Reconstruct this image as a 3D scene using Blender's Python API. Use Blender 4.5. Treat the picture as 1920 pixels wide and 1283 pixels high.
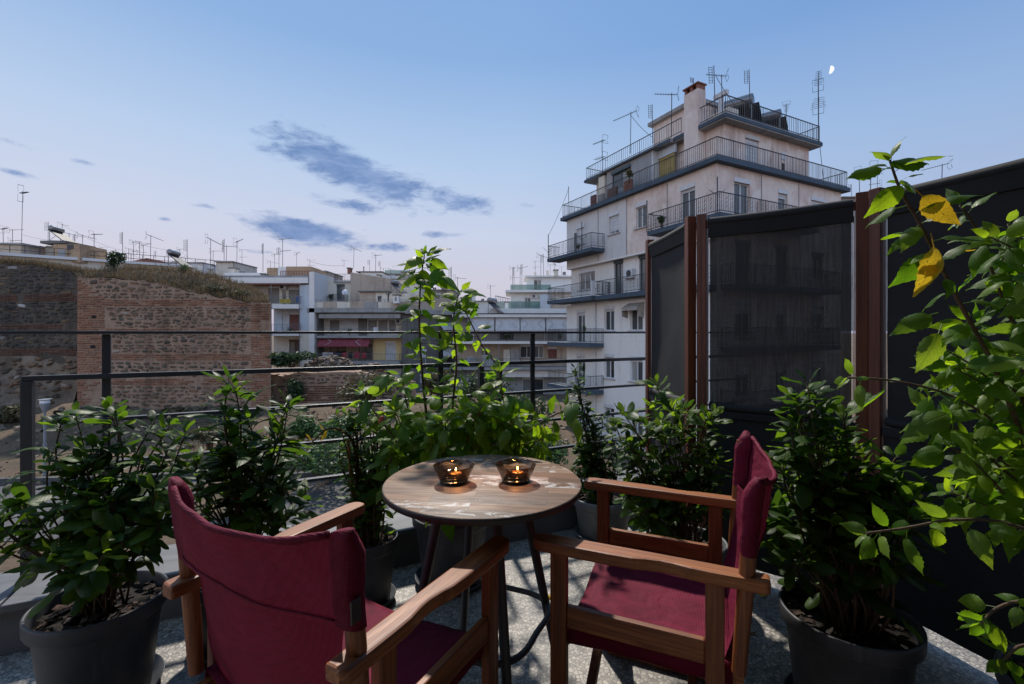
import bpy, bmesh, math, random
from mathutils import Vector, Matrix
from mathutils import noise as mnoise
random.seed(7)
R = math.radians
SC = bpy.context.scene
COL = SC.collection
for o in list(bpy.data.objects):
    bpy.data.objects.remove(o)

# ------------------------------------------------------------------ camera
EYE = 1.22
FPX = 870.0          # focal length in pixels of the 1920 wide photograph
cam_d = bpy.data.cameras.new('camera')
cam_d.sensor_width = 36.0
cam_d.lens = FPX / 1920.0 * 36.0
cam_d.shift_y = -17.5 / 1920.0
cam_d.clip_start = 0.05
cam_d.clip_end = 6000
cam = bpy.data.objects.new('camera', cam_d)
COL.objects.link(cam)
cam.location = (0, 0, EYE)
cam.rotation_euler = (R(90), 0, 0)
SC.camera = cam

# ------------------------------------------------------------------ exposure
SC.view_settings.view_transform = 'Standard'
SC.view_settings.look = 'None'
SC.view_settings.exposure = 0.0
SC.view_settings.gamma = 1.0
SC.view_settings.use_curve_mapping = False
SC.render.engine = 'CYCLES'
SC.cycles.use_denoising = True
SC.cycles.max_bounces = 8
SC.cycles.transparent_max_bounces = 24
SC.cycles.caustics_reflective = False
SC.cycles.caustics_refractive = False

# ------------------------------------------------------------------ sun
SUN_EL, SUN_AZ = 50.0, -14.0       # azimuth from straight ahead, negative is left
sd = Vector((math.sin(R(SUN_AZ)) * math.cos(R(SUN_EL)), math.cos(R(SUN_AZ)) * math.cos(R(SUN_EL)), math.sin(R(SUN_EL))))
sun_d = bpy.data.lights.new('sun', 'SUN')
sun_d.energy = 4.8
sun_d.angle = R(2.2)
sun_d.color = (1.0, 0.93, 0.84)
sun = bpy.data.objects.new('sun', sun_d)
COL.objects.link(sun)
sun.rotation_euler = sd.to_track_quat('Z', 'Y').to_euler()

# ------------------------------------------------------------------ world
W = bpy.data.worlds.new('World')
SC.world = W
W.use_nodes = True

class NT:
    """small helper round a node tree"""
    def __init__(s, tree):
        s.t = tree; s.n = tree.nodes; s.l = tree.links
        s.n.clear()
    def node(s, typ, **kw):
        n = s.n.new(typ)
        for k, v in kw.items(): setattr(n, k, v)
        return n
    def put(s, sock, v):
        if v is None: return
        if hasattr(v, 'is_output'): s.l.new(v, sock)
        elif isinstance(v, (tuple, list)) and len(v) == 3 and sock.type == 'RGBA': sock.default_value = (*v, 1)
        else: sock.default_value = v
    def math(s, op, a, b=None, c=None, clamp=False):
        n = s.node('ShaderNodeMath', operation=op, use_clamp=clamp)
        s.put(n.inputs[0], a); s.put(n.inputs[1], b); s.put(n.inputs[2], c)
        return n.outputs[0]
    def mix(s, f, a, b, blend='MIX'):
        n = s.node('ShaderNodeMix', data_type='RGBA', blend_type=blend)
        s.put(n.inputs[0], f); s.put(n.inputs[6], a); s.put(n.inputs[7], b)
        return n.outputs[2]
    def ramp(s, f, stops, interp='LINEAR'):
        n = s.node('ShaderNodeValToRGB')
        cr = n.color_ramp; cr.interpolation = interp
        while len(cr.elements) < len(stops): cr.elements.new(0.5)
        for e, (p, c) in zip(cr.elements, stops):
            e.position = p
            e.color = (*c, 1) if len(c) == 3 else c
        s.put(n.inputs[0], f)
        return n.outputs[0]
    def noise(s, vec, scale, detail=4, rough=0.55, dist=0.0):
        n = s.node('ShaderNodeTexNoise')
        s.put(n.inputs['Vector'], vec); n.inputs['Scale'].default_value = scale
        n.inputs['Detail'].default_value = detail; n.inputs['Roughness'].default_value = rough
        n.inputs['Distortion'].default_value = dist
        return n.outputs[0]
    def mapping(s, vec, scale=(1, 1, 1), rot=(0, 0, 0), loc=(0, 0, 0)):
        n = s.node('ShaderNodeMapping')
        s.put(n.inputs[0], vec)
        n.inputs['Scale'].default_value = scale; n.inputs['Rotation'].default_value = rot; n.inputs['Location'].default_value = loc
        return n.outputs[0]
    def smooth(s, v, a, b):
        n = s.node('ShaderNodeMapRange', interpolation_type='SMOOTHSTEP')
        s.put(n.inputs[0], v); n.inputs[1].default_value = a; n.inputs[2].default_value = b
        return n.outputs[0]
    def bump(s, h, strength=0.3, dist=0.01):
        n = s.node('ShaderNodeBump')
        n.inputs['Strength'].default_value = strength; n.inputs['Distance'].default_value = dist
        s.put(n.inputs['Height'], h)
        return n.outputs[0]

def build_world():
    t = NT(W.node_tree)
    out = t.node('ShaderNodeOutputWorld')
    tc = t.node('ShaderNodeTexCoord').outputs['Generated']
    sep = t.node('ShaderNodeSeparateXYZ'); t.l.new(tc, sep.inputs[0])
    x, y, z = sep.outputs
    el = t.math('ARCSINE', z)                       # radians
    az = t.math('ARCTAN2', x, y)                    # 0 ahead, + right
    f = t.math('DIVIDE', el, math.pi / 2, clamp=True)
    lo = t.ramp(f, [(0.0, (0.52, 0.485, 0.59)), (0.06, (0.62, 0.605, 0.71)), (0.13, (0.58, 0.645, 0.81)),
                    (0.22, (0.45, 0.60, 0.835)), (0.34, (0.26, 0.44, 0.755)), (0.50, (0.21, 0.385, 0.71)), (1.0, (0.21, 0.38, 0.70))])
    # right hand side of the sky a little deeper, left a little paler
    side = t.math('MULTIPLY_ADD', t.math('SINE', az), 0.5, 0.5)
    tint = t.ramp(side, [(0.0, (1.12, 1.06, 1.02)), (0.5, (1.0, 1.0, 1.0)), (1.0, (0.60, 0.71, 0.85))])
    sky = t.mix(1.0, lo, tint, 'MULTIPLY')
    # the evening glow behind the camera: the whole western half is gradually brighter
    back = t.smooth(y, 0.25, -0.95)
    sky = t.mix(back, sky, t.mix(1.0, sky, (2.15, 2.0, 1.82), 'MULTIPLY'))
    # clouds: blue grey streaks, placed by direction
    comb = t.node('ShaderNodeCombineXYZ')
    t.l.new(az, comb.inputs[0]); t.l.new(el, comb.inputs[1])
    ca = comb.outputs[0]
    n1 = t.noise(t.mapping(ca, (5.5, 15, 1), (0, 0, R(-14))), 1.0, 7, 0.62, 0.35)
    n2 = t.noise(t.mapping(ca, (22, 64, 1), (0, 0, R(-14)), (3, 1, 0)), 1.0, 7, 0.68, 0.35)
    nn = t.math('ADD', t.math('MULTIPLY', n1, 0.52), t.math('MULTIPLY', n2, 0.48))
    mask = None
    def blob(px, py, rx, ry, rot, gain):
        nonlocal mask
        dx, dz = (px - 960) / FPX, -(py - 624) / FPX
        a0 = math.atan2(dx, 1); e0 = math.atan2(dz, math.hypot(dx, 1))
        k = math.cos(a0)
        ddx = t.math('SUBTRACT', az, a0); ddy = t.math('SUBTRACT', el, e0)
        c, s_ = math.cos(R(rot)), math.sin(R(rot))
        u = t.math('ADD', t.math('MULTIPLY', ddx, c), t.math('MULTIPLY', ddy, s_))
        v = t.math('SUBTRACT', t.math('MULTIPLY', ddy, c), t.math('MULTIPLY', ddx, s_))
        u = t.math('DIVIDE', u, rx / FPX * k * k * 1.2); v = t.math('DIVIDE', v, ry / FPX * k)
        d = t.math('ADD', t.math('MULTIPLY', u, u), t.math('MULTIPLY', v, v))
        g = t.math('MULTIPLY', t.math('EXPONENT', t.math('MULTIPLY', d, -1.0)), gain)
        mask = g if mask is None else t.math('MAXIMUM', mask, g)
    blob(665, 320, 140, 42, -17, 0.49)
    blob(585, 300, 95, 20, -4, 0.34)
    blob(735, 352, 80, 30, -14, 0.42)
    blob(862, 378, 80, 24, -10, 0.40)
    blob(650, 382, 70, 16, -6, 0.34)
    blob(580, 436, 100, 26, -6, 0.46)
    blob(480, 418, 60, 14, -4, 0.3)
    blob(730, 464, 50, 10, 0, 0.34)
    blob(830, 440, 50, 8, 0, 0.3)
    blob(30, 325, 45, 8, -6, 0.36)
    blob(20, 265, 50, 10, -8, 0.24)
    blob(145, 302, 30, 8, 0, 0.24)
    blob(390, 388, 40, 7, -4, 0.24)
    blob(310, 411, 16, 5, 0, 0.28)
    blob(900, 320, 60, 8, -8, 0.2)
    blob(470, 470, 90, 6, -2, 0.2)
    blob(990, 385, 30, 8, 0, 0.2)
    cl = t.smooth(t.math('ADD', nn, mask), 0.64, 0.90)
    cl = t.math('MULTIPLY', cl, 0.86)
    cloudcol = t.ramp(nn, [(0.38, (0.27, 0.39, 0.66)), (0.6, (0.115, 0.22, 0.475))])
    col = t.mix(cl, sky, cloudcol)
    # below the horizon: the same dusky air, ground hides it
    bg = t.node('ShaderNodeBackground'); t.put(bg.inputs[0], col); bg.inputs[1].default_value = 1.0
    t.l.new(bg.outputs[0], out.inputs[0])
build_world()

# ------------------------------------------------------------------ material helpers
def newmat(name):
    m = bpy.data.materials.new(name); m.use_nodes = True
    t = NT(m.node_tree)
    out = t.node('ShaderNodeOutputMaterial')
    p = t.node('ShaderNodeBsdfPrincipled')
    t.l.new(p.outputs[0], out.inputs[0])
    return m, t, p, out
def coords(t, kind='Object'): return t.node('ShaderNodeTexCoord').outputs[kind]
def objrand(t): return t.node('ShaderNodeObjectInfo').outputs['Random']

def plain(name, col, rough=0.6, var=0.12, scale=8, bump=0.0, metal=0.0, bscale=60, spec=0.5):
    m, t, p, _ = newmat(name)
    co = coords(t)
    n = t.noise(co, scale, 5)
    k = t.ramp(n, [(0.3, tuple(c * (1 - var) for c in col)), (0.7, tuple(min(1, c * (1 + var)) for c in col))])
    t.put(p.inputs['Base Color'], k)
    p.inputs['Roughness'].default_value = rough
    p.inputs['Metallic'].default_value = metal
    p.inputs['Specular IOR Level'].default_value = spec
    if bump: t.put(p.inputs['Normal'], t.bump(t.noise(co, bscale, 4), bump, 0.004))
    return m

def plaster(name, col, stain, amount=0.5, rough=0.85, scale=0.5, streak=True, patch=None):
    """painted plaster with blotches, rain streaks and fine grain"""
    m, t, p, _ = newmat(name)
    g = t.node('ShaderNodeNewGeometry').outputs['Position']
    a = t.noise(g, scale, 6, 0.62, 0.6)
    s = t.noise(t.mapping(g, (2.2, 2.2, 0.16)), 1.3, 5, 0.6)
    f = t.smooth(a, 0.46, 0.66)
    c = t.mix(t.math('MULTIPLY', f, amount), col, stain)
    if streak:
        c = t.mix(t.math('MULTIPLY', t.smooth(s, 0.52, 0.72), amount * 0.8), c, tuple(x * 0.62 for x in stain))
    if patch:
        b = t.noise(g, scale * 1.7, 5, 0.55, 1.0)
        c = t.mix(t.math('MULTIPLY', t.smooth(b, 0.54, 0.6), 0.75), c, patch)
    fine = t.noise(g, 9, 6, 0.7)
    c = t.mix(0.35, c, t.ramp(fine, [(0.3, (0.6, 0.6, 0.6)), (0.7, (1, 1, 1))]), 'MULTIPLY')
    t.put(p.inputs['Base Color'], c)
    p.inputs['Roughness'].default_value = rough
    t.put(p.inputs['Normal'], t.bump(fine, 0.25, 0.02))
    return m

def wood(name, a, b, rough=0.42, axis='Y', scale=1.0):
    m, t, p, _ = newmat(name)
    co = coords(t)
    sc = {'X': (1.2, 26, 26), 'Y': (26, 1.2, 26), 'Z': (26, 26, 1.2)}[axis]
    sc = tuple(x * scale for x in sc)
    sh = t.node('ShaderNodeVectorMath', operation='ADD'); t.l.new(co, sh.inputs[0])
    r = t.math('MULTIPLY', objrand(t), 20.0)
    cmb = t.node('ShaderNodeCombineXYZ')
    for i in range(3): t.l.new(r, cmb.inputs[i])
    t.l.new(cmb.outputs[0], sh.inputs[1])
    v = sh.outputs[0]
    n = t.noise(t.mapping(v, sc), 2.2, 6, 0.6, 1.6)
    big = t.noise(t.mapping(v, tuple(x * 0.16 for x in sc)), 3.0, 3, 0.5, 0.4)
    fine = t.noise(t.mapping(v, tuple(x * 6 for x in sc)), 3.0, 3, 0.6)
    c = t.ramp(n, [(0.30, tuple(x * 0.55 for x in a)), (0.45, a), (0.62, b)])
    c = t.mix(0.55, c, t.ramp(big, [(0.3, (0.5, 0.46, 0.44)), (0.65, (1.15, 1.1, 1.05))]), 'MULTIPLY')
    c = t.mix(0.35, c, t.ramp(fine, [(0.35, (0.45, 0.42, 0.4)), (0.6, (1, 1, 1))]), 'MULTIPLY')
    t.put(p.inputs['Base Color'], c)
    t.put(p.inputs['Roughness'], t.ramp(n, [(0.3, (rough + 0.15,) * 3), (0.7, (rough,) * 3)]))
    t.put(p.inputs['Normal'], t.bump(t.math('ADD', n, t.math('MULTIPLY', fine, 0.6)), 0.22, 0.0015))
    return m

def leafmat(name, stops, tstops, rough=0.32, tw=0.4, spot=None, spec=0.32):
    """leaf: gloss on top, light through it; colour differs from leaf to leaf"""
    m, t, p, out = newmat(name)
    uv = t.node('ShaderNodeUVMap').outputs[0]
    sep = t.node('ShaderNodeSeparateXYZ'); t.l.new(uv, sep.inputs[0])
    u = t.math('ABSOLUTE', t.math('SUBTRACT', sep.outputs[0], 0.5))
    v = sep.outputs[1]
    rnd = t.math('FRACT', t.math('ADD', objrand(t), t.node('ShaderNodeNewGeometry').outputs['Random Per Island']))
    ph = t.math('SINE', t.math('MULTIPLY', t.math('SUBTRACT', v, t.math('MULTIPLY', u, 0.75)), 52.0))
    vein = t.smooth(ph, 0.72, 1.0)
    mid = t.math('SUBTRACT', 1.0, t.smooth(u, 0.012, 0.04))
    vv = t.math('MAXIMUM', t.math('MULTIPLY', vein, 0.45), mid)
    mott = t.noise(coords(t), 38, 3)
    base = t.ramp(rnd, stops); tr = t.ramp(rnd, tstops)
    dk = t.ramp(mott, [(0.3, (0.72, 0.74, 0.7)), (0.7, (1.12, 1.12, 1.1))])
    base = t.mix(1.0, base, dk, 'MULTIPLY')
    tr = t.mix(1.0, tr, dk, 'MULTIPLY')
    base = t.mix(t.math('MULTIPLY', vv, 0.35), base, stops[-1][1])
    tr = t.mix(t.math('MULTIPLY', vv, 0.4), tr, tuple(c * 0.55 for c in tstops[0][1]))
    br = t.smooth(t.noise(coords(t), 17, 5, 0.7, 1.4), 0.665, 0.70)
    br = t.math('MULTIPLY', br, t.math('GREATER_THAN', t.math('FRACT', t.math('MULTIPLY', rnd, 13.7)), 0.6))
    base = t.mix(t.math('MULTIPLY', br, .8), base, (0.075, 0.045, 0.018)); tr = t.mix(t.math('MULTIPLY', br, .8), tr, (0.08, 0.045, 0.012))
    if spot:
        sp = t.smooth(t.noise(coords(t), 22, 4, 0.6, 1.0), 0.6, 0.66)
        base = t.mix(sp, base, spot); tr = t.mix(sp, tr, spot)
    t.put(p.inputs['Base Color'], base)
    p.inputs['Roughness'].default_value = rough
    p.inputs['Specular IOR Level'].default_value = spec
    b = t.bump(t.math('ADD', t.math('MULTIPLY', vv, -1.0), t.math('MULTIPLY', mott, 0.5)), 0.3, 0.002)
    t.put(p.inputs['Normal'], b)
    ts = t.node('ShaderNodeBsdfTranslucent'); t.put(ts.inputs[0], tr)
    mx = t.node('ShaderNodeMixShader'); mx.inputs[0].default_value = tw
    t.l.new(p.outputs[0], mx.inputs[1]); t.l.new(ts.outputs[0], mx.inputs[2])
    t.l.new(mx.outputs[0], out.inputs[0])
    return m

def bystone(name, stops, rough=0.9, bump=0.5, bs=9.0):
    """colour differs from piece to piece (per object and per island)"""
    m, t, p, _ = newmat(name)
    rnd = t.math('FRACT', t.math('ADD', objrand(t), t.node('ShaderNodeNewGeometry').outputs['Random Per Island']))
    c = t.ramp(rnd, stops, 'LINEAR')
    g = t.node('ShaderNodeNewGeometry').outputs['Position']
    n = t.noise(g, bs, 6, 0.65)
    c = t.mix(0.65, c, t.ramp(n, [(0.3, (0.5, 0.5, 0.5)), (0.7, (1.15, 1.12, 1.1))]), 'MULTIPLY')
    big = t.noise(g, 0.35, 4, 0.6)
    c = t.mix(0.5, c, t.ramp(big, [(0.35, (0.62, 0.6, 0.58)), (0.65, (1.1, 1.1, 1.1))]), 'MULTIPLY')
    st = t.noise(t.mapping(g, (1.1, 1.1, 0.10)), 1.0, 5, 0.6)
    c = t.mix(t.math('MULTIPLY', t.smooth(st, 0.50, 0.68), 0.6), c, t.mix(1.0, c, (0.42, 0.40, 0.38), 'MULTIPLY'))
    t.put(p.inputs['Base Color'], c)
    p.inputs['Roughness'].default_value = rough
    t.put(p.inputs['Normal'], t.bump(n, bump, 0.05))
    return m

def glassy(name, stops, rough=0.08):
    m, t, p, _ = newmat(name)
    c = t.ramp(objrand(t), stops)
    g = t.node('ShaderNodeNewGeometry').outputs['Position']
    c = t.mix(0.4, c, t.ramp(t.noise(t.mapping(g, (3, 3, 0.3)), 1.5, 3), [(0.4, (0.5, 0.5, 0.5)), (0.6, (1, 1, 1))]), 'MULTIPLY')
    t.put(p.inputs['Base Color'], c)
    p.inputs['Roughness'].default_value = rough
    p.inputs['Specular IOR Level'].default_value = 0.6
    return m
# ------------------------------------------------------------------ mesh helpers
class MB:
    """collects boxes, tubes, lathes; build() links them as ONE mesh object"""
    def __init__(s, org=(0, 0, 0)):
        s.v = []; s.f = []; s.org = Vector(org); s.uv = None
    def add(s, vs, fs):
        b = len(s.v)
        s.v += [Vector(v) for v in vs]
        s.f += [tuple(i + b for i in f) for f in fs]
    def hexa(s, c8):
        s.add(c8, [(0, 3, 2, 1), (4, 5, 6, 7), (0, 1, 5, 4), (1, 2, 6, 5), (2, 3, 7, 6), (3, 0, 4, 7)])
    def box(s, x0, x1, y0, y1, z0, z1):
        s.hexa([(x0, y0, z0), (x1, y0, z0), (x1, y1, z0), (x0, y1, z0), (x0, y0, z1), (x1, y0, z1), (x1, y1, z1), (x0, y1, z1)])
    def bar(s, a, b, w, h, up=(0, 0, 1)):
        """rectangular bar from a to b, w across, h along up"""
        a, b, up = Vector(a), Vector(b), Vector(up)
        d = (b - a).normalized()
        x = d.cross(up)
        if x.length < 1e-5: x = d.cross(Vector((0, 1, 0)))
        x.normalize(); z = x.cross(d).normalized()
        x *= w / 2; z *= h / 2
        s.hexa([a - x - z, a + x - z, a + x + z, a - x + z, b - x - z, b + x - z, b + x + z, b - x + z])
    def tube(s, pts, r, n=8, cap=True):
        pts = [Vector(p) for p in pts]
        rs = r if isinstance(r, (list, tuple)) else [r] * len(pts)
        b = len(s.v); prev = None
        for i, p in enumerate(pts):
            d = (pts[min(i + 1, len(pts) - 1)] - pts[max(i - 1, 0)])
            if d.length < 1e-9: d = Vector((0, 0, 1))
            d.normalize()
            if prev is None:
                x = d.orthogonal().normalized()
            else:
                x = prev - d * prev.dot(d)
                x = x.normalized() if x.length > 1e-6 else d.orthogonal().normalized()
            prev = x; y = d.cross(x)
            for k in range(n):
                a = 2 * math.pi * k / n
                s.v.append(p + (x * math.cos(a) + y * math.sin(a)) * rs[i])
        for i in range(len(pts) - 1):
            for k in range(n):
                k2 = (k + 1) % n
                s.f.append((b + i * n + k, b + i * n + k2, b + (i + 1) * n + k2, b + (i + 1) * n + k))
        if cap:
            s.f.append(tuple(b + k for k in reversed(range(n))))
            s.f.append(tuple(b + (len(pts) - 1) * n + k for k in range(n)))
    def lathe(s, prof, n=32, c=(0, 0, 0), sx=1.0, sy=1.0):
        c = Vector(c); b = len(s.v)
        for (r, z) in prof:
            for k in range(n):
                a = 2 * math.pi * k / n
                s.v.append(c + Vector((r * math.cos(a) * sx, r * math.sin(a) * sy, z)))
        for i in range(len(prof) - 1):
            for k in range(n):
                k2 = (k + 1) % n
                s.f.append((b + i * n + k, b + i * n + k2, b + (i + 1) * n + k2, b + (i + 1) * n + k))
        if prof[0][0] > 1e-6 and prof[0] != prof[-1]: s.f.append(tuple(b + k for k in reversed(range(n))))
        if prof[-1][0] > 1e-6 and prof[0] != prof[-1]: s.f.append(tuple(b + (len(prof) - 1) * n + k for k in range(n)))
    def prism(s, outline, z0, z1):
        """outline in xy, counter clockwise"""
        n = len(outline)
        s.add([(x, y, z0) for x, y in outline] + [(x, y, z1) for x, y in outline],
              [tuple(reversed(range(n))), tuple(range(n, 2 * n))] + [(i, (i + 1) % n, n + (i + 1) % n, n + i) for i in range(n)])
    def mesh(s, name, mat=None, smooth=False):
        me = bpy.data.meshes.new(name)
        o = s.org
        me.from_pydata([tuple(v - o) for v in s.v], [], s.f)
        if mat is not None:
            for m in (mat if isinstance(mat, (list, tuple)) else [mat]): me.materials.append(m)
        if smooth:
            me.polygons.foreach_set('use_smooth', [True] * len(me.polygons))
            if smooth != 'all':
                try: me.set_sharp_from_angle(angle=R(38))
                except Exception: pass
        me.update()
        return me
    def build(s, name, mat, parent=None, smooth=False, bevel=0.0, label=None):
        o = bpy.data.objects.new(name, s.mesh(name, mat, smooth))
        COL.objects.link(o)
        if parent is not None: o.parent = parent
        else: o.location = s.org
        if bevel:
            b = o.modifiers.new('bevel', 'BEVEL'); b.width = bevel; b.segments = 2; b.limit_method = 'ANGLE'; b.angle_limit = R(40)
        if label: o['label'] = label
        return o

def inst(name, mesh, parent, M=None, mat=None):
    o = bpy.data.objects.new(name, mesh); COL.objects.link(o)
    if parent is not None: o.parent = parent
    if M is not None: o.matrix_local = M
    return o
def tag(o, label, cat, group=None):
    o['label'] = label; o['category'] = cat
    if group: o['group'] = group
    return o
def struct(o): o['kind'] = 'structure'; return o
def stuff(o): o['kind'] = 'stuff'; return o
def empty(name, loc, label, cat, group=None, rz=0.0):
    o = bpy.data.objects.new(name, None); COL.objects.link(o)
    o.empty_display_size = 0.1
    o.location = loc; o.rotation_euler = (0, 0, rz)
    return tag(o, label, cat, group)
def copy_tree(o, parent=None):
    c = o.copy(); COL.objects.link(c)
    if parent is not None: c.parent = parent
    for ch in list(o.children): copy_tree(ch, c)
    return c
def P(px, py, Y):
    """the point at depth Y seen at pixel (px, py) of the photograph"""
    return Vector(((px - 960) / FPX * Y, Y, EYE - (py - 624) / FPX * Y))
ORD = ['first', 'second', 'third', 'fourth', 'fifth', 'sixth', 'seventh', 'eighth', 'ninth', 'tenth', 'eleventh', 'twelfth', 'thirteenth',
       'fourteenth', 'fifteenth', 'sixteenth', 'seventeenth', 'eighteenth', 'nineteenth', 'twentieth', 'twenty-first', 'twenty-second', 'twenty-third', 'twenty-fourth', 'twenty-fifth', 'twenty-sixth', 'twenty-seventh', 'twenty-eighth', 'twenty-ninth', 'thirtieth']

# ------------------------------------------------------------------ materials
M = {}
def potmat(name, col):
    """moulded plastic with dust, dried water runs and scuffs"""
    m, t, p, _ = newmat(name)
    g = t.node('ShaderNodeNewGeometry').outputs['Position']
    a = t.noise(g, 9, 6, 0.65, .3); runs = t.noise(t.mapping(g, (26, 26, 1.6)), 1.0, 5, .65); sc = t.noise(t.mapping(g, (30, 30, 160), (.3, .2, 0)), 1.0, 5, .75, 1.0)
    dust = tuple(min(1, c * 2.2 + .012) for c in col)
    c = t.mix(t.math('MULTIPLY', t.smooth(a, .45, .72), .45), col, dust)
    c = t.mix(t.math('MULTIPLY', t.smooth(runs, .56, .70), .40), c, dust)
    c = t.mix(t.math('MULTIPLY', t.smooth(sc, .68, .74), .5), c, tuple(x * 3 for x in col))
    t.put(p.inputs['Base Color'], c)
    t.put(p.inputs['Roughness'], t.ramp(a, [(.3, (.42,) * 3), (.7, (.66,) * 3)]))
    t.put(p.inputs['Normal'], t.bump(t.noise(g, 300, 3), .12, .002))
    return m
M['metal_dark'] = plain('dark steel', (0.035, 0.036, 0.04), 0.45, 0.15, 6, 0.05, 0.0)
M['rail'] = plain('grey painted steel', (0.034, 0.036, 0.042), 0.42, 0.2, 5, 0.08)
M['pot'] = potmat('anthracite plastic', (0.036, 0.039, 0.046))
M['pot_grey'] = potmat('grey plastic', (0.10, 0.108, 0.112))
M['wood_arm'] = wood('oiled wood lengthwise', (0.215, 0.066, 0.015), (0.325, 0.118, 0.033), 0.40, 'Y')
M['wood_leg'] = wood('oiled wood upright', (0.175, 0.050, 0.011), (0.265, 0.088, 0.023), 0.40, 'Z')
M['wood_x'] = wood('oiled wood crosswise', (0.13, 0.045, 0.015), (0.19, 0.07, 0.026), 0.46, 'X')
M['wood_post'] = wood('stained post wood', (0.115, 0.030, 0.013), (0.165, 0.048, 0.022), 0.5, 'Z', 0.55)
M['wood_bark'] = plain('stem bark', (0.085, 0.055, 0.032), 0.85, 0.35, 60, 0.5, bscale=200)
M['wood_green'] = plain('green stem', (0.09, 0.10, 0.035), 0.7, 0.3, 50, 0.3, bscale=200)
M['cane'] = plain('bamboo cane', (0.42, 0.23, 0.11), 0.6, 0.2, 30, 0.2)
M['white_metal'] = plain('white paint', (0.62, 0.63, 0.65), 0.5, 0.1, 3)
M['alu'] = plain('aluminium', (0.6, 0.6, 0.6), 0.35, 0.1, 30, metal=0.9)

def fabric_mat():
    m, t, p, out = newmat('burgundy mesh canvas')
    co = coords(t)
    w = []
    for ax in ('X', 'Y', 'Z'):
        wv = t.node('ShaderNodeTexWave', wave_type='BANDS', bands_direction=ax)
        t.l.new(co, wv.inputs[0]); wv.inputs['Scale'].default_value = 75; wv.inputs['Distortion'].default_value = 0.3
        w.append(wv.outputs[1])
    h = t.math('ADD', t.math('ADD', w[0], w[1]), w[2])
    n = t.noise(co, 7, 4)
    c = t.ramp(n, [(0.3, (0.105, 0.0042, 0.020)), (0.7, (0.155, 0.0085, 0.033))])
    c = t.mix(0.45, c, t.ramp(t.math('MULTIPLY', h, 0.3333), [(0.25, (0.5, 0.4, 0.4)), (0.75, (1.3, 1.25, 1.25))]), 'MULTIPLY')
    t.put(p.inputs['Base Color'], c)
    p.inputs['Roughness'].default_value = 0.68
    p.inputs['Sheen Weight'].default_value = 0.0
    p.inputs['Specular IOR Level'].default_value = 0.16
    p.inputs['Sheen Roughness'].default_value = 0.4
    p.inputs['Sheen Tint'].default_value = (0.9, 0.35, 0.45, 1)
    big = t.noise(t.mapping(co, (5, 5, 11)), 1.6, 3, 0.5, 0.6)
    b1 = t.bump(big, 0.85, 0.016)
    b2 = t.node('ShaderNodeBump'); b2.inputs['Strength'].default_value = 0.35; b2.inputs['Distance'].default_value = 0.0015
    t.put(b2.inputs['Height'], h); t.l.new(b1, b2.inputs['Normal'])
    t.put(p.inputs['Normal'], b2.outputs[0])
    ts = t.node('ShaderNodeBsdfTranslucent'); ts.inputs[0].default_value = (0.25, 0.02, 0.05, 1)
    mx = t.node('ShaderNodeMixShader'); mx.inputs[0].default_value = 0.06
    t.l.new(p.outputs[0], mx.inputs[1]); t.l.new(ts.outputs[0], mx.inputs[2]); t.l.new(mx.outputs[0], out.inputs[0])
    return m
M['fabric'] = fabric_mat()

def screen_mat(name, through):
    """black shade cloth: woven threads with open gaps that let some light through"""
    m, t, p, out = newmat(name)
    co = coords(t)
    n = t.noise(t.mapping(co, (150, 150, 5)), 1.0, 3, 0.6)
    n2 = t.noise(t.mapping(co, (8, 8, 260)), 1.0, 2, 0.5)
    t.put(p.inputs['Base Color'], t.ramp(n, [(0.3, (0.008, 0.008, 0.009)), (0.7, (0.018, 0.017, 0.018))]))
    p.inputs['Roughness'].default_value = 0.7
    t.put(p.inputs['Normal'], t.bump(t.math('ADD', n, n2), 0.4, 0.003))
    tr = t.node('ShaderNodeBsdfTransparent')
    mx = t.node('ShaderNodeMixShader')
    k = t.ramp(t.math('ADD', t.math('MULTIPLY', n, 0.7), t.math('MULTIPLY', n2, 0.3)), [(0.35, (through * 0.45,) * 3), (0.65, (through * 1.5,) * 3)])
    t.put(mx.inputs[0], k)
    t.l.new(p.outputs[0], mx.inputs[1]); t.l.new(tr.outputs[0], mx.inputs[2]); t.l.new(mx.outputs[0], out.inputs[0])
    return m
M['shade'] = screen_mat('black shade cloth', 0.042)
M['shade_dense'] = plain('black canvas', (0.0085, 0.0085, 0.010), 0.8, 0.25, 12, 0.3, bscale=250)

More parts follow.
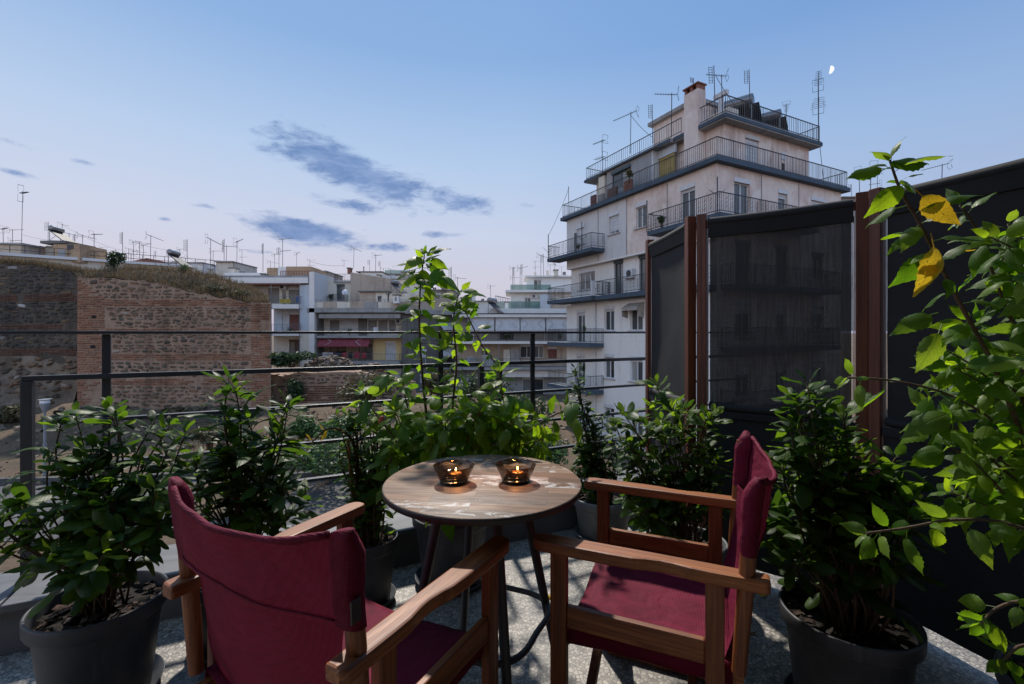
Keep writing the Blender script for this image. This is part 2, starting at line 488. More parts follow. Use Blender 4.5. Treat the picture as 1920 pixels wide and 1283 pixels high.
def terrazzo():
    m, t, p, _ = newmat('terrazzo tiles')
    g = t.node('ShaderNodeNewGeometry').outputs['Position']
    wob = t.node('ShaderNodeTexNoise'); wob.inputs['Scale'].default_value = 60
    t.l.new(g, wob.inputs['Vector'])
    va = t.node('ShaderNodeVectorMath', operation='MULTIPLY_ADD')
    t.l.new(wob.outputs[1], va.inputs[0]); va.inputs[1].default_value = (0.010, 0.010, 0.010); t.l.new(g, va.inputs[2])
    vo = t.node('ShaderNodeTexVoronoi', feature='F1'); vo.inputs['Scale'].default_value = 62
    t.l.new(va.outputs[0], vo.inputs['Vector'])
    ed = t.node('ShaderNodeTexVoronoi', feature='DISTANCE_TO_EDGE'); ed.inputs['Scale'].default_value = 62
    t.l.new(va.outputs[0], ed.inputs['Vector'])
    sp = t.node('ShaderNodeSeparateColor'); t.l.new(vo.outputs['Color'], sp.inputs[0])
    chip = t.ramp(sp.outputs[0], [(0.0, (0.15, 0.138, 0.122)), (0.25, (0.31, 0.285, 0.248)), (0.6, (0.41, 0.38, 0.33)), (1.0, (0.50, 0.46, 0.40))])
    e = t.smooth(ed.outputs['Distance'], 0.03, 0.16)
    c = t.mix(e, (0.16, 0.155, 0.15), chip)
    dirt = t.noise(g, 1.7, 6, 0.65, 0.4)
    c = t.mix(0.75, c, t.ramp(dirt, [(0.32, (0.52, 0.51, 0.5)), (0.66, (1.05, 1.04, 1.02))]), 'MULTIPLY')
    t.put(p.inputs['Base Color'], c)
    t.put(p.inputs['Roughness'], t.ramp(dirt, [(0.3, (0.42,) * 3), (0.7, (0.6,) * 3)]))
    t.put(p.inputs['Normal'], t.bump(e, 0.12, 0.002))
    return m
M['terrazzo'] = terrazzo()

def marble():
    m, t, p, _ = newmat('weathered marble coping')
    g = t.node('ShaderNodeNewGeometry').outputs['Position']
    n = t.noise(t.mapping(g, (3, 9, 9), (0, 0, R(-26))), 1.0, 7, 0.6, 1.2)
    c = t.ramp(n, [(0.3, (0.06, 0.064, 0.07)), (0.5, (0.10, 0.104, 0.112)), (0.7, (0.135, 0.136, 0.14))])
    d = t.noise(g, 4, 6, 0.7)
    c = t.mix(0.5, c, t.ramp(d, [(0.35, (0.5, 0.5, 0.5)), (0.6, (1, 1, 1))]), 'MULTIPLY')
    t.put(p.inputs['Base Color'], c); p.inputs['Roughness'].default_value = 0.6
    return m
M['marble'] = marble()
M['parapet'] = plaster('parapet plaster', (0.14, 0.14, 0.15), (0.085, 0.085, 0.09), 0.6, 0.85, 1.5)

# ------------------------------------------------------------------ terrace
RA = Vector((165.3 / 86.0 * (52 - 960) / FPX, 165.3 / 86.0, 0))              # left end of the railing panel
RB = Vector((165.3 / 35.7 * (1610 - 960) / FPX, 165.3 / 35.7, 0))
RD = (RB - RA).normalized()                        # along the railing, towards the right
RN = Vector((RD.y, -RD.x, 0))                      # towards the terrace
def rail_at(px):
    """point of the railing line under pixel column px"""
    k = (px - 960) / FPX
    # RA + s RD : x = k y
    s = (k * RA.y - RA.x) / (RD.x - k * RD.y)
    return RA + RD * s
def rs(px): return (rail_at(px) - RA).dot(RD)
def rp(s, n=0.0, z=0.0): 
    q = RA + RD * s + RN * n
    return Vector((q.x, q.y, z))

def terrace():
    b = MB()
    a0, a1 = rp(-4, 0.0), rp(4.6, 0.0)
    q = [a0, rp(-4, 4.6), rp(4.6, 4.6), a1]
    b.add([(*p.xy, -0.25) for p in q] + [(*p.xy, 0.0) for p in q],
          [(0, 3, 2, 1), (4, 5, 6, 7), (0, 1, 5, 4), (1, 2, 6, 5), (2, 3, 7, 6), (3, 0, 4, 7)])
    # normals out
    o = struct(b.build('terrace_floor', M['terrazzo']))
    bm = bmesh.new(); bm.from_mesh(o.data); bmesh.ops.recalc_face_normals(bm, faces=bm.faces); bm.to_mesh(o.data); bm.free()
    # body of the house under the terrace
    b = MB()
    q = [rp(-4, -0.06), rp(-4, 4.5), rp(4.6, 4.5), rp(4.6, -0.06)]
    b.hexa([(*p.xy, -6.6) for p in q] + [(*p.xy, -0.26) for p in q])
    o = b.build('house_body', M['parapet'])
    tag(o, 'plastered house storeys that carry the terrace', 'building')
    # parapet with marble coping slabs
    root = empty('parapet', rp(0, 0, 0), 'low plastered parapet with grey marble coping along the terrace edge', 'wall')
    b = MB(root.location)
    n0, n1 = 0.19, -0.10
    q = [rp(-4, n0, 0.002), rp(4.6, n0, 0.002), rp(4.6, n1, 0.002), rp(-4, n1, 0.002)]
    b.hexa(q + [p + Vector((0, 0, 0.163)) for p in q])
    b.build('plinth', M['parapet'], root)
    s = -4.0
    while s < 4.5:
        b = MB(root.location)
        e = s + 0.992
        q = [rp(s, n0 + 0.025, 0.167), rp(e, n0 + 0.025, 0.167), rp(e, n1 - 0.025, 0.167), rp(s, n1 - 0.025, 0.167)]
        b.hexa(q + [p + Vector((0, 0, 0.032)) for p in q])
        b.build('coping_slab', M['marble'], root, bevel=0.005)
        s += 1.0
    # railing
    root = empty('railing', rp(0, 0, 0.2), 'grey steel railing with horizontal bars along the terrace parapet', 'railing')
    L = root.location
    def bar(s0, s1, z, w=0.014, h=0.012, name='bar', n=0.0):
        b = MB(L); b.bar(rp(s0, n, z), rp(s1, n, z), w, h)
        return b.build(name, M['rail'], root, bevel=0.002)
    def post(s, z0, z1, w=0.034, d=0.016, name='post', n=0.0):
        b = MB(L)
        b.bar(rp(s, n, z0), rp(s, n, z1), w, d, RN)
        return b.build(name, M['rail'], root, bevel=0.002)
    bar(-3.9, 4.5, EYE + 0.001, 0.024, 0.013, 'top_rail')
    for px in (198, 827, 1000):
        post(rs(px), 0.2, 1.213, 0.030, 0.016, n=-0.012)
    post(-2.2, 0.2, 1.213, 0.045, 0.018, n=-0.012)
    # first panel
    s0, s1 = 0.0, rs(902)
    bar(s0 - 0.018, s1, 1.03, 0.022, 0.022, 'bar')
    post(s0, 0.201, 1.018, 0.036, 0.036)
    post(s1, 0.201, 1.018, 0.03, 0.03)
    sl = rs(133)
    for z in (0.84, 0.65, 0.46): bar(sl, s1 - 0.016, z, 0.03, 0.016)
    # second panel
    s2, s3 = rs(936), 4.4
    bar(s2 - 0.015, s3, 1.03, 0.022, 0.022)
    post(s2, 0.201, 1.018, 0.03, 0.03)
    for z in (0.84, 0.65, 0.46): bar(s2 + 0.016, s3, z, 0.03, 0.016)
terrace()

def shading_house_wall():  # unseen dark wall and slab, put in to keep sky light off the terrace
    root = empty('shading_house_wall', rp(0, 3.7, 0), 'unseen dark house wall and overhead slab behind the terrace, added to shade it', 'wall')
    b = MB(root.location)
    q = [rp(-4, 3.7), rp(4.6, 3.7), rp(4.6, 3.95), rp(-4, 3.95)]
    b.hexa([(*p.xy, 0.004) for p in q] + [(*p.xy, 5.8) for p in q])
    o = b.build('wall', plaster('dark wall plaster', (0.10, 0.095, 0.09), (0.07, 0.065, 0.06), 0.5), root)
    bm = bmesh.new(); bm.from_mesh(o.data); bmesh.ops.recalc_face_normals(bm, faces=bm.faces); bm.to_mesh(o.data); bm.free()
    b = MB(root.location)
    q = [rp(-4, 1.95), rp(4.6, 1.95), rp(4.6, 3.695), rp(-4, 3.695)]
    b.hexa([(*p.xy, 2.62) for p in q] + [(*p.xy, 2.80) for p in q])
    o = b.build('shade_slab', M['parapet'], root)  # added slab overhead, out of view, to darken the chairs and plants
    bm = bmesh.new(); bm.from_mesh(o.data); bmesh.ops.recalc_face_normals(bm, faces=bm.faces); bm.to_mesh(o.data); bm.free()
    for s in (0.2, 1.15):
        b = MB(root.location)
        for a, c, z0, z1 in ((s, s + .06, .01, 2.2), (s + .84, s + .9, .01, 2.2), (s + .06, s + .84, 2.14, 2.2), (s + .06, s + .84, .01, .12)):
            q = [rp(a, 3.64), rp(c, 3.64), rp(c, 3.697), rp(a, 3.697)]
            b.hexa([(*p.xy, z0) for p in q] + [(*p.xy, z1) for p in q])
        f = b.build('door_frame', M['wood_post'], root)
        b = MB(root.location); q = [rp(s + .06, 3.67), rp(s + .84, 3.67), rp(s + .84, 3.68), rp(s + .06, 3.68)]
        b.hexa([(*p.xy, .12) for p in q] + [(*p.xy, 2.14) for p in q])
        b.build('door_glass', plain('dark door glass', (0.02, 0.022, 0.025), .08), f)
shading_house_wall()

# ------------------------------------------------------------------ screens
def screen(A, B, label, dense, H=1.84):
    """wooden frame with a post at each end and shade cloth stretched between"""
    A, B = Vector((*A, 0)), Vector((*B, 0))
    root = empty('privacy_screen', A, label, 'screen', 'black shade screens in wooden frames')
    L = root.location
    d = (B - A).normalized(); n = Vector((-d.y, d.x, 0)); ln = (B - A).length
    def at(s, z, o=0.0): q = A + d * s + n * o; return Vector((q.x, q.y, z))
    for s in (0.024, ln - 0.024):
        b = MB(L); b.bar(at(s, 0.004), at(s, H), 0.046, 0.046, n)
        b.build('post', M['wood_post'], root, bevel=0.003)
    for z in (H - 0.055, 0.80):
        b = MB(L); b.bar(at(0.047, z), at(ln - 0.047, z), 0.03, 0.036)
        b.build('rail', M['wood_post'] if z > 1 else M['shade_dense'], root, bevel=0.003)
    # top roll of cloth over the rail, sagging a little
    b = MB(L)
    k = 14
    b.tube([at(0.055 + (ln - 0.11) * i / k, H - 0.045 - 0.004 * math.sin(math.pi * i / k)) for i in range(k + 1)], 0.024, 12)
    b.build('top_roll', M['shade_dense'], root, smooth=True)
    b = MB(L)
    for i in range(k):
        u0, u1 = 0.055 + (ln - 0.11) * i / k, 0.055 + (ln - 0.11) * (i + 1) / k
        for o in (0.0215, -0.0215):
            b.add([at(u0, H - 0.125, o * .35), at(u1, H - 0.125, o * .35), at(u1, H - 0.045, o), at(u0, H - 0.045, o)], [(0, 1, 2, 3)])
    b.build('top_hem', M['shade_dense'], root, smooth='all')
    # cloth
    b = MB(L); nx, nz = 10, 16
    z0, z1 = 0.845, H - 0.06
    g = []
    for j in range(nz + 1):
        for i in range(nx + 1):
            u, v = i / nx, j / nz
            o = 0.012 * math.sin(u * math.pi) * math.sin(v * math.pi) + 0.004 * mnoise.noise(Vector((u * 3, v * 4, ln * 9)))
            g.append(at(0.062 + (ln - 0.124) * u, z0 + (z1 - z0) * v, o))
    b.add(g, [(j * (nx + 1) + i, j * (nx + 1) + i + 1, (j + 1) * (nx + 1) + i + 1, (j + 1) * (nx + 1) + i) for j in range(nz) for i in range(nx)])
    b.build('shade_cloth', M['shade_dense'] if dense else M['shade'], root, smooth='all')
    b = MB(L)
    b.tube([at(0.06 + (ln - 0.12) * i / k, 0.842 - 0.006 * math.sin(math.pi * i / k)) for i in range(k + 1)], 0.021, 10)
    b.build('bottom_roll', M['shade_dense'], root, smooth=True)
    # lower cloth down to the floor
    b = MB(L); g = []
    for j in range(9):
        for i in range(nx + 1):
            u, v = i / nx, j / 8
            g.append(at(0.05 + (ln - 0.1) * u, 0.05 + (0.785 - 0.05) * v, -0.006 + 0.008 * math.sin(u * 9 + v * 2) * (1 - v)))
    b.add(g, [(j * (nx + 1) + i, j * (nx + 1) + i + 1, (j + 1) * (nx + 1) + i + 1, (j + 1) * (nx + 1) + i) for j in range(8) for i in range(nx)])
    b.build('lower_cloth', M['shade_dense'], root, smooth='all')
    for s in (0.053, ln - 0.053):
        b = MB(L)
        b.tube([at(s, 0.86, 0.0), at(s, H - 0.1, 0.0)], 0.0025, 6)
        b.build('side_wire', M['alu'], root)
    return root
PA, PB, PC, PD = (0.924, 3.13), (0.966, 2.46), (1.565, 2.03), (1.84, 1.33)
screen((0.921, 3.13), (0.957, 2.463), 'narrow black screen standing edge-on by the railing', True)
screen((0.980, 2.452), (1.573, 2.046), 'wide see-through black screen between two pairs of brown posts', False)
screen((1.566, 2.022), (1.86, 1.30), 'tall black screen behind the yellow-leaved hibiscus', True)
# hinges belong to the middle screen pair
# ------------------------------------------------------------------ director chairs
def make_chair(loc, rz, label):
    """faces local +y, floor at z 0"""
    root = empty('director_chair', loc, label, 'chair', 'wooden director chairs with burgundy cloth', rz)
    def bb(name, mat, fn, bev=0.003, smooth=False):
        b = MB(); fn(b); return b.build(name, mat, root, smooth, bev)
    XA = 0.278
    for sx in (-1, 1):
        # arm: straight inner edge, outer edge waisted behind the middle
        out = [(-0.026, -0.285), (0.012, -0.285), (0.024, -0.277), (0.025, -0.16), (0.024, -0.11), (0.017, -0.07), (0.016, -0.04),
               (0.021, -0.005), (0.030, 0.03), (0.033, 0.09), (0.034, 0.22), (0.034, 0.278), (0.026, 0.301), (0.008, 0.310), (-0.014, 0.309), (-0.026, 0.296), (-0.028, 0.0)]
        ol = [(sx * (XA + x), y) for x, y in out]
        if sx < 0: ol = ol[::-1]
        bb('armrest', M['wood_arm'], lambda b: b.prism(ol, 0.609, 0.641), 0.006)
        x = sx * XA
        bb('front_leg', M['wood_leg'], lambda b: b.bar((x, 0.235, 0), (x, 0.235, 0.6085), 0.028, 0.046, (0, 1, 0)))
        bb('rear_leg', M['wood_leg'], lambda b: b.bar((x, -0.165, 0), (x, -0.165, 0.6085), 0.028, 0.044, (0, 1, 0)))
        bb('side_board', M['wood_arm'], lambda b: b.box(x - 0.010, x + 0.010, -0.1425, 0.2115, 0.402, 0.462), 0.004)
        # back post: goes through the arm
        xp = sx * 0.278
        bb('back_post', M['wood_leg'], lambda b: b.tube([(xp, -0.218, 0.40), (xp, -0.232, 0.60), (xp, -0.250, 0.845)], [0.017, 0.019, 0.017], 12), 0, True)
        xr = sx * 0.246
        bb('seat_rail', M['wood_arm'], lambda b: b.box(xr - 0.014, xr + 0.014, -0.23, 0.25, 0.352, 0.384))
        bb('strut', M['wood_x'], lambda b: b.tube([(sx * 0.256, 0.235, 0.33), (sx * 0.225, 0.20, 0.345)], 0.008, 8), 0, True)
        for y in (0.17, -0.12):
            yo = y + sx * 0.017
            bb('cross_leg', M['wood_x'], lambda b: b.bar((-sx * 0.245, yo, 0.035), (sx * 0.232, yo, 0.350), 0.026, 0.036))
        bb('floor_runner', M['wood_arm'], lambda b: b.box(sx * 0.243 - 0.013, sx * 0.243 + 0.013, -0.14, 0.21, 0.006, 0.034))
    bb('brace', M['wood_x'], lambda b: b.box(-0.226, 0.226, -0.165, -0.147, 0.12, 0.15))
    # seat cloth, slack, wrapped round the rails
    b = MB(); nx, ny = 24, 18; g = []
    prof = []
    for i in range(nx + 1):
        u = -1 + 2 * i / nx
        prof.append((u * 0.264, 0.404 - 0.026 * (1 - u * u)))
    prof = [(-0.2645, 0.352), (-0.2685, 0.372), (-0.2685, 0.392)] + prof + [(0.2685, 0.392), (0.2685, 0.372), (0.2645, 0.352)]
    m = len(prof)
    for j in range(ny + 1):
        y = -0.205 + 0.435 * j / ny
        for i, (x, z) in enumerate(prof):
            w = 0.006 * mnoise.noise(Vector((x * 7, y * 9, loc[0] * 5))) + 0.003 * mnoise.noise(Vector((x * 22, y * 14, 3)))
            e = -0.006 * math.exp(-((j - ny) / 1.2) ** 2)
            g.append((x, y + 0.006 * math.sin(x * 12), z + w + e))
    b.add(g, [(j * m + i, j * m + i + 1, (j + 1) * m + i + 1, (j + 1) * m + i) for j in range(ny) for i in range(m - 1)])
    o = b.build('seat_cloth', M['fabric'], root, smooth='all')
    so = o.modifiers.new('thick', 'SOLIDIFY'); so.thickness = 0.003
    # back cloth: sleeve, panel, sleeve
    b = MB(); g = []; nz = 12
    pr = []
    rr = 0.0245
    pr.append((-0.2505, -0.021, 0.0))
    for k in range(8):                       # left sleeve: front inner side, round the outside of the post, to the back
        a = R(12 + 256 * k / 7)             # angle from the inner (+x) direction, through the front
        pr.append((-0.278 + rr * math.cos(a), rr * 0.92 * math.sin(a), 0.0))
    sl = pr[:]
    pan = []
    for i in range(23):
        u = -1 + 2 * i / 22
        pan.append((u * 0.252, -0.034 * (1 - u * u) - 0.0245, 1.0))
    right = [(-x, y, f) for x, y, f in reversed(sl)]
    prof = sl + pan + right
    m = len(prof)
    for j in range(nz + 1):
        v = j / nz
        for i, (x, y, f) in enumerate(prof):
            sag = (1 - (x / 0.282) ** 2) if abs(x) < 0.282 else 0
            pk = math.exp(-((abs(x) - 0.302) / 0.075) ** 2)
            z = 0.690 + (0.858 - 0.690) * v - sag * 0.024 * v + 0.020 * pk * v ** 3 + 0.003 * math.sin(x * 40) * v * (1 if abs(x) > 0.2 else 0.3)
            lean = -0.2395 - (z - 0.69) * 0.066
            w = 0.0055 * mnoise.noise(Vector((x * 9, z * 13, loc[1] * 3))) + 0.0028 * mnoise.noise(Vector((x * 30, z * 30, 1)))
            bow = 1.0 + 0.25 * (v - 0.5)
            top = 1.0 if v < 0.95 else 0.75
            xx = x
            if abs(x) > 0.2 and f == 0.0 and v > 0.75: y = y * (1 - .6 * ((v - .75) / .25) ** 2) - .010 * ((v - .75) / .25)
            g.append((xx, lean + y * bow * 1 + w, z))
    b.add(g, [(j * m + i, j * m + i + 1, (j + 1) * m + i + 1, (j + 1) * m + i) for j in range(nz) for i in range(m - 1)])
    back_grid = g
    # caps of the two sleeves
    for side in (0, m - 9):
        base = nz * m + side
        b.f.append(tuple(base + k for k in range(9)))
    o = b.build('back_cloth', M['fabric'], root, smooth='all')
    # rolled hem along the top edge
    b = MB(); pts = []
    for i in range(23):
        q = g[nz * m + 9 + i]; pts.append((q[0], q[1], q[2] - 0.001))
    b.tube(pts, 0.0065, 8)
    b.build('top_hem', M['fabric'], root, smooth='all')
    # cloth between back and seat
    b = MB(); g = []
    for j in range(11):
        v = j / 10
        for i in range(19):
            u = -1 + 2 * i / 18
            z = 0.70 - 0.305 * v - 0.02 * v * (1 - u * u)
            y = -0.2335 - 0.044 * (1 - u * u) * (1 - 0.6 * v) + 0.05 * v * v
            y += 0.004 * mnoise.noise(Vector((u * 2, v * 3, 4)))
            g.append((u * (0.250 - 0.018 * math.sin(math.pi * min(1, v * 1.3))), y, z))
    b.add(g, [(j * 19 + i, j * 19 + i + 1, (j + 1) * 19 + i + 1, (j + 1) * 19 + i) for j in range(10) for i in range(18)])
    b.build('lumbar_cloth', M['fabric'], root, smooth='all')
    # stitched seams: along the lower edge of the back and beside the two sleeves
    b = MB(); mb_ = len(prof)
    row = back_grid[1 * mb_ + 9: 1 * mb_ + 9 + 23]
    b.tube([(q[0], q[1] - .0022, q[2]) for q in row], .0016, 5)
    row = back_grid[1 * mb_ + 9: 1 * mb_ + 9 + 23]
    b.tube([(q[0], q[1] + .0022, q[2]) for q in row], .0016, 5)
    b.build('seam', M['fabric'], root, smooth='all')
    return root
def facing(dx, dy): return math.atan2(-dx, dy)
chair_near = make_chair((-0.416, 1.184, 0), facing(0.475, 0.880), 'burgundy director chair seen from behind, its back towards the camera')
chair_side = make_chair((0.460, 1.462, 0), facing(-0.915, 0.403), 'burgundy director chair seen from its side, right of the round table')
b = MB()
b.bar((0.3055, -0.262, 0.715), (0.3045, -0.262, 0.755), 0.004, 0.022, (0, 1, 0))
o = b.build('label_tag', plain('black label', (0.02, 0.012, 0.012), 0.5), chair_near, bevel=0.001)

# ------------------------------------------------------------------ table
TC = Vector((-0.095, 1.528, 0)); TR = 0.322; TZ = 0.735
def laminate():
    m, t, p, _ = newmat('printed plank laminate')
    co = t.mapping(coords(t), (1, 1, 1), (0, 0, R(6)))
    br = t.node('ShaderNodeTexBrick')
    t.l.new(co, br.inputs[0])
    br.inputs['Color1'].default_value = (0, 0, 0, 1); br.inputs['Color2'].default_value = (1, 1, 1, 1); br.inputs['Mortar'].default_value = (0.5, 0.5, 0.5, 1)
    br.inputs['Scale'].default_value = 1.0; br.inputs['Brick Width'].default_value = 0.34; br.inputs['Row Height'].default_value = 0.052
    br.inputs['Mortar Size'].default_value = 0.0009; br.inputs['Mortar Smooth'].default_value = 0.3
    br.offset = 0.37
    k = t.node('ShaderNodeSeparateColor'); t.l.new(br.outputs[0], k.inputs[0]); k = k.outputs[0]
    # shift the grain from plank to plank
    add = t.node('ShaderNodeVectorMath', operation='ADD'); t.l.new(co, add.inputs[0])
    cm = t.node('ShaderNodeCombineXYZ'); s = t.math('MULTIPLY', k, 37.0)
    t.l.new(s, cm.inputs[0]); t.l.new(s, cm.inputs[2]); t.l.new(cm.outputs[0], add.inputs[1])
    g = t.noise(t.mapping(add.outputs[0], (4, 34, 10)), 1.5, 6, 0.65, 0.8)
    gf = t.noise(t.mapping(add.outputs[0], (14, 260, 10)), 1.5, 4, 0.65, 0.3)
    c = t.ramp(k, [(0.0, (0.12, 0.070, 0.044)), (0.25, (0.27, 0.150, 0.088)), (0.45, (0.18, 0.122, 0.088)), (0.6, (0.31, 0.197, 0.127)), (0.8, (0.20, 0.15, 0.115)), (1.0, (0.29, 0.175, 0.107))])
    c = t.mix(0.7, c, t.ramp(g, [(0.3, (0.5, 0.46, 0.44)), (0.62, (1.2, 1.18, 1.15))]), 'MULTIPLY')
    c = t.mix(0.4, c, t.ramp(gf, [(0.35, (0.5, 0.48, 0.46)), (0.6, (1.1, 1.1, 1.1))]), 'MULTIPLY')
    # worn white paint on some planks
    k2 = t.math('FRACT', t.math('MULTIPLY', k, 7.31))
    wn = t.noise(t.mapping(add.outputs[0], (11, 30, 10)), 1.0, 9, 0.75, 0.8)
    wn2 = t.noise(co, 7, 3)
    th = t.math('ADD', t.math('ADD', wn, t.math('MULTIPLY', k2, 0.55)), t.math('MULTIPLY', wn2, 0.25))
    wm = t.smooth(th, 1.09, 1.13)
    c = t.mix(t.math('MULTIPLY', wm, 0.85), c, (0.56, 0.53, 0.50))
    mo = t.math('GREATER_THAN', br.outputs[1], 0.5)
    c = t.mix(t.math('MULTIPLY', mo, 0.6), c, (0.06, 0.04, 0.03))
    t.put(p.inputs['Base Color'], c)
    t.put(p.inputs['Roughness'], t.ramp(g, [(0.3, (0.62,) * 3), (0.7, (0.5,) * 3)]))
    p.inputs['Specular IOR Level'].default_value = 0.25
    t.put(p.inputs['Normal'], t.bump(t.math('ADD', g, gf), 0.10, 0.001))
    return m
def table():
    root = empty('bistro_table', TC, 'round bistro table with printed plank top on thin black legs', 'table')
    b = MB()
    b.lathe([(TR - 0.012, TZ - 0.022), (TR - 0.003, TZ - 0.020), (TR - 0.0005, TZ - 0.012), (TR - 0.0005, TZ - 0.005), (TR - 0.0022, TZ - 0.0022), (TR - 0.003, TZ - 0.0022), (TR - 0.003, TZ - 0.014), (TR - 0.012, TZ - 0.022)], 96)
    b.build('edge_band', plain('dark edge band', (0.03, 0.027, 0.026), 0.5), root, smooth=True)
    b = MB()
    b.lathe([(TR - 0.0035, TZ - 0.018), (TR - 0.0035, TZ - 0.001), (TR - 0.005, TZ)], 96)
    b.build('tabletop', laminate(), root, smooth=True)
    b = MB()
    b.lathe([(0.155, TZ - 0.034), (0.155, TZ - 0.0185)], 48)
    b.build('mounting_plate', M['metal_dark'], root, smooth=True)
    feet = []
    for k in range(4):
        a = R(20 + 90 * k)
        d = Vector((math.cos(a), math.sin(a), 0))
        p0 = d * 0.135 + Vector((0, 0, TZ - 0.035)); p1 = d * 0.285 + Vector((0, 0, 0.006))
        b = MB(); b.tube([p0, p1], [0.0165, 0.0135], 16)
        l = b.build('leg', M['metal_dark'], root, smooth=True)
        b = MB(); b.tube([d * 0.285 + Vector((0, 0, 0.0005)), d * 0.2835 + Vector((0, 0, 0.016))], 0.017, 14)
        b.build('foot_cap', M['shade_dense'], l, smooth=True)
    # rounded square foot ring
    z = 0.285; rr = 0.285 - (0.285 - 0.135) * z / TZ + 0.0
    pts = []
    for i in range(65):
        a = 2 * math.pi * i / 64 + R(20)
        c = math.cos(2 * (a - R(20))) ** 2
        r = rr * (0.84 + 0.16 * c)
        pts.append((r * math.cos(a), r * math.sin(a), z))
    b = MB(); b.tube(pts, 0.0095, 10, cap=False)
    b.build('foot_ring', M['metal_dark'], root, smooth=True)
table()

def smoke_glass():
    m, t, p, out = newmat('smoked glass')
    tr = t.node('ShaderNodeBsdfTransparent')
    g = t.node('ShaderNodeNewGeometry').outputs['Position']
    sp = t.noise(g, 420, 2)
    t.put(tr.inputs[0], t.ramp(sp, [(0.3, (0.62, 0.49, 0.38)), (0.72, (0.76, 0.63, 0.50))]))
    gl = t.node('ShaderNodeBsdfGlossy'); gl.inputs['Roughness'].default_value = 0.04
    fr = t.node('ShaderNodeFresnel'); fr.inputs[0].default_value = 1.5
    mx = t.node('ShaderNodeMixShader')
    t.l.new(t.math('MULTIPLY', fr.outputs[0], 0.8), mx.inputs[0]); t.l.new(tr.outputs[0], mx.inputs[1]); t.l.new(gl.outputs[0], mx.inputs[2])
    t.l.new(mx.outputs[0], out.inputs[0])
    return m
M['smoke'] = smoke_glass()
def emis(name, col, st):
    m, t, p, out = newmat(name)
    p.inputs['Base Color'].default_value = (*col, 1)
    p.inputs['Emission Color'].default_value = (*col, 1); p.inputs['Emission Strength'].default_value = st
    return m
M['flame'] = emis('candle flame', (1.0, 0.55, 0.18), 14)
def waxmat():
    m, t, p, out = newmat('candle wax')
    p.inputs['Base Color'].default_value = (0.85, 0.55, 0.32, 1)
    p.inputs['Roughness'].default_value = 0.35
    p.inputs['Subsurface Weight'].default_value = 0.6
    p.inputs['Subsurface Radius'].default_value = (0.02, 0.01, 0.004)
    return m
M['wax'] = waxmat()
def bowl(px, py, label, clabel):
    Y = FPX * (EYE - TZ) / (py - 624)
    c = P(px, py, Y); c.z = TZ + 0.0006
    root = empty('glass_bowl', c, label, 'candle bowl', 'smoked glass candle bowls')
    b = MB()
    prof = [(0.0, 0.0), (0.040, 0.0), (0.043, 0.002), (0.0435, 0.009), (0.047, 0.013), (0.062, 0.056), (0.0655, 0.068), (0.0645, 0.0695), (0.062, 0.068),
            (0.058, 0.054), (0.043, 0.018), (0.038, 0.0125), (0.0, 0.0115)]
    b.lathe([(r_ * 1.02, z_ * .82) for r_, z_ in prof], 64)
    b.build('bowl_wall', M['smoke'], root, smooth='all')
    b = MB(); b.lathe([(0.0428, 0.0015), (0.0452, 0.0015), (0.0458, 0.0085), (0.0440, 0.0095)], 48)
    b.build('foot_rim', plain('dark glass foot', (0.012, 0.014, 0.013), 0.15), root, smooth='all')
    cr = empty('tealight', c + Vector((0.006, 0.004, 0.0125)), clabel, 'candle', 'burning tealights')
    b = MB(); b.lathe([(0.0, 0.0), (0.0195, 0.0), (0.0197, 0.016), (0.0191, 0.016), (0.0189, 0.002), (0.0, 0.0018)], 32)
    b.build('cup', M['alu'], cr, smooth=True)
    b = MB(); b.lathe([(0.0186, 0.0022), (0.0186, 0.0135), (0.0165, 0.0125), (0.0, 0.0122)], 32)
    b.build('wax', M['wax'], cr, smooth=True)
    b = MB(); b.tube([(0, 0, 0.012), (0.0004, 0, 0.017)], 0.0008, 6)
    b.build('wick', M['shade_dense'], cr)
    b = MB(); b.lathe([(0.0006, 0.0165), (0.0028, 0.0195), (0.0031, 0.0225), (0.0022, 0.0270), (0.0008, 0.0315), (0.0, 0.033)], 14)
    b.build('flame', M['flame'], cr, smooth='all')
    ld = bpy.data.lights.new('candle_light', 'POINT'); ld.energy = 0.4; ld.color = (1.0, 0.50, 0.17); ld.shadow_soft_size = 0.004
    lo = bpy.data.objects.new('candle_light', ld); COL.objects.link(lo); lo.parent = cr; lo.location = (0, 0, 0.036)
bowl(851, 904, 'left one of the two smoked glass candle bowls on the table', 'burning tealight in the left smoked glass bowl')
bowl(967, 902, 'right one of the two smoked glass candle bowls on the table', 'burning tealight in the right smoked glass bowl')
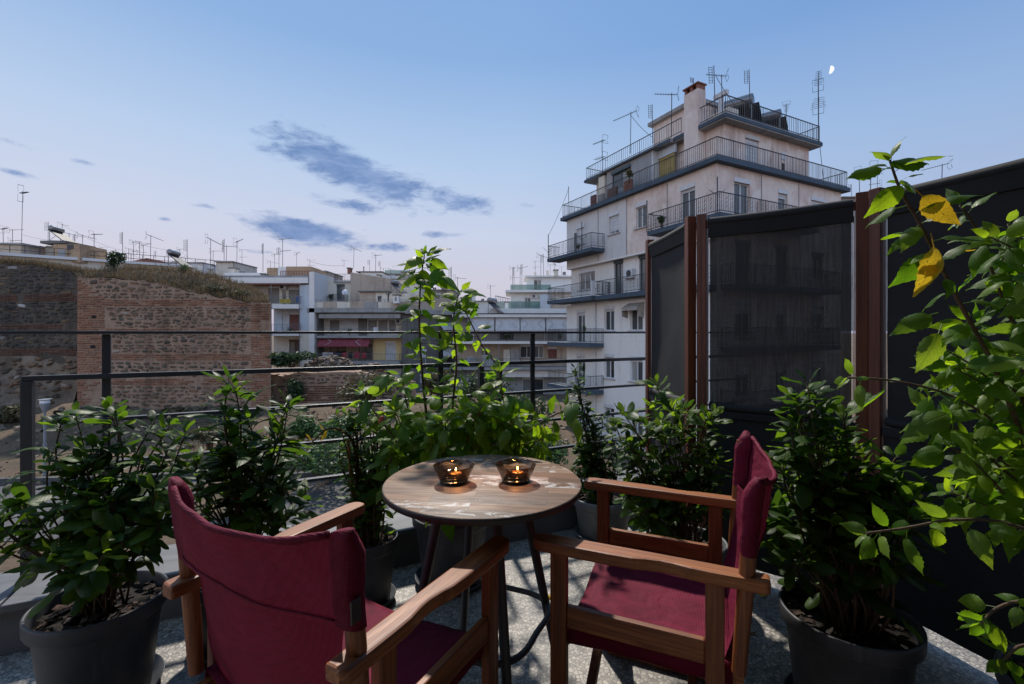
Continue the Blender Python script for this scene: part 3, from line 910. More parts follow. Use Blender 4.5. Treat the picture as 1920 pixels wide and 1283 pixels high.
# ------------------------------------------------------------------ ground
def smst(a, b, x):
    t = max(0.0, min(1.0, (x - a) / (b - a))); return t * t * (3 - 2 * t)
def gz(x, y):
    z = -5.9
    z += 1.45 * smst(23, 33.5, y) * (1 - 0.75 * smst(-3, 6, x)) * (1 - smst(44, 50, y))
    z += (0.55 * mnoise.noise(Vector((x * 0.25, y * 0.25, 1))) + 0.26 * mnoise.noise(Vector((x * 0.9, y * 0.9, 5)))) * smst(20, 26, y) * (1 - smst(40, 46, y))
    return z
def ground():
    m, t, p, _ = newmat('dry earth')
    g = t.node('ShaderNodeNewGeometry').outputs['Position']
    a = t.noise(g, 0.45, 7, 0.65, 0.5); f = t.noise(g, 5.0, 6, 0.7)
    c = t.ramp(a, [(0.30, (0.045, 0.042, 0.017)), (0.42, (0.095, 0.062, 0.035)), (0.55, (0.13, 0.085, 0.048)), (0.7, (0.10, 0.071, 0.043))])
    c = t.mix(0.6, c, t.ramp(f, [(0.3, (0.5, 0.5, 0.48)), (0.7, (1.15, 1.15, 1.12))]), 'MULTIPLY')
    t.put(p.inputs['Base Color'], c); p.inputs['Roughness'].default_value = 0.95
    t.put(p.inputs['Normal'], t.bump(f, 0.8, 0.12))
    M['earth'] = m
    b = MB()
    xs = [-3000, -600, -150] + [-70 + 1.25 * i for i in range(97)] + [150, 600, 3000]
    ys = [-200, -40, 2] + [6 + 1.1 * i for i in range(42)] + [60, 90, 200, 800, 4000]
    for y in ys:
        for x in xs: b.v.append(Vector((x, y, gz(x, y) if 5 < y < 55 and abs(x) < 72 else -5.9)))
    n = len(xs)
    b.f = [(j * n + i, j * n + i + 1, (j + 1) * n + i + 1, (j + 1) * n + i) for j in range(len(ys) - 1) for i in range(n - 1)]
    struct(b.build('ground', m, smooth='all'))
    # path with kerb in front of the wall
    pm = plain('grey paving', (0.06, 0.059, 0.058), 0.85, 0.25, 2, 0.2, bscale=30)
    b = MB(); g = []
    for i in range(41):
        x = -30 + i * 0.8
        y0 = 14.5 + 0.10 * (x + 30); y1 = y0 + 6.5
        for y in (y0, y1): g.append((x, y, gz(x, y) + 0.03))
    b.add(g, [(2 * i, 2 * i + 2, 2 * i + 3, 2 * i + 1) for i in range(40)])
    struct(b.build('path', pm))
    b = MB(); 
    for i in range(40):
        x = -30 + i * 0.8
        y1 = 14.5 + 0.10 * (x + 30) + 6.5
        b.bar((x + .01, y1 + .1, gz(x, y1) + 0.10), (x + 0.79, y1 + .18, gz(x + 0.8, y1) + 0.10), 0.25, 0.42)
    struct(b.build('kerb', pm))
ground()

# ------------------------------------------------------------------ leaves on small distant plants
def leaf_card_mesh(n, rx, ry, rz, size, seed, flat=0.0):
    """crown as loose leaf clumps filling an uneven volume"""
    rnd = random.Random(seed); b = MB()
    lobes = [(Vector((rnd.uniform(-.55, .55) * rx, rnd.uniform(-.55, .55) * ry, rnd.uniform(-.6, .6) * rz)), rnd.uniform(0.45, 0.75)) for _ in range(8)]
    for i in range(n):
        lc, lr = rnd.choice(lobes)
        d = Vector((rnd.gauss(0, 1), rnd.gauss(0, 1), rnd.gauss(0, 1))).normalized() * (rnd.random() ** 0.4)
        c = lc + Vector((d.x * rx, d.y * ry, d.z * rz)) * lr
        ax = Vector((rnd.gauss(0, 1), rnd.gauss(0, 1), rnd.gauss(0, 0.7))).normalized()
        sd_ = ax.cross(Vector((rnd.gauss(0, 1), rnd.gauss(0, 1), rnd.gauss(0, 1)))).normalized()
        s = size * rnd.uniform(0.6, 1.35)
        b.add([c - ax * s, c + sd_ * s * 0.42, c + ax * s, c - sd_ * s * 0.42], [(0, 1, 2, 3)])
    return b
def simple_leafmat(name, stops, tw=0.3):
    m, t, p, out = newmat(name)
    r = t.node('ShaderNodeNewGeometry').outputs['Random Per Island']
    c = t.ramp(r, stops)
    t.put(p.inputs['Base Color'], c); p.inputs['Roughness'].default_value = 0.6
    ts = t.node('ShaderNodeBsdfTranslucent'); t.put(ts.inputs[0], c)
    mx = t.node('ShaderNodeMixShader'); mx.inputs[0].default_value = tw
    t.l.new(p.outputs[0], mx.inputs[1]); t.l.new(ts.outputs[0], mx.inputs[2]); t.l.new(mx.outputs[0], out.inputs[0])
    return m
M['bush_a'] = simple_leafmat('dark bush leaves', [(0, (0.018, 0.035, 0.016)), (0.6, (0.035, 0.065, 0.022)), (1, (0.06, 0.10, 0.03))])
M['bush_b'] = simple_leafmat('dry bush leaves', [(0, (0.04, 0.045, 0.02)), (0.5, (0.085, 0.075, 0.035)), (1, (0.15, 0.12, 0.06))])
M['bush_c'] = simple_leafmat('fresh bush leaves', [(0, (0.025, 0.06, 0.02)), (0.6, (0.05, 0.11, 0.03)), (1, (0.08, 0.16, 0.04))])
M['grass_dry'] = simple_leafmat('dry grass', [(0, (0.10, 0.068, 0.035)), (0.45, (0.17, 0.115, 0.06)), (0.8, (0.095, 0.078, 0.036)), (1, (0.24, 0.17, 0.09))])
def bush(c, rx, rz, n, size, mat, seed, label, name='bush', cat='bush', stem=0.3, group=None):
    root = empty(name, c, label, cat, group)
    cr = leaf_card_mesh(n, rx, rx * 0.8, rz, size, seed)
    for v in cr.v: v.z += rz + stem
    stuff(cr.build('crown', mat, root))
    b = MB(); rnd = random.Random(seed)
    for k in range(4):
        q = Vector((rnd.uniform(-.5, .5) * rx, rnd.uniform(-.4, .4) * rx, stem + rz * rnd.uniform(0.9, 1.4)))
        b.tube([(q.x * .1, q.y * .1, -0.25), (q.x * .4, q.y * .4, q.z * 0.45), q], [0.05 * rx + .02, 0.035 * rx + .012, 0.008], 6)
    b.build('trunk', M['wood_bark'], root, smooth='all')
    return root

# ------------------------------------------------------------------ old walls
def stone_mesh(seed, mat):
    rnd = random.Random(seed); b = MB(); n = 9
    o = []
    for k in range(n):
        a = 2 * math.pi * k / n + rnd.uniform(-.2, .2)
        c, s = math.cos(a), math.sin(a)
        r = 1 / max(abs(c) ** 1.0, abs(s) ** 1.0, 0.72) * 0.5 * rnd.uniform(0.86, 1.0)
        o.append((r * c, r * s))
    vs = [(x, 0, z) for x, z in o] + [(x * 0.94, -0.6, z * 0.92) for x, z in o] + [(x * 0.7 + .02, -1.0 + rnd.uniform(-.1, .1), z * 0.66) for x, z in o]
    f = [(i, (i + 1) % n, n + (i + 1) % n, n + i) for i in range(n)] + [(n + i, n + (i + 1) % n, 2 * n + (i + 1) % n, 2 * n + i) for i in range(n)] + [tuple(range(2 * n, 3 * n))]
    b.add(vs, f); me = b.mesh('stone', mat, 'all'); return me
def brick_mesh(seed, mat):
    rnd = random.Random(seed); b = MB()
    j = lambda: rnd.uniform(-.035, .035)
    b.hexa([(-.5 + j(), -1, -.5 + j() * 2), (.5 + j(), -1 + j() * 3, -.5 + j() * 2), (.5, 0, -.5), (-.5, 0, -.5), (-.5 + j(), -1 + j() * 3, .5 + j() * 2), (.5 + j(), -1, .5 + j() * 2), (.5, 0, .5), (-.5, 0, .5)])
    return b.mesh('brick', mat)
def wallmat(name, dark, mid, light):
    m, t, p, _ = newmat(name)
    g = t.node('ShaderNodeNewGeometry').outputs['Position']
    a = t.noise(g, 0.5, 6, 0.65, 0.3); f = t.noise(g, 6, 7, 0.7)
    c = t.ramp(a, [(0.32, dark), (0.5, mid), (0.68, light)])
    st = t.noise(t.mapping(g, (1.1, 1.1, 0.10)), 1.0, 5, 0.6)
    c = t.mix(t.math('MULTIPLY', t.smooth(st, 0.50, 0.68), 0.6), c, t.mix(1.0, c, (0.42, 0.40, 0.38), 'MULTIPLY'))
    c = t.mix(0.65, c, t.ramp(f, [(0.3, (0.5, 0.5, 0.5)), (0.7, (1.15, 1.13, 1.1))]), 'MULTIPLY')
    t.put(p.inputs['Base Color'], c); p.inputs['Roughness'].default_value = 0.95
    t.put(p.inputs['Normal'], t.bump(f, 0.7, 0.08))
    return m
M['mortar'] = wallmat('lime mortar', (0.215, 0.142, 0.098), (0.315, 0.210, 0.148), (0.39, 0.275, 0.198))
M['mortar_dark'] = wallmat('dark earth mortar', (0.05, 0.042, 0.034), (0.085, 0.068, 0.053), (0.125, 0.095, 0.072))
M['core'] = wallmat('eroded rubble core', (0.11, 0.082, 0.06), (0.19, 0.143, 0.103), (0.25, 0.187, 0.135))
M['stone'] = bystone('fieldstone', [(0, (0.075, 0.060, 0.045)), (0.2, (0.130, 0.100, 0.072)), (0.4, (0.18, 0.128, 0.085)), (0.55, (0.10, 0.094, 0.074)), (0.75, (0.21, 0.150, 0.102)), (0.96, (0.19, 0.105, 0.062)), (1, (0.42, 0.36, 0.31))])
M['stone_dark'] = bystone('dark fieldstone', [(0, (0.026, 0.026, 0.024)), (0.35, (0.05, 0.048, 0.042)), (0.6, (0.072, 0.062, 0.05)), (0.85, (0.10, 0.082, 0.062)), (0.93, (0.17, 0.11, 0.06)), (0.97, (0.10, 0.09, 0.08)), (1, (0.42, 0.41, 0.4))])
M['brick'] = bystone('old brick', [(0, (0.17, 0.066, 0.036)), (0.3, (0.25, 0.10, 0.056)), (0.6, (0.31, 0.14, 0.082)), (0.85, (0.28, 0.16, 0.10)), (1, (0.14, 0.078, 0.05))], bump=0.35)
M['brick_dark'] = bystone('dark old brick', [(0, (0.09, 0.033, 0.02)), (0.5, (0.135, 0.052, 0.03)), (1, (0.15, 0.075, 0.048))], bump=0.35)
STONES = [stone_mesh(i, M['stone']) for i in range(7)]
STONES_D = [stone_mesh(i + 20, M['stone_dark']) for i in range(7)]
BRICKS = [brick_mesh(i, M['brick']) for i in range(5)]
BRICKS_D = [brick_mesh(i + 9, M['brick_dark']) for i in range(4)]
def lay(root, pieces, name, limit=298):
    """pieces: (mesh, Matrix local). The largest become parts, the rest one joined part"""
    pieces.sort(key=lambda q: -(q[1].col[0].xyz.length * q[1].col[2].xyz.length))
    for me, mt in pieces[:limit]: inst(name, me, root, mt)
    rest = pieces[limit:]
    if rest:
        b = MB(); 
        for me, mt in rest: b.add([mt @ v.co for v in me.vertices], [tuple(p.vertices) for p in me.polygons])
        o = b.build(name + 's', rest[0][0].materials[0], root, smooth=False); stuff(o)
def TRS(x, y, z, sx, sy, sz, rot=0.0):
    return Matrix.Translation((x, y, z)) @ Matrix.Rotation(rot, 4, 'Y') @ Matrix.Diagonal((sx, sy, sz, 1))

def fill_stones(rnd, out, X0, X1, Z0, Z1, Y, w, h, meshes, skip=None, gap=0.90):
    z = Z0
    while z < Z1 - h * 0.3:
        rh = min(h * rnd.uniform(0.6, 1.45), Z1 - z)
        x = X0 - rnd.random() * w * 0.4
        while x < X1:
            rw = w * rnd.uniform(0.35, 1.75)
            cx, cz = x + rw / 2, z + rh / 2
            if cx + rw * .4 < X1 and cx - rw * .4 > X0 and not (skip and skip(cx, cz)):
                k = gap * rnd.uniform(0.66, 1.05)
                out.append((rnd.choice(meshes), TRS(cx, Y + 0.04, cz + rnd.uniform(-.28, .28) * rh, rw * (k + .04), rnd.uniform(0.07, 0.13), rh * k * rnd.uniform(0.55, 1.2), rnd.uniform(-.2, .2))))
            x += rw
        z += rh
def fill_bricks(rnd, out, X0, X1, Z0, Z1, Y, w, pitch, meshes, skip=None, h=0.54):
    z = Z0; row = 0
    while z < Z1 - pitch * 0.5:
        x = X0 + (row % 2) * -w * 0.5
        while x < X1:
            bw = w * rnd.uniform(0.8, 1.15)
            a, e = max(x, X0), min(x + bw, X1)
            cx, cz = (a + e) / 2, z + pitch / 2 + 0.02 * math.sin(x * 0.7)
            if e - a > 0.12 and rnd.random() > 0.03 and mnoise.noise(Vector((cx * .55, cz * .8, 4.4))) < 0.42 and not (skip and skip(cx, cz)):
                out.append((rnd.choice(meshes), TRS(cx, Y + 0.03, cz, (e - a) * 0.94, rnd.uniform(0.06, 0.10), pitch * h * rnd.uniform(.85, 1.1), rnd.uniform(-.015, .015))))
            x += bw
        z += pitch; row += 1
def px_x(px, Y): return (px - 960) / FPX * Y
def px_z(py, Y): return EYE - (py - 624) / FPX * Y

def wall_block(name, outline_px, Y, thick, mat, root, seed=1):
    """outline in pixels of the picture at depth Y, extruded away; front face gridded and uneven"""
    L = root.location
    raw = [(px_x(a, Y), px_z(c, Y)) for a, c in outline_px]; pts = []
    rg = random.Random(seed + len(raw))
    for (xa, za), (xb, zb) in zip(raw, raw[1:]):
        pts.append((xa, za)); k = int(abs(xb - xa) / .45)
        if za > -2 and zb > -2:
            for i in range(1, k): pts.append((xa + (xb - xa) * i / k, za + (zb - za) * i / k + rg.uniform(-.10, .16)))
    pts.append(raw[-1])
    b = MB(L); n = len(pts)
    x0 = min(x for x, z in pts); x1 = max(x for x, z in pts)
    fr = [Vector((x, Y, z)) for x, z in pts]; bk = [Vector((x - (thick * 0.58) * (x - x0) / (x1 - x0), Y + thick, z)) for x, z in pts]
    b.add(fr + bk, [tuple(range(n)), tuple(reversed(range(n, 2 * n)))] + [(i, n + i, n + (i + 1) % n, (i + 1) % n) for i in range(n)])
    o = b.build(name, mat, root)
    bm = bmesh.new(); bm.from_mesh(o.data); bmesh.ops.recalc_face_normals(bm, faces=bm.faces); bm.to_mesh(o.data); bm.free()
    return o
def interp(tab, x):
    for (a, b), (c, d) in zip(tab, tab[1:]):
        if a <= x <= c: return b + (d - b) * (x - a) / (c - a)
    return tab[0][1] if x < tab[0][0] else tab[-1][1]

def old_walls():
    rnd = random.Random(11)
    # --- tower front
    Y = 35.0
    root = empty('city_wall_tower', (px_x(326, Y), Y, -5.0), 'tower of the old city wall with brick corner bands and grey fieldstone panels', 'old wall')
    L = root.location
    top = [(145, 520), (170, 522), (215, 521), (280, 530), (340, 543), (400, 556), (440, 562), (470, 568), (508, 567)]
    wall_block('masonry_body', top[::1] + [(508, 830), (145, 830)], Y, 5.0, M['mortar'], root)
    s = Y / FPX
    def ztop(x): return px_z(interp(top, x / s + 960), Y)
    bricks, stones = [], []
    lx = lambda px: px_x(px, Y) - L.x
    lz = lambda py: px_z(py, Y) - L.z
    skip = lambda x, z: z + L.z > ztop(x + L.x) - 0.08
    # quoin edges (pixels): left tapers out upwards into the top course
    def quoin(x, z): # inside a brick zone?
        px = (x + L.x) / s + 960; py = 624 - (z + L.z - EYE) / s
        return px, py
    bands = [(562, 574), (616, 624), (664, 676), (708, 722)]
    for (a, c) in bands:
        fill_bricks(rnd, bricks, lx(198), lx(470), lz(c), lz(a), 0, 0.56, 0.165, BRICKS, skip)
    fill_bricks(rnd, bricks, lx(145.5), lx(196), lz(760), lz(522), 0, 0.56, 0.175, BRICKS, lambda x, z: skip(x, z) or (quoin(x, z)[1] < 562 and quoin(x, z)[0] > 150 + (quoin(x, z)[1] - 522) * 1.15) or (quoin(x, z)[1] > 700 and quoin(x, z)[0] > 150 + rnd.random() * 34))
    fill_bricks(rnd, bricks, lx(471), lx(507.5), lz(765), lz(568), 0, 0.50, 0.175, BRICKS, skip)
    prev = 574
    for (a, c) in [(576, 614), (626, 662), (678, 706), (724, 772)]:
        fill_stones(rnd, stones, lx(197), lx(470), lz(c), lz(a), 0, 0.52, 0.26, STONES, skip)
    fill_stones(rnd, stones, lx(150), lx(470), lz(561), lz(521), 0, 0.52, 0.26, STONES, lambda x, z: skip(x, z) or quoin(x, z)[0] < 152 + (quoin(x, z)[1] - 522) * 1.15)
    lay(root, bricks, 'brick'); lay(root, stones, 'stone')
    for px, py in ((177, 594), (175, 650)):      # putlog holes
        b = MB(L); x, z = px_x(px, Y), px_z(py, Y)
        b.box(x - .15, x + .15, Y - 0.075, Y + 0.0, z - .11, z + .11)
        b.build('putlog_hole', plain('dark hole', (0.012, 0.01, 0.01), 1.0), root)
    # --- recessed wall to the left
    Y2 = 38.0
    root = empty('city_wall', (px_x(40, Y2), Y2, -5.0), 'dark stretch of old city wall left of the tower, half eroded at its foot', 'old wall')
    L2 = root.location
    top2 = [(-330, 470), (-60, 488), (0, 494), (60, 497), (100, 506), (152, 512)]
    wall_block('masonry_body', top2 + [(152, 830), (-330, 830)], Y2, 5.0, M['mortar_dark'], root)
    s2 = Y2 / FPX
    def skip2(x, z): return z + L2.z > px_z(interp(top2, (x + L2.x) / s2 + 960), Y2) - 0.05
    lx = lambda px: px_x(px, Y2) - L2.x
    lz = lambda py: px_z(py, Y2) - L2.z
    bricks, stones, pale = [], [], []
    for (a, c) in [(553, 565), (607, 617), (654, 666)]:
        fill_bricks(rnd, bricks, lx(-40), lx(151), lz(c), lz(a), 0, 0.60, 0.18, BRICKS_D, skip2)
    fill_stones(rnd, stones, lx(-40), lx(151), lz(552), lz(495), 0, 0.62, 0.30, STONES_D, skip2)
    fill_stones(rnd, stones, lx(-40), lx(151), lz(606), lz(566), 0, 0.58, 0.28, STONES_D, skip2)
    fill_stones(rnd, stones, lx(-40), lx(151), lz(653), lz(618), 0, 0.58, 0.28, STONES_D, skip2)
    lay(root, bricks, 'brick'); lay(root, stones, 'stone')
    # eroded core: a sloping, lumpy mass at the foot
    b = MB(L2); nx, nz = 60, 30; g = []
    for j in range(nz + 1):
        for i in range(nx + 1):
            px = -200 + 352 * i / nx; py = 668 + 175 * j / nz
            v = j / nz
            x = px_x(px, Y2); z = px_z(py, Y2)
            out = 0.1 + 5.2 * v ** 1.6 + 0.45 * mnoise.noise(Vector((x * .5, z * .7, 2))) + 0.22 * mnoise.noise(Vector((x * 1.7, z * 2.1, 7)))
            out *= 1 - 0.65 * smst(110, 152, px)
            g.append((x, Y2 - out, z))
    n = nx + 1
    b.add(g, [(j * n + i, (j + 1) * n + i, (j + 1) * n + i + 1, j * n + i + 1) for j in range(nz) for i in range(nx)])
    b.build('eroded_core', M['core'], root, smooth='all')
    st = []
    for k in range(130):
        px, py = rnd.uniform(-30, 148), rnd.uniform(672, 770)
        x, z = px_x(px, Y2), px_z(py, Y2); v = (py - 668) / 175
        out = (0.1 + 5.2 * v ** 1.6 + 0.45 * mnoise.noise(Vector((x * .5, z * .7, 2)))) * (1 - 0.65 * smst(110, 152, px))
        q = rnd.uniform(0.2, 0.6)
        st.append((rnd.choice(STONES), TRS(x - L2.x, -out + 0.12, z - L2.z, q * 1.4, 0.3, q * 0.7, rnd.uniform(-.4, .4))))
    for me, mt in st: inst('stone', me, root, mt)
    # --- low ruin right of the tower
    Y3 = 37.0
    root = empty('ruined_wall', (px_x(620, Y3), Y3, -5.0), 'low ruined brick wall with rubble on top, right of the tower', 'old wall')
    L3 = root.location
    top3 = [(500, 700), (530, 706), (560, 698), (585, 700), (640, 697), (690, 700), (735, 712), (780, 716)]
    wall_block('masonry_body', top3 + [(780, 800), (500, 800)], Y3, 3.0, M['mortar'], root)
    lx = lambda px: px_x(px, Y3) - L3.x
    lz = lambda py: px_z(py, Y3) - L3.z
    bricks, stones = [], []
    fill_bricks(rnd, bricks, lx(565), lx(690), lz(752), lz(722), 0, 0.5, 0.18, BRICKS_D)
    fill_stones(rnd, stones, lx(510), lx(760), lz(720), lz(702), 0, 0.6, 0.3, STONES)
    fill_stones(rnd, stones, lx(510), lx(562), lz(756), lz(722), 0, 0.6, 0.3, STONES)
    fill_stones(rnd, stones, lx(692), lx(760), lz(756), lz(722), 0, 0.6, 0.3, STONES_D)
    lay(root, bricks, 'brick'); lay(root, stones, 'stone')
    # rubble mounds behind it
    def mound(label, pxc, rx, pyb, pyt, Ym, seed, mat):
        rr = random.Random(seed)
        c = Vector((px_x(pxc, Ym), Ym, px_z(pyb, Ym)))
        root = empty('rubble_mound', c, label, 'rubble mound')
        h = px_z(pyt, Ym) - c.z; rad = rx * Ym / FPX
        b = MB(); n = 28; g = []
        for j in range(n + 1):
            for i in range(n + 1):
                x, y = (-1 + 2 * i / n) * rad * 1.15, (-1 + 2 * j / n) * rad * 0.8
                d = math.hypot(x / rad, y / (rad * .7))
                z = h * (1 - smst(0.25, 1.1, d)) + 0.16 * mnoise.noise(Vector((x * 1.3, y * 1.3, seed))) - 0.5 * smst(0.9, 1.2, d)
                g.append((x, y, z))
        k = n + 1
        b.add(g, [(j * k + i, j * k + i + 1, (j + 1) * k + i + 1, (j + 1) * k + i) for j in range(n) for i in range(n)])
        b.build('earth_core', mat, root, smooth='all')
        st = []
        for _ in range(420):
            x, y = rr.uniform(-1, 1) * rad, rr.uniform(-1, .5) * rad * 0.7
            d = math.hypot(x / rad, y / (rad * .7))
            if d > 1: continue
            z = h * (1 - smst(0.25, 1.1, d)) + 0.16 * mnoise.noise(Vector((x * 1.3, y * 1.3, seed)))
            q = rr.uniform(0.10, 0.32)
            st.append((rr.choice(STONES), Matrix.Translation((x, y, z)) @ Matrix.Rotation(rr.uniform(0, 6), 4, 'Z') @ Matrix.Rotation(rr.uniform(-.6, .6), 4, 'X') @ Matrix.Diagonal((q * 1.5, q, q * .7, 1))))
        lay(root, st, 'stone', 200)
    mound('heap of pale rubble between the tower and the red awning house', 617, 62, 702, 671, 39.5, 3, M['core'])
    mound('rounded brown masonry stump below the yellow balcony', 700, 34, 716, 686, 39.0, 5, M['core'])
old_walls()
def slope_rocks():
    rr = random.Random(77); b = MB()
    for _ in range(1500):
        x, y = rr.uniform(-34, 4), rr.uniform(21, 35)
        q = 0.05 + 0.30 * rr.random() ** 3
        me = rr.choice(STONES)
        m = Matrix.Translation((x, y, gz(x, y))) @ Matrix.Rotation(rr.uniform(0, 6), 4, 'Z') @ Matrix.Rotation(rr.uniform(-1, 1), 4, 'X') @ Matrix.Diagonal((q * 1.4, q, q * .8, 1))
        b.add([m @ v.co for v in me.vertices], [tuple(p.vertices) for p in me.polygons])
    stuff(b.build('rubble', M['core']))
slope_rocks()

def grass_top():
    """dry grass on the wall tops"""
    rnd = random.Random(4)
    def blades(pts, h0, h1, n, name_seed):
        b = MB()
        for _ in range(n):
            x, y, z = pts(rnd)
            h = rnd.uniform(h0, h1); a = rnd.uniform(0, 6.28); w = rnd.uniform(0.012, 0.03)
            lean = Vector((rnd.gauss(0, .35), rnd.gauss(0, .35), 1)) * h
            d = Vector((math.cos(a), math.sin(a), 0)) * w
            p = Vector((x, y, z - 0.05))
            b.add([p - d, p + d, p + lean * .6 + d * .6, p + lean], [(0, 1, 2, 3)])
        return b
    Y = 35.0
    # earth mound on the tower, higher than the front edge
    topm = [(120, 512), (170, 515), (250, 516), (300, 520), (345, 527), (400, 538), (440, 548), (470, 562), (500, 567)]
    front = [(145, 520), (170, 522), (215, 521), (280, 530), (340, 543), (400, 556), (440, 562), (470, 568), (508, 567)]
    def zt(x, y):
        px = x / (Y / FPX) + 960
        zf = px_z(interp(front, px), Y); zb = px_z(interp([(145, 500), (200, 500), (260, 501), (330, 508), (400, 528), (440, 545), (480, 565), (508, 567)], px), Y)
        return zf + (zb - zf) * smst(0, 2.2, y - Y) + 0.12 * mnoise.noise(Vector((x, y, 0))) * smst(0, .6, y - Y)
    b = MB(); nx, ny = 70, 14; g = []
    for j in range(ny + 1):
        for i in range(nx + 1):
            y = Y - 0.02 + 4.9 * j / ny; x = px_x(145.5, Y) + (px_x(507.5, Y) - px_x(145.5, Y) - .58 * max(0, y - Y)) * i / nx
            g.append((x, y, zt(x, y) + 0.03))
    n = nx + 1
    b.add(g, [(j * n + i, j * n + i + 1, (j + 1) * n + i + 1, (j + 1) * n + i) for j in range(ny) for i in range(nx)])
    struct(b.build('mound_earth', M['earth'], smooth='all'))
    def pts(r):
        y = Y + 4.2 * r.random() ** 1.3; x = r.uniform(px_x(146, Y), px_x(505, Y) - .58 * (y - Y))
        return x, y, zt(x, y)
    b = blades(pts, 0.15, 0.70, 7500, 1)
    stuff(b.build('dry_grass', M['grass_dry']))
    Y2 = 38.0
    top2 = [(-330, 470), (-60, 488), (0, 494), (60, 497), (100, 506), (152, 512)]
    def pts2(r):
        px = r.uniform(-60, 152); y = Y2 + 3 * r.random() ** 1.4
        return px_x(px, Y2), y, px_z(interp(top2, px), Y2)
    b = blades(pts2, 0.3, 0.75, 6000, 2)
    stuff(b.build('dry_grass', M['grass_dry']))
    # greener scrub on the right shoulder of the tower
    rr = random.Random(9)
    for k, (px, py, w, h) in enumerate([(395, 548, 34, 20), (440, 556, 30, 18), (350, 535, 26, 14)]):
        bush(P(px, py + 6, Y + 1.2), w * Y / FPX, h * 0.5 * Y / FPX, 1500, 0.10, M['bush_b'], 40 + k, ['olive scrub on the middle of the tower top', 'dry scrub at the right shoulder of the tower top', 'small scrub on the left of the tower top'][k], stem=0.0)
    bush(P(215, 505, Y + 2.0), 0.85, 0.75, 900, 0.11, M['bush_a'], 61, 'small dark fig sapling growing on top of the old wall', 'sapling', 'tree', 0.1)
    bush(P(345, 512, Y + 2.6), 0.45, 0.35, 350, 0.08, M['bush_c'], 62, 'tiny green shoot beside the slanting heater on the wall', stem=0.0)
    # bushes on the lower ground
    for k, (px, py, Yb, w, h, mt, lb) in enumerate([
        (545, 688, 36.0, 40, 24, 'bush_a', 'dark ivy bush between the tower and the cream building'),
        (552, 752, 36.3, 15, 36, 'bush_a', 'column of ivy hanging on the ruined wall'),
        (690, 762, 33.0, 60, 60, 'bush_b', 'brown leafless thicket in front of the ruined wall'),
        (600, 885, 21.0, 85, 70, 'bush_c', 'big green bush below the railing bars'),
        (565, 822, 26.0, 32, 46, 'bush_c', 'small round green bush on the dirt slope'),
        (660, 900, 19.0, 70, 60, 'bush_a', 'dark bush low behind the bamboo cane plant'),
        (985, 800, 30.0, 55, 60, 'bush_a', 'dark tree below the white awnings'),
        (910, 760, 36.0, 60, 60, 'bush_a', 'dark shrub behind the tall hibiscus'),
        (820, 745, 40.0, 30, 45, 'bush_b', 'dry shrub at the foot of the brown facade'),
        (880, 880, 22.0, 120, 70, 'bush_c', 'broad green hedge deep below the terrace'),
        (480, 872, 20.0, 60, 50, 'bush_a', 'dark green bush seen between the two left shrubs'),
        (395, 835, 26.0, 42, 34, 'bush_b', 'dry bush on the slope above the kerb'),
        (625, 835, 24.0, 50, 52, 'bush_c', 'leafy bush directly left of the bamboo cane plant'),
        (330, 790, 32.5, 46, 22, 'bush_b', 'low scrub at the middle of the tower foot'),
        (455, 792, 32.5, 50, 26, 'bush_a', 'dark scrub at the right part of the tower foot'),
        (115, 800, 31.0, 26, 22, 'bush_a', 'dark scrub in the corner left of the tower foot'),
        (20, 790, 31.0, 34, 26, 'bush_b', 'grey brown scrub at the far left below the dark wall'),
        (1010, 880, 24.0, 60, 60, 'bush_c', 'green bush below the right end of the railing')]):
        rx = w * Yb / FPX; rz = h * 0.5 * Yb / FPX
        bush(P(px, py, Yb), rx, rz, 1700, 0.055 + 0.0035 * Yb * 0.9, M[mt], 80 + k, lb, stem=0.05)
    # weeds on the slope
    def pts3(r):
        x = r.uniform(-26, 2); y = r.uniform(22, 33)
        while mnoise.noise(Vector((x * .3, y * .3, 9))) < 0.0: x = r.uniform(-26, 2); y = r.uniform(22, 33)
        return x, y, gz(x, y)
    b = blades(pts3, 0.15, 0.4, 6000, 3)
    stuff(b.build('weeds', M['bush_b']))
grass_top()

def street_lamp(px, pyt, pyb, Y):
    c = P(px, pyb, Y); h = P(px, pyt, Y).z - c.z
    root = empty('street_lamp', c, 'slim grey street lamp on the path in front of the old wall', 'street lamp')
    g = plain('galvanised lamp post', (0.22, 0.235, 0.255), 0.4, 0.1, 4)
    b = MB(); b.tube([(0, 0, -0.4), (0, 0, h * 0.45)], 0.075, 12); b.tube([(0, 0, h * .45), (0, 0, h - 0.62)], [0.055, 0.05], 12)
    b.build('post', g, root, smooth=True)
    b = MB(); b.lathe([(0.06, h - 0.66), (0.09, h - 0.6), (0.20, h - 0.24), (0.20, h - 0.2)], 20)
    b.build('lamp_body', g, root, smooth=True)
    b = MB(); b.lathe([(0.19, h - 0.2), (0.20, h - 0.08), (0.15, h - 0.04)], 20)
    b.build('diffuser', plain('milky diffuser', (0.75, 0.77, 0.8), 0.25, 0.05), root, smooth=True)
    b = MB(); b.lathe([(0.25, h - 0.038), (0.25, h - 0.02), (0.1, h), (0, h + .01)], 20)
    b.build('cap', g, root, smooth=True)
street_lamp(84, 748, 902, 22.5)
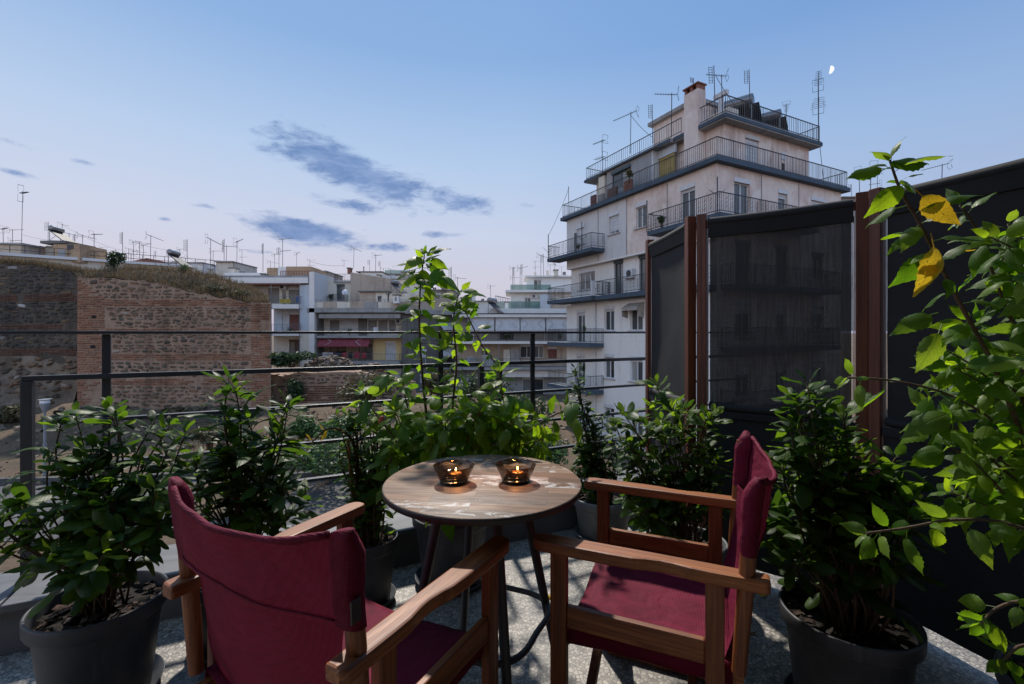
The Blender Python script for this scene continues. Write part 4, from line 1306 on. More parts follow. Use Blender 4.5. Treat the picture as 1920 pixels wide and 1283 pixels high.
# ------------------------------------------------------------------ facades
class F:
    """a facade: t runs along it, n out of it, z up"""
    def __init__(s, O, u, n, root):
        s.O = Vector((O[0], O[1], 0)); s.u = Vector((u[0], u[1], 0)).normalized(); s.n = Vector((n[0], n[1], 0)).normalized()
        s.root = root; s.L = root.location.copy()
    def p(s, t, n, z):
        q = s.O + s.u * t + s.n * n; return Vector((q.x, q.y, z))
    def mb(s): return MB(s.L)
    def box(s, b, t0, t1, n0, n1, z0, z1):
        p = s.p
        c = [p(t0, n0, z0), p(t1, n0, z0), p(t1, n1, z0), p(t0, n1, z0)]
        # keep faces outward whatever the handedness
        if s.u.cross(s.n).z < 0: c = c[::-1]
        b.hexa(c + [q + Vector((0, 0, z1 - z0)) for q in c])
    def part(s, name, mat, t0, t1, n0, n1, z0, z1, parent=None, label=None):
        b = s.mb(); s.box(b, t0, t1, n0, n1, z0, z1)
        return b.build(name, mat, parent or s.root, label=label)
    def wall(s, mat, t0, t1, z0, z1, n=0.0, holes=(), depth=0.22, name='wall'):
        """wall sheet with real openings and reveals"""
        ts = sorted({t0, t1} | {x for h in holes for x in h[:2]}); zs = sorted({z0, z1} | {x for h in holes for x in h[2:4]})
        b = s.mb(); flip = s.u.cross(s.n).z > 0
        def quad(*q): b.add(q if flip else q[::-1], [(0, 1, 2, 3)])
        for a, c in zip(ts, ts[1:]):
            for d, e in zip(zs, zs[1:]):
                m, k = (a + c) / 2, (d + e) / 2
                if any(h[0] < m < h[1] and h[2] < k < h[3] for h in holes): continue
                quad(s.p(a, n, d), s.p(a, n, e), s.p(c, n, e), s.p(c, n, d))
        for (a, c, d, e) in [h[:4] for h in holes]:
            i = n - depth
            quad(s.p(a, n, d), s.p(a, i, d), s.p(a, i, e), s.p(a, n, e))
            quad(s.p(c, n, d), s.p(c, n, e), s.p(c, i, e), s.p(c, i, d))
            quad(s.p(a, n, d), s.p(c, n, d), s.p(c, i, d), s.p(a, i, d))
            quad(s.p(a, n, e), s.p(a, i, e), s.p(c, i, e), s.p(c, n, e))
        return b.build(name, mat, s.root)
    def window(s, t0, t1, z0, z1, n=0.0, depth=0.16, frame='fr_white', glass='glass', panes=2, shutter=0.0, shmat='sh_white', sill=True, name='window', awn=False, w=0.06):
        b = s.mb(); i = n - depth
        s.box(b, t0, t0 + w, i, i + .05, z0, z1); s.box(b, t1 - w, t1, i, i + .05, z0, z1)
        s.box(b, t0 + w, t1 - w, i, i + .05, z1 - w, z1); s.box(b, t0 + w, t1 - w, i, i + .05, z0, z0 + w)
        for k in range(1, panes):
            m = t0 + (t1 - t0) * k / panes; s.box(b, m - w * .6, m + w * .6, i, i + .052, z0 + w, z1 - w)
        f = b.build(name, M[frame], s.root)
        for k in range(panes):
            a, c = t0 + (t1 - t0) * k / panes + w * .5, t0 + (t1 - t0) * (k + 1) / panes - w * .5
            s.part('pane', M[glass], a, c, i - .02, i + .012, z0 + .04, z1 - .04, f)
        if shutter > 0:
            zz = z1 - (z1 - z0) * shutter; b = s.mb(); k = max(2, int((z1 - zz) / 0.11)); h = (z1 - zz) / k
            for q in range(k):
                za = zz + q * h
                s.box(b, t0 + .02, t1 - .02, i + .056, i + .075 + .012 * (q % 2), za, za + h * .94)
            b.build('shutter', M[shmat], f)
        s.part('shutter_box', M[frame], t0 - .02, t1 + .02, n + .002, n + .035, z1 + .0, z1 + .22, f)
        if sill: s.part('sill', M['sill'], t0 - .12, t1 + .12, n - .1, n + .09, z0 - .07, z0 - .003, f)
        return f
    def railing(s, pts, h, mat, parent, step=0.12, mid=False, r=0.012, decorative=False):
        """pts: list of (t, n, z) corners at floor level"""
        b = s.mb(); P3 = [s.p(*q) for q in pts]
        up = Vector((0, 0, h))
        for a, c in zip(P3, P3[1:]):
            ln = (c - a).length
            b.bar(a + up, c + up, 0.045, 0.035); b.bar(a + Vector((0, 0, .1)), c + Vector((0, 0, .1)), 0.03, 0.03)
            if mid: b.bar(a + up * .88, c + up * .88, 0.02, 0.02)
            k = max(1, int(ln / step))
            for i in range(k + 1):
                q = a + (c - a) * i / k; big = i % 9 == 0
                if decorative and i % 3 == 1:
                    for zz in (0.3, 0.5, 0.7):
                        b.bar(q + up * zz - (c - a).normalized() * .05, q + up * (zz + .1) + (c - a).normalized() * .05, r * 1.4, r * 1.4)
                b.bar(q + Vector((0, 0, .0 if big else .1)), q + up, r * (2.2 if big else 1.3), r * (2.2 if big else 1.3))
        return b.build('railing', mat, parent)
    def balcony(s, t0, t1, n0, n1, z, slabmat, railmat, th=0.16, h=0.95, sides=(1, 1), step=0.12, deco=False, mid=False, name='balcony'):
        b = s.mb(); s.box(b, t0, t1, n0, n1, z - th, z)
        o = b.build(name, slabmat, s.root)
        e = 0.05
        pts = []
        if sides[0]: pts.append((t0 + e, n0 + .02, z))
        pts += [(t0 + e, n1 - e, z), (t1 - e, n1 - e, z)]
        if sides[1]: pts.append((t1 - e, n0 + .02, z))
        s.railing(pts, h, railmat, o, step, mid, deco and 0.012 or 0.012, deco)
        return o

M['fr_white'] = plain('white window frame', (0.55, 0.56, 0.58), 0.45, 0.08, 3)
M['fr_dark'] = plain('dark green frame', (0.035, 0.06, 0.07), 0.45, 0.15, 3)
M['fr_brown'] = plain('brown frame', (0.10, 0.05, 0.035), 0.5, 0.15, 3)
M['sh_white'] = plain('pale roller shutter', (0.50, 0.51, 0.53), 0.55, 0.12, 2)
M['sh_grey'] = plain('grey roller shutter', (0.20, 0.19, 0.175), 0.6, 0.15, 2)
M['sh_red'] = plain('red brown shutter', (0.17, 0.06, 0.05), 0.6, 0.15, 2)
M['sh_yellow'] = plain('mustard cloth', (0.30, 0.22, 0.07), 0.8, 0.2, 3)
M['sill'] = plain('window sill', (0.36, 0.35, 0.35), 0.7, 0.2, 4)
M['glass'] = glassy('window glass', [(0, (0.025, 0.03, 0.036)), (0.4, (0.07, 0.078, 0.085)), (0.7, (0.16, 0.168, 0.172)), (1, (0.32, 0.315, 0.30))])  # paler tones put curtains and reflected sky into the glass colour
M['iron'] = plain('balcony iron', (0.028, 0.031, 0.038), 0.5, 0.2, 5)
M['iron_grey'] = plain('grey balcony iron', (0.16, 0.17, 0.18), 0.5, 0.2, 5)
M['blue_slab'] = plaster('blue grey slab edge', (0.055, 0.085, 0.12), (0.035, 0.05, 0.07), 0.5, 0.8, 1.0)
M['conc'] = plaster('grey concrete', (0.324, 0.317, 0.311), (0.176, 0.169, 0.162), 0.6, 0.9, 0.8)
M['conc_dark'] = plaster('dark grey render', (0.150, 0.140, 0.130), (0.091, 0.086, 0.078), 0.6, 0.9, 0.6)
M['pink'] = plaster('weathered pinkish plaster', (0.73, 0.615, 0.555), (0.50, 0.345, 0.285), 0.6, 0.9, 0.45, patch=(0.78, 0.70, 0.645))
M['paleblue'] = plaster('pale grey blue paint', (0.63, 0.61, 0.605), (0.48, 0.46, 0.455), 0.28, 0.85, 0.5)
M['palewhite'] = plaster('pale white paint', (0.755, 0.735, 0.705), (0.56, 0.53, 0.50), 0.22, 0.85, 0.5)
M['cream'] = plaster('cream paint', (0.676, 0.624, 0.533), (0.468, 0.403, 0.325), 0.5, 0.9, 0.6)
M['tan'] = plaster('bare tan render', (0.446, 0.365, 0.290), (0.297, 0.230, 0.176), 0.6, 0.95, 0.5)
M['ochre'] = plaster('ochre render', (0.446, 0.304, 0.189), (0.270, 0.176, 0.108), 0.6, 0.95, 0.5)
M['lblue'] = plaster('light blue paint', (0.52, 0.57, 0.625), (0.40, 0.42, 0.45), 0.45, 0.9, 0.5)
M['yellow'] = plaster('yellow paint', (0.688, 0.525, 0.275), (0.525, 0.375, 0.188), 0.35, 0.9, 0.6)
M['panelgrey'] = plaster('grey cladding sheet', (0.288, 0.300, 0.312), (0.360, 0.288, 0.264), 0.5, 0.7, 0.8)
M['red_cloth'] = plain('dark red awning', (0.21, 0.035, 0.045), 0.8, 0.2, 2)
M['white_cloth'] = plain('white awning', (0.46, 0.46, 0.47), 0.8, 0.12, 2)
M['chevron'] = plain('awning stripe white', (0.62, 0.55, 0.55), 0.8, 0.08, 2)
M['chevron_grey'] = plain('awning stripe grey', (0.34, 0.34, 0.36), 0.8, 0.08, 2)
M['tank'] = plain('water tank metal', (0.16, 0.165, 0.18), 0.3, 0.2, 4, metal=0.6)
M['tank_rust'] = plain('rusty orange tank end', (0.42, 0.12, 0.03), 0.6, 0.3, 6)
M['solar'] = plain('solar collector glass', (0.02, 0.021, 0.025), 0.6, 0.2, 3)
M['terracotta'] = plain('terracotta', (0.22, 0.09, 0.06), 0.8, 0.3, 5)
def gglass():
    m, t, p, out = newmat('green balcony glass')
    p.inputs['Base Color'].default_value = (0.16, 0.24, 0.22, 1); p.inputs['Roughness'].default_value = 0.1
    tr = t.node('ShaderNodeBsdfTransparent'); tr.inputs[0].default_value = (0.78, 0.90, 0.87, 1)
    mx = t.node('ShaderNodeMixShader'); mx.inputs[0].default_value = 0.55
    t.l.new(p.outputs[0], mx.inputs[1]); t.l.new(tr.outputs[0], mx.inputs[2]); t.l.new(mx.outputs[0], out.inputs[0])
    return m
M['gglass'] = gglass()

# ------------------------------------------------------------------ roof gear (prototypes are copied)
def yagi(mast, boom, nel, tilt=0.0, low=False, panel=False, second=False):
    root = bpy.data.objects.new('tv_antenna', None); COL.objects.link(root)
    b = MB(); b.tube([(0, 0, -0.3), (0, 0, mast)], 0.026, 6); b.build('mast', M['iron'], root)
    def arm(z, ln, n, el, name='boom', vert=False):
        b = MB()
        b.bar((-ln * .25, 0, z - ln * .25 * tilt), (ln * .75, 0, z + ln * .75 * tilt), 0.028, 0.028)
        for k in range(n):
            x = -ln * .22 + ln * .95 * k / (n - 1); zz = z + x * tilt; e = el * (1.2 - 0.5 * k / n)
            if vert: b.bar((x, 0, zz - e), (x, 0, zz + e), 0.014, 0.014)
            else: b.bar((x, -e, zz), (x, e, zz), 0.014, 0.014)
        # reflector
        for s_ in (-1, 1):
            b.bar((-ln * .24, -.25, z + .05 * s_), (-ln * .30, -.25, z + .32 * s_), .016, .016)
            b.bar((-ln * .24, .25, z + .05 * s_), (-ln * .30, .25, z + .32 * s_), .016, .016)
            b.bar((-ln * .30, -.25, z + .32 * s_), (-ln * .30, .25, z + .32 * s_), .016, .016)
        b.build(name, M['iron'], root)
    if panel:
        b = MB()
        for s_ in (-1, 1):
            b.bar((-.22 + .1 * s_, 0, mast - 1.1), (-.22 + .1 * s_, 0, mast - .1), .022, .022)
        for k in range(7):
            z = mast - 1.1 + k * .165; b.bar((-.36, 0, z), (-.06, 0, z), .018, .018)
        b.bar((-.1, 0, mast - .6), (0, 0, mast - .6), .03, .03)
        b.build('panel', M['iron'], root)
    else:
        arm(mast - 0.08, boom, nel, 0.17)
    if second: arm(mast * .55, boom * .8, nel - 3, 0.3, vert=False)
    return root
PROTO = {'y': yagi(2.4, 1.5, 11, 0.0), 't': yagi(2.6, 1.7, 12, -0.22), 'u': yagi(2.3, 1.3, 9, 0.2), 'p': yagi(2.8, 1, 5, panel=True), 's': yagi(3.0, 1.4, 9, 0.1, second=True)}
_first = {k: True for k in PROTO}
def antenna(px, pyt, pyb, Y, kind, rz, label, group):
    c = P(px, pyb, Y); H = (pyb - pyt) * Y / FPX
    pr = PROTO[kind]
    base = {'y': 2.4, 't': 2.6, 'u': 2.3, 'p': 2.8, 's': 3.0}[kind]
    if _first[kind]: o = pr; _first[kind] = False
    else: o = copy_tree(pr)
    o.location = c; o.rotation_euler = (R(random.uniform(-1.5, 1.5)), R(random.uniform(-1.5, 1.5)), rz)
    k = H / base; o.scale = (max(.75, min(1.25, k)), max(.75, min(1.25, k)), k)
    tag(o, label, 'antenna', group)
    return o

def heater(loc, rz, label, s=1.0, rust=False, group=None, tilt=45):
    root = empty('solar_water_heater', loc, label, 'water heater', group, rz); root.scale = (s,) * 3
    b = MB(); b.tube([(-.75, 0, 1.35), (-.72, 0, 1.35), (.72, 0, 1.35), (.75, 0, 1.35)], [.22, .27, .27, .22], 18)
    b.build('tank', M['tank'], root, smooth=True)
    if rust:
        b = MB(); b.tube([(.705, 0, 1.35), (.745, 0, 1.35), (.78, 0, 1.35)], [.275, .275, .2], 18); b.build('end_cap', M['tank_rust'], root, smooth=True)
    for x in (-.5, .5):
        b = MB(); b.bar((x, -1.25, 0.02), (x, .05, 1.12), .97, .08, (0, -.66, .75)); b.build('collector', M['solar'], root)
    b = MB()
    for x in (-.7, .7):
        b.bar((x, .15, 0), (x, .12, 1.1), .04, .04); b.bar((x, -1.2, 0), (x, .15, 0.03), .04, .04); b.bar((x, .15, .05), (x, -.5, .55), .03, .03)
    b.build('stand', M['iron_grey'], root)
    return root

def ac_unit(f, t, n, z, label, w=0.8):
    root = empty('air_conditioner', f.p(t, n + .16, z), label, 'air conditioner', 'air conditioner units on the facades', math.atan2(f.u.y, f.u.x))
    b = MB(); b.box(-w / 2, w / 2, -.14, .14, 0, .55); b.build('casing', M['fr_white'], root, bevel=0.01)
    sgn = 1 if (f.u.cross(f.n).z > 0) else -1
    b = MB(); y = .145 * sgn
    b.tube([(-.1, y - .004 * sgn, .275), (-.1, y + .012 * sgn, .275)], .21, 20); b.build('fan_grille', M['iron'], root)
    b = MB()
    for x in (-.28, .28): b.box(x - .02, x + .02, -.16, .12, -.04, -.003)
    b.build('bracket', M['iron_grey'], root)
def dish(c, rz, label, r=0.4):
    root = empty('satellite_dish', c, label, 'satellite dish', 'satellite dishes', rz)
    b = MB(); b.tube([(0, .25, 0), (0, .25, 1.0), (0, .12, 1.05)], .025, 8); b.build('mast', M['iron_grey'], root)
    b = MB(); n = 24
    for k in range(6):
        rr = r * k / 5
        for i in range(n):
            a = 2 * math.pi * i / n; x, z = rr * math.cos(a), rr * math.sin(a)
            b.v.append(Vector((x, .12 - 0.5 * rr * rr - z * .35, 1.05 + z * .93 + 0.12 * rr)))
    b.f = [(k * n + i, k * n + (i + 1) % n, (k + 1) * n + (i + 1) % n, (k + 1) * n + i) for k in range(5) for i in range(n)]
    o = b.build('reflector', M['fr_white'], root, smooth='all'); so = o.modifiers.new('t', 'SOLIDIFY'); so.thickness = .015
    b = MB(); b.bar((0, .02, 1.05 - r), (0, -.38, 1.0), .02, .02); b.bar((0, -.44, 1.0), (0, -.36, 1.03), .06, .06); b.build('receiver_arm', M['iron'], root)

# ------------------------------------------------------------------ tall building on the right
def tower():
    C = Vector((10.04, 22.8, 0))
    dl = Vector((-.4515, .8923, 0)); dr = Vector((.8923, .4515, 0)); nl = -dr; nr = -dl
    root = empty('apartment_block', (C.x, C.y, -5.9), 'tall weathered corner apartment block with dark blue balcony slabs', 'building')
    fl = F(C, dl, nl, root); fr = F(C, dr, nr, root)
    Z = [9.79, 6.69, 3.59, 0.49, -2.61, -5.9]
    LEN, LER = 13.2, 10.7
    # ---- floor 4, flush
    wl = [(1.30, 2.27, 6.72, 8.78), (4.85, 5.72, 7.46, 8.72), (7.28, 8.25, 7.56, 8.72), (11.0, 11.9, 7.5, 8.66)]
    fl.wall(M['pink'], 0, 6.55, 6.0, 9.55, 0, [h for h in wl if h[1] < 6.5])
    fl.wall(M['paleblue'], 6.55, LEN, 6.0, 9.55, 0, [h for h in wl if h[0] > 6.55])
    fl.window(*wl[0], sill=False, shutter=0.08)
    fl.window(*wl[1], shutter=0.05)
    fl.window(*wl[2], shutter=0.84)
    fl.window(*wl[3], shutter=0.95)
    wr = [(1.30, 2.48, 7.0, 8.85), (4.80, 5.60, 7.45, 8.75), (7.75, 9.1, 7.45, 8.75)]
    fr.wall(M['pink'], 0, LER, 6.0, 9.55, 0, wr)
    fr.window(*wr[0]); fr.window(*wr[1], panes=1, shutter=.2); fr.window(*wr[2], shutter=.25)
    # underside of floor 4 where floor 3 steps back
    fl.part('overhang_soffit', M['palewhite'], 0.002, LEN - .002, -.45, -.003, 5.9, 5.998)
    # vertical control joints
    for t in (3.2, 6.55, 9.4): fl.part('joint', M['conc'], t - .03, t + .03, .002, .022, 6.02, 9.5)
    for t in (3.4, 6.6): fr.part('joint', M['conc'], t - .03, t + .03, .002, .022, 6.02, 9.5)
    # ---- floor 3, set back
    wl = [(2.0, 3.0, 3.62, 5.75), (5.0, 5.9, 3.62, 5.72), (7.35, 8.25, 3.62, 5.72), (10.3, 12.2, 4.3, 5.5)]
    fl.wall(M['palewhite'], 0, LEN, 3.2, 6.0, -.40, wl)
    for h in wl[:3]: fl.window(*h, n=-.40, frame='fr_dark', sill=False)
    fl.window(*wl[3], n=-.40, frame='fr_white', panes=3, glass='glass')
    wr3 = [(1.4, 2.5, 3.62, 5.7), (4.6, 5.6, 3.62, 5.7), (7.8, 8.9, 4.3, 5.6)]
    fr.wall(M['pink'], 0, LER, 3.2, 6.0, 0, wr3)
    for h in wr3: fr.window(*h, sill=False, frame='fr_dark')
    # ---- lower floors
    for k, z in enumerate((.49, -2.61, -5.9)):
        zt = (3.2, .10, -2.95)[k]; zb = (.10, -2.95, -6.6)[k]
        w = [(5.15, 6.25, z + .86, z + 2.2), (7.75, 8.75, z + .86, z + 2.25)]
        if k < 2: w.append((10.9, 11.9, z + .04, z + 2.15))
        fl.wall(M['palewhite'], 0, LEN, zb, zt, 0, w)
        fl.window(*w[0], shutter=.0 if k == 0 else .1); fl.window(*w[1], shutter=.1 if k == 0 else .0)
        if k < 2: fl.window(*w[2], sill=False, shutter=.1)
        w = [(1.4, 2.6, z + .5, z + 2.2), (4.6, 5.5, z + .5, z + 2.2), (7.8, 9.0, z + .86, z + 2.2)]
        fr.wall(M['pink'], 0, LER, zb, zt, 0, w)
        for h in w: fr.window(*h, shutter=.3)
    # small cloth awning over one window
    b = fl.mb()
    b.add([fl.p(5.0, .01, 3.02), fl.p(6.4, .01, 3.02), fl.p(6.4, .55, 2.72), fl.p(5.0, .55, 2.72), fl.p(6.4, .55, 2.54), fl.p(5.0, .55, 2.54)], [(0, 1, 2, 3), (3, 2, 4, 5)])
    b.add([fl.p(5.0, .012, 3.0), fl.p(5.0, .54, 2.7), fl.p(5.0, .5, 2.2), fl.p(5.0, .05, 2.1)], [(0, 1, 2, 3)])
    b.add([fl.p(6.4, .012, 3.0), fl.p(6.4, .54, 2.7), fl.p(6.4, .5, 2.2), fl.p(6.4, .05, 2.1)], [(0, 1, 2, 3)])
    b.build('awning', plain('faded beige awning', (0.30, 0.27, 0.24), .85, .25, 4), root)
    # drain pipe
    b = fl.mb(); b.tube([fl.p(9.62, -.05, 3.3), fl.p(9.62, .1, 3.2), fl.p(9.62, .1, -6)], .05, 8); b.build('drain_pipe', M['fr_white'], root)
    # ---- balconies
    fl.balcony(8.7, 14.2, 0.003, 1.10, 6.78, M['blue_slab'], M['iron'], deco=True, th=.24)
    fl.part('balcony_door', M['fr_dark'], 10.3, 10.55, 1.12, 1.16, 6.78, 8.0, None)
    # corner balcony floor 4
    b = fl.mb()
    q = [fl.p(3.6, 0.003, 0), fl.p(3.6, 1.1, 0)]
    cor = fl.p(0, 0, 0) + nl * 1.1 + nr * 1.1
    e = fr.p(6.6, 1.1, 0); e2 = fr.p(6.6, .003, 0); ci = C + nl * .003 + nr * .003
    ring = [q[0], q[1], cor, e, e2, ci]
    def slab(b, ring, z0, z1):
        n = len(ring)
        b.add([(v.x, v.y, z0) for v in ring] + [(v.x, v.y, z1) for v in ring], [tuple(reversed(range(n))), tuple(range(n, 2 * n))] + [(i, (i + 1) % n, n + (i + 1) % n, n + i) for i in range(n)])
    def fixn(o):
        bm = bmesh.new(); bm.from_mesh(o.data); bmesh.ops.recalc_face_normals(bm, faces=bm.faces); bm.to_mesh(o.data); bm.free(); return o
    def inset(v, c, k=.05): return v
    slab(b, ring, 6.55, 6.78); o = fixn(b.build('balcony', M['blue_slab'], root))
    fl.railing([(3.55, .03, 6.78), (3.55, 1.05, 6.78), (-1.05, 1.05, 6.78)], .95, M['iron'], o, deco_step := .12, False, .012, True)
    fr.railing([(-1.05, 1.05, 6.78), (6.55, 1.05, 6.78), (6.55, .03, 6.78)], .95, M['iron'], o, .12, False, .012, True)
    # long balcony floor 3, lower ones
    fl.balcony(8.7, 14.2, -.395, 1.10, 3.62, M['blue_slab'], M['iron'], deco=True, th=.26)
    fl.balcony(0.2, 8.695, -.395, .80, 3.60, M['blue_slab'], M['iron'], deco=True, th=.26)
    fl.part('balcony_divider', M['fr_white'], 8.66, 8.74, .82, 1.12, 3.63, 4.6)
    fl.balcony(8.8, 14.2, .003, 1.10, .52, M['blue_slab'], M['iron'], th=.26, mid=True)
    fl.balcony(8.8, 14.2, .003, 1.10, -2.58, M['blue_slab'], M['iron'], th=.26)
    for z in (3.6, .52, -2.58): fr.balcony(.3, 8.6, .003, 1.1, z, M['blue_slab'], M['iron'], th=.24)
    # ---- terrace slab above floor 4
    b = fl.mb()
    o_ = .35
    a = fl.p(LEN + .35, o_, 0); cor = C + nl * o_ + nr * o_; e = fr.p(LER + .35, o_, 0)
    bk1 = fr.p(LER + .35, -9.0, 0); bk2 = fl.p(LEN + .35, -8.0, 0)
    ring = [a, cor, e, bk1, bk2]
    slab(b, ring, 9.56, 9.79); o = fixn(b.build('terrace_slab', M['blue_slab'], root))
    fl.railing([(LEN + .2, -2.0, 9.79), (LEN + .2, .22, 9.79), (-.22, .22, 9.79)], .95, M['iron'], o, .13)
    fr.railing([(-.22, .22, 9.79), (LER + .2, .22, 9.79), (LER + .2, -2, 9.79)], .95, M['iron'], o, .13)
    # ---- penthouse, set back
    S = 1.05
    wr = [(2.95, 4.05, 9.83, 11.6)]
    A, B = 1.3, .6       # set back from the left and from the right face
    fr.wall(M['pink'], A, 8.55, 9.79, 12.0, -B, wr, name='penthouse_wall')
    fr.window(*wr[0], n=-B, sill=False, shutter=.97, panes=1)
    fr.part('vent_niche', plain('vent dark', (0.05, 0.035, 0.03), .9), 6.0, 6.25, -B + .003, -B + .012, 10.35, 10.75)
    fr.part('vent_cover', M['fr_white'], 5.95, 6.3, -B + .003, -B + .05, 10.95, 11.35)
    fl.wall(M['pink'], B, 4.3, 9.79, 12.0, -A, [], name='penthouse_wall')
    wl = [(10.2, 11.0, 9.83, 11.5)]
    fl.wall(M['cream'], 4.3, 11.3, 9.79, 12.0, -A, wl, name='penthouse_wall')
    fl.window(*wl[0], n=-A, sill=False, panes=2)
    fl.part('penthouse_end', M['pink'], 11.1, 11.3, -6, -A - .003, 9.8, 11.98)
    fr.part('penthouse_end', M['pink'], 8.35, 8.55, -7, -B - .003, 9.8, 11.98)
    # main roof slab
    b = fl.mb()
    ring = [fl.p(3.5, -.05, 0), fl.p(S - .5, -.05, 0) + nr * 0, C + nl * (-.05) + nr * (-S + .55), fr.p(8.95, -S + .55, 0), fr.p(8.95, -7.5, 0), fl.p(3.5, -9, 0)]
    ring = [fl.p(3.5, -A + .5, 0), C + nl * (-A + .5) + nr * (-B + .5), fr.p(8.95, -B + .5, 0), fr.p(8.95, -7.5, 0), fl.p(3.5, -8.9, 0)]
    slab(b, ring, 12.0, 12.30); o = fixn(b.build('roof_slab', M['conc'], root))
    b = fl.mb(); r2 = [v.copy() for v in ring]
    ctr = sum(r2, Vector()) / len(r2); r2 = [ctr + (v - ctr) * 1.012 for v in r2]
    slab(b, r2, 12.06, 12.24); fixn(b.build('roof_fascia', M['blue_slab'], root))
    z = 12.30
    fr.railing([(A - .42, -B + .42, z), (8.85, -B + .42, z), (8.85, -7, z)], .9, M['iron'], o, .16)
    fl.railing([(2.75, -A + .42, z), (B - .42, -A + .42, z)], .9, M['iron'], o, .16)
    # left roof slab with railing
    b = fl.mb(); fl.box(b, 3.52, 11.7, -7, -.55, 12.0, 12.22); o = b.build('roof_slab', M['conc'], root)
    b = fl.mb(); fl.box(b, 3.53, 11.74, -.56, -.51, 12.03, 12.2); b.build('roof_fascia', M['blue_slab'], root)
    fl.railing([(2.8, -.62, 12.22), (11.6, -.62, 12.22), (11.6, -4, 12.22)], .85, M['iron'], o, .18)
    # chimney stack
    b = fl.mb(); fl.box(b, 1.75, 2.7, -A + .003, -.72, 9.8, 14.25); o = b.build('chimney', M['pink'], root)
    b = fl.mb()
    for t in (1.76, 2.15, 2.54): fl.box(b, t, t + .14, -A + .02, -.74, 14.26, 14.5)
    fl.box(b, 1.70, 2.76, -A - .05, -.66, 14.51, 14.58)
    b.build('chimney_cap', M['terracotta'], o)
    # stair head
    b = fl.mb(); fl.box(b, 2.75, 6.2, -5.0, -1.85, 12.23, 14.2); b.build('stair_head', M['pink'], root)
    b = fl.mb(); fl.box(b, 2.6, 6.45, -5.2, -1.6, 14.2, 14.42); b.build('stair_head_roof', M['conc'], root)
    # enclosed veranda, sheet clad
    zz = 12.0
    for k in range(7):
        a = 4.95 + k * .6
        if k in (3, 4, 5): 
            fl.part('cladding_panel', M['panelgrey'], a, a + .59, -1.29, -.50, 9.8, 10.55); fl.part('cladding_panel', M['panelgrey'], a, a + .59, -1.29, -.50, 11.62, zz - .02)
        else:
            fl.part('cladding_panel', M['panelgrey'], a, a + .59, -1.29, -.50, 9.8, 10.9); fl.part('cladding_panel', M['panelgrey'], a, a + .59, -1.29, -.502, 10.91, zz - .02)
    fl.window(6.75, 8.55, 10.56, 11.6, n=-.42, frame='fr_dark', sill=False, panes=2)
    fl.part('veranda_roof', M['iron_grey'], 4.3, 9.9, -1.3, -.3, zz - .015, zz + .0)
    fl.part('door_frame', M['fr_white'], 4.85, 4.94, -1.29, -.50, 9.8, zz - .03)
    fl.part('door_curtain', M['sh_yellow'], 3.62, 4.80, -1.02, -.96, 9.82, 11.5)
    fl.part('side_cladding', M['lblue'], 3.5, 4.84, -1.04, -.92, 11.51, zz - .02)
    fl.part('store_box', M['cream'], 9.4, 10.05, -1.29, -.52, 9.8, 11.9)
    # clutter along the veranda railing
    for k, (t, w, h, mt) in enumerate([(6.0, .7, .75, 'terracotta'), (7.4, .9, .7, 'fr_brown'), (8.7, .6, .6, 'panelgrey'), (9.6, .5, .75, 'sh_red')]):
        b = MB(fl.p(t, -.05, 9.795)); fl.box(b, t, t + w, -.02, .12, 9.797, 9.8 + h); fl.box(b, t + .04, t + w - .04, -.04, .14, 9.8 + h * .45, 9.8 + h * .55)
        q = b.build('storage_crate', M[mt]); tag(q, ['terracotta coloured crate', 'brown crate', 'grey crate', 'dark red crate'][k] + ' stored behind the veranda railing of the tall block', 'crate')
    # gear on the roofs
    heater(fr.p(3.5, -B - 1.0, 12.3), R(140), 'grey solar water heater with a big tank on the roof corner', 1.2)
    heater(fr.p(6.1, -B - 1.0, 12.3), R(140), 'solar water heater with a rusty orange tank end on the roof', 1.05, True)
    b = MB(fl.p(1.1, -1.7, 12.3)); 
    b.tube([fl.p(1.1, -1.7, 12.3), fl.p(1.1, -1.7, 13.7)], .13, 12); b.bar(fl.p(0.7, -1.7, 13.8), fl.p(1.5, -1.7, 13.8), .22, .22)
    q = b.build('flue_pipe', M['fr_white']); tag(q, 'white flue pipe with a cross head beside the big chimney', 'flue')
    b = MB(fl.p(1.4, -2.3, 12.3)); fl.box(b, 0.8, 2.0, -2.7, -1.9, 12.3, 13.1); q = b.build('water_tank', M['cream']); tag(q, 'pale square water tank behind the roof railing of the tall block', 'tank')
    for t, z0, h in ((10.6, 6.78, 2.1), (14.1, 6.78, 2.0)):
        pass
    return fl, fr
FL, FR_ = tower()
ac_unit(FL, 6.6, -.40, 4.6, 'air conditioner under the third floor overhang of the tall block')
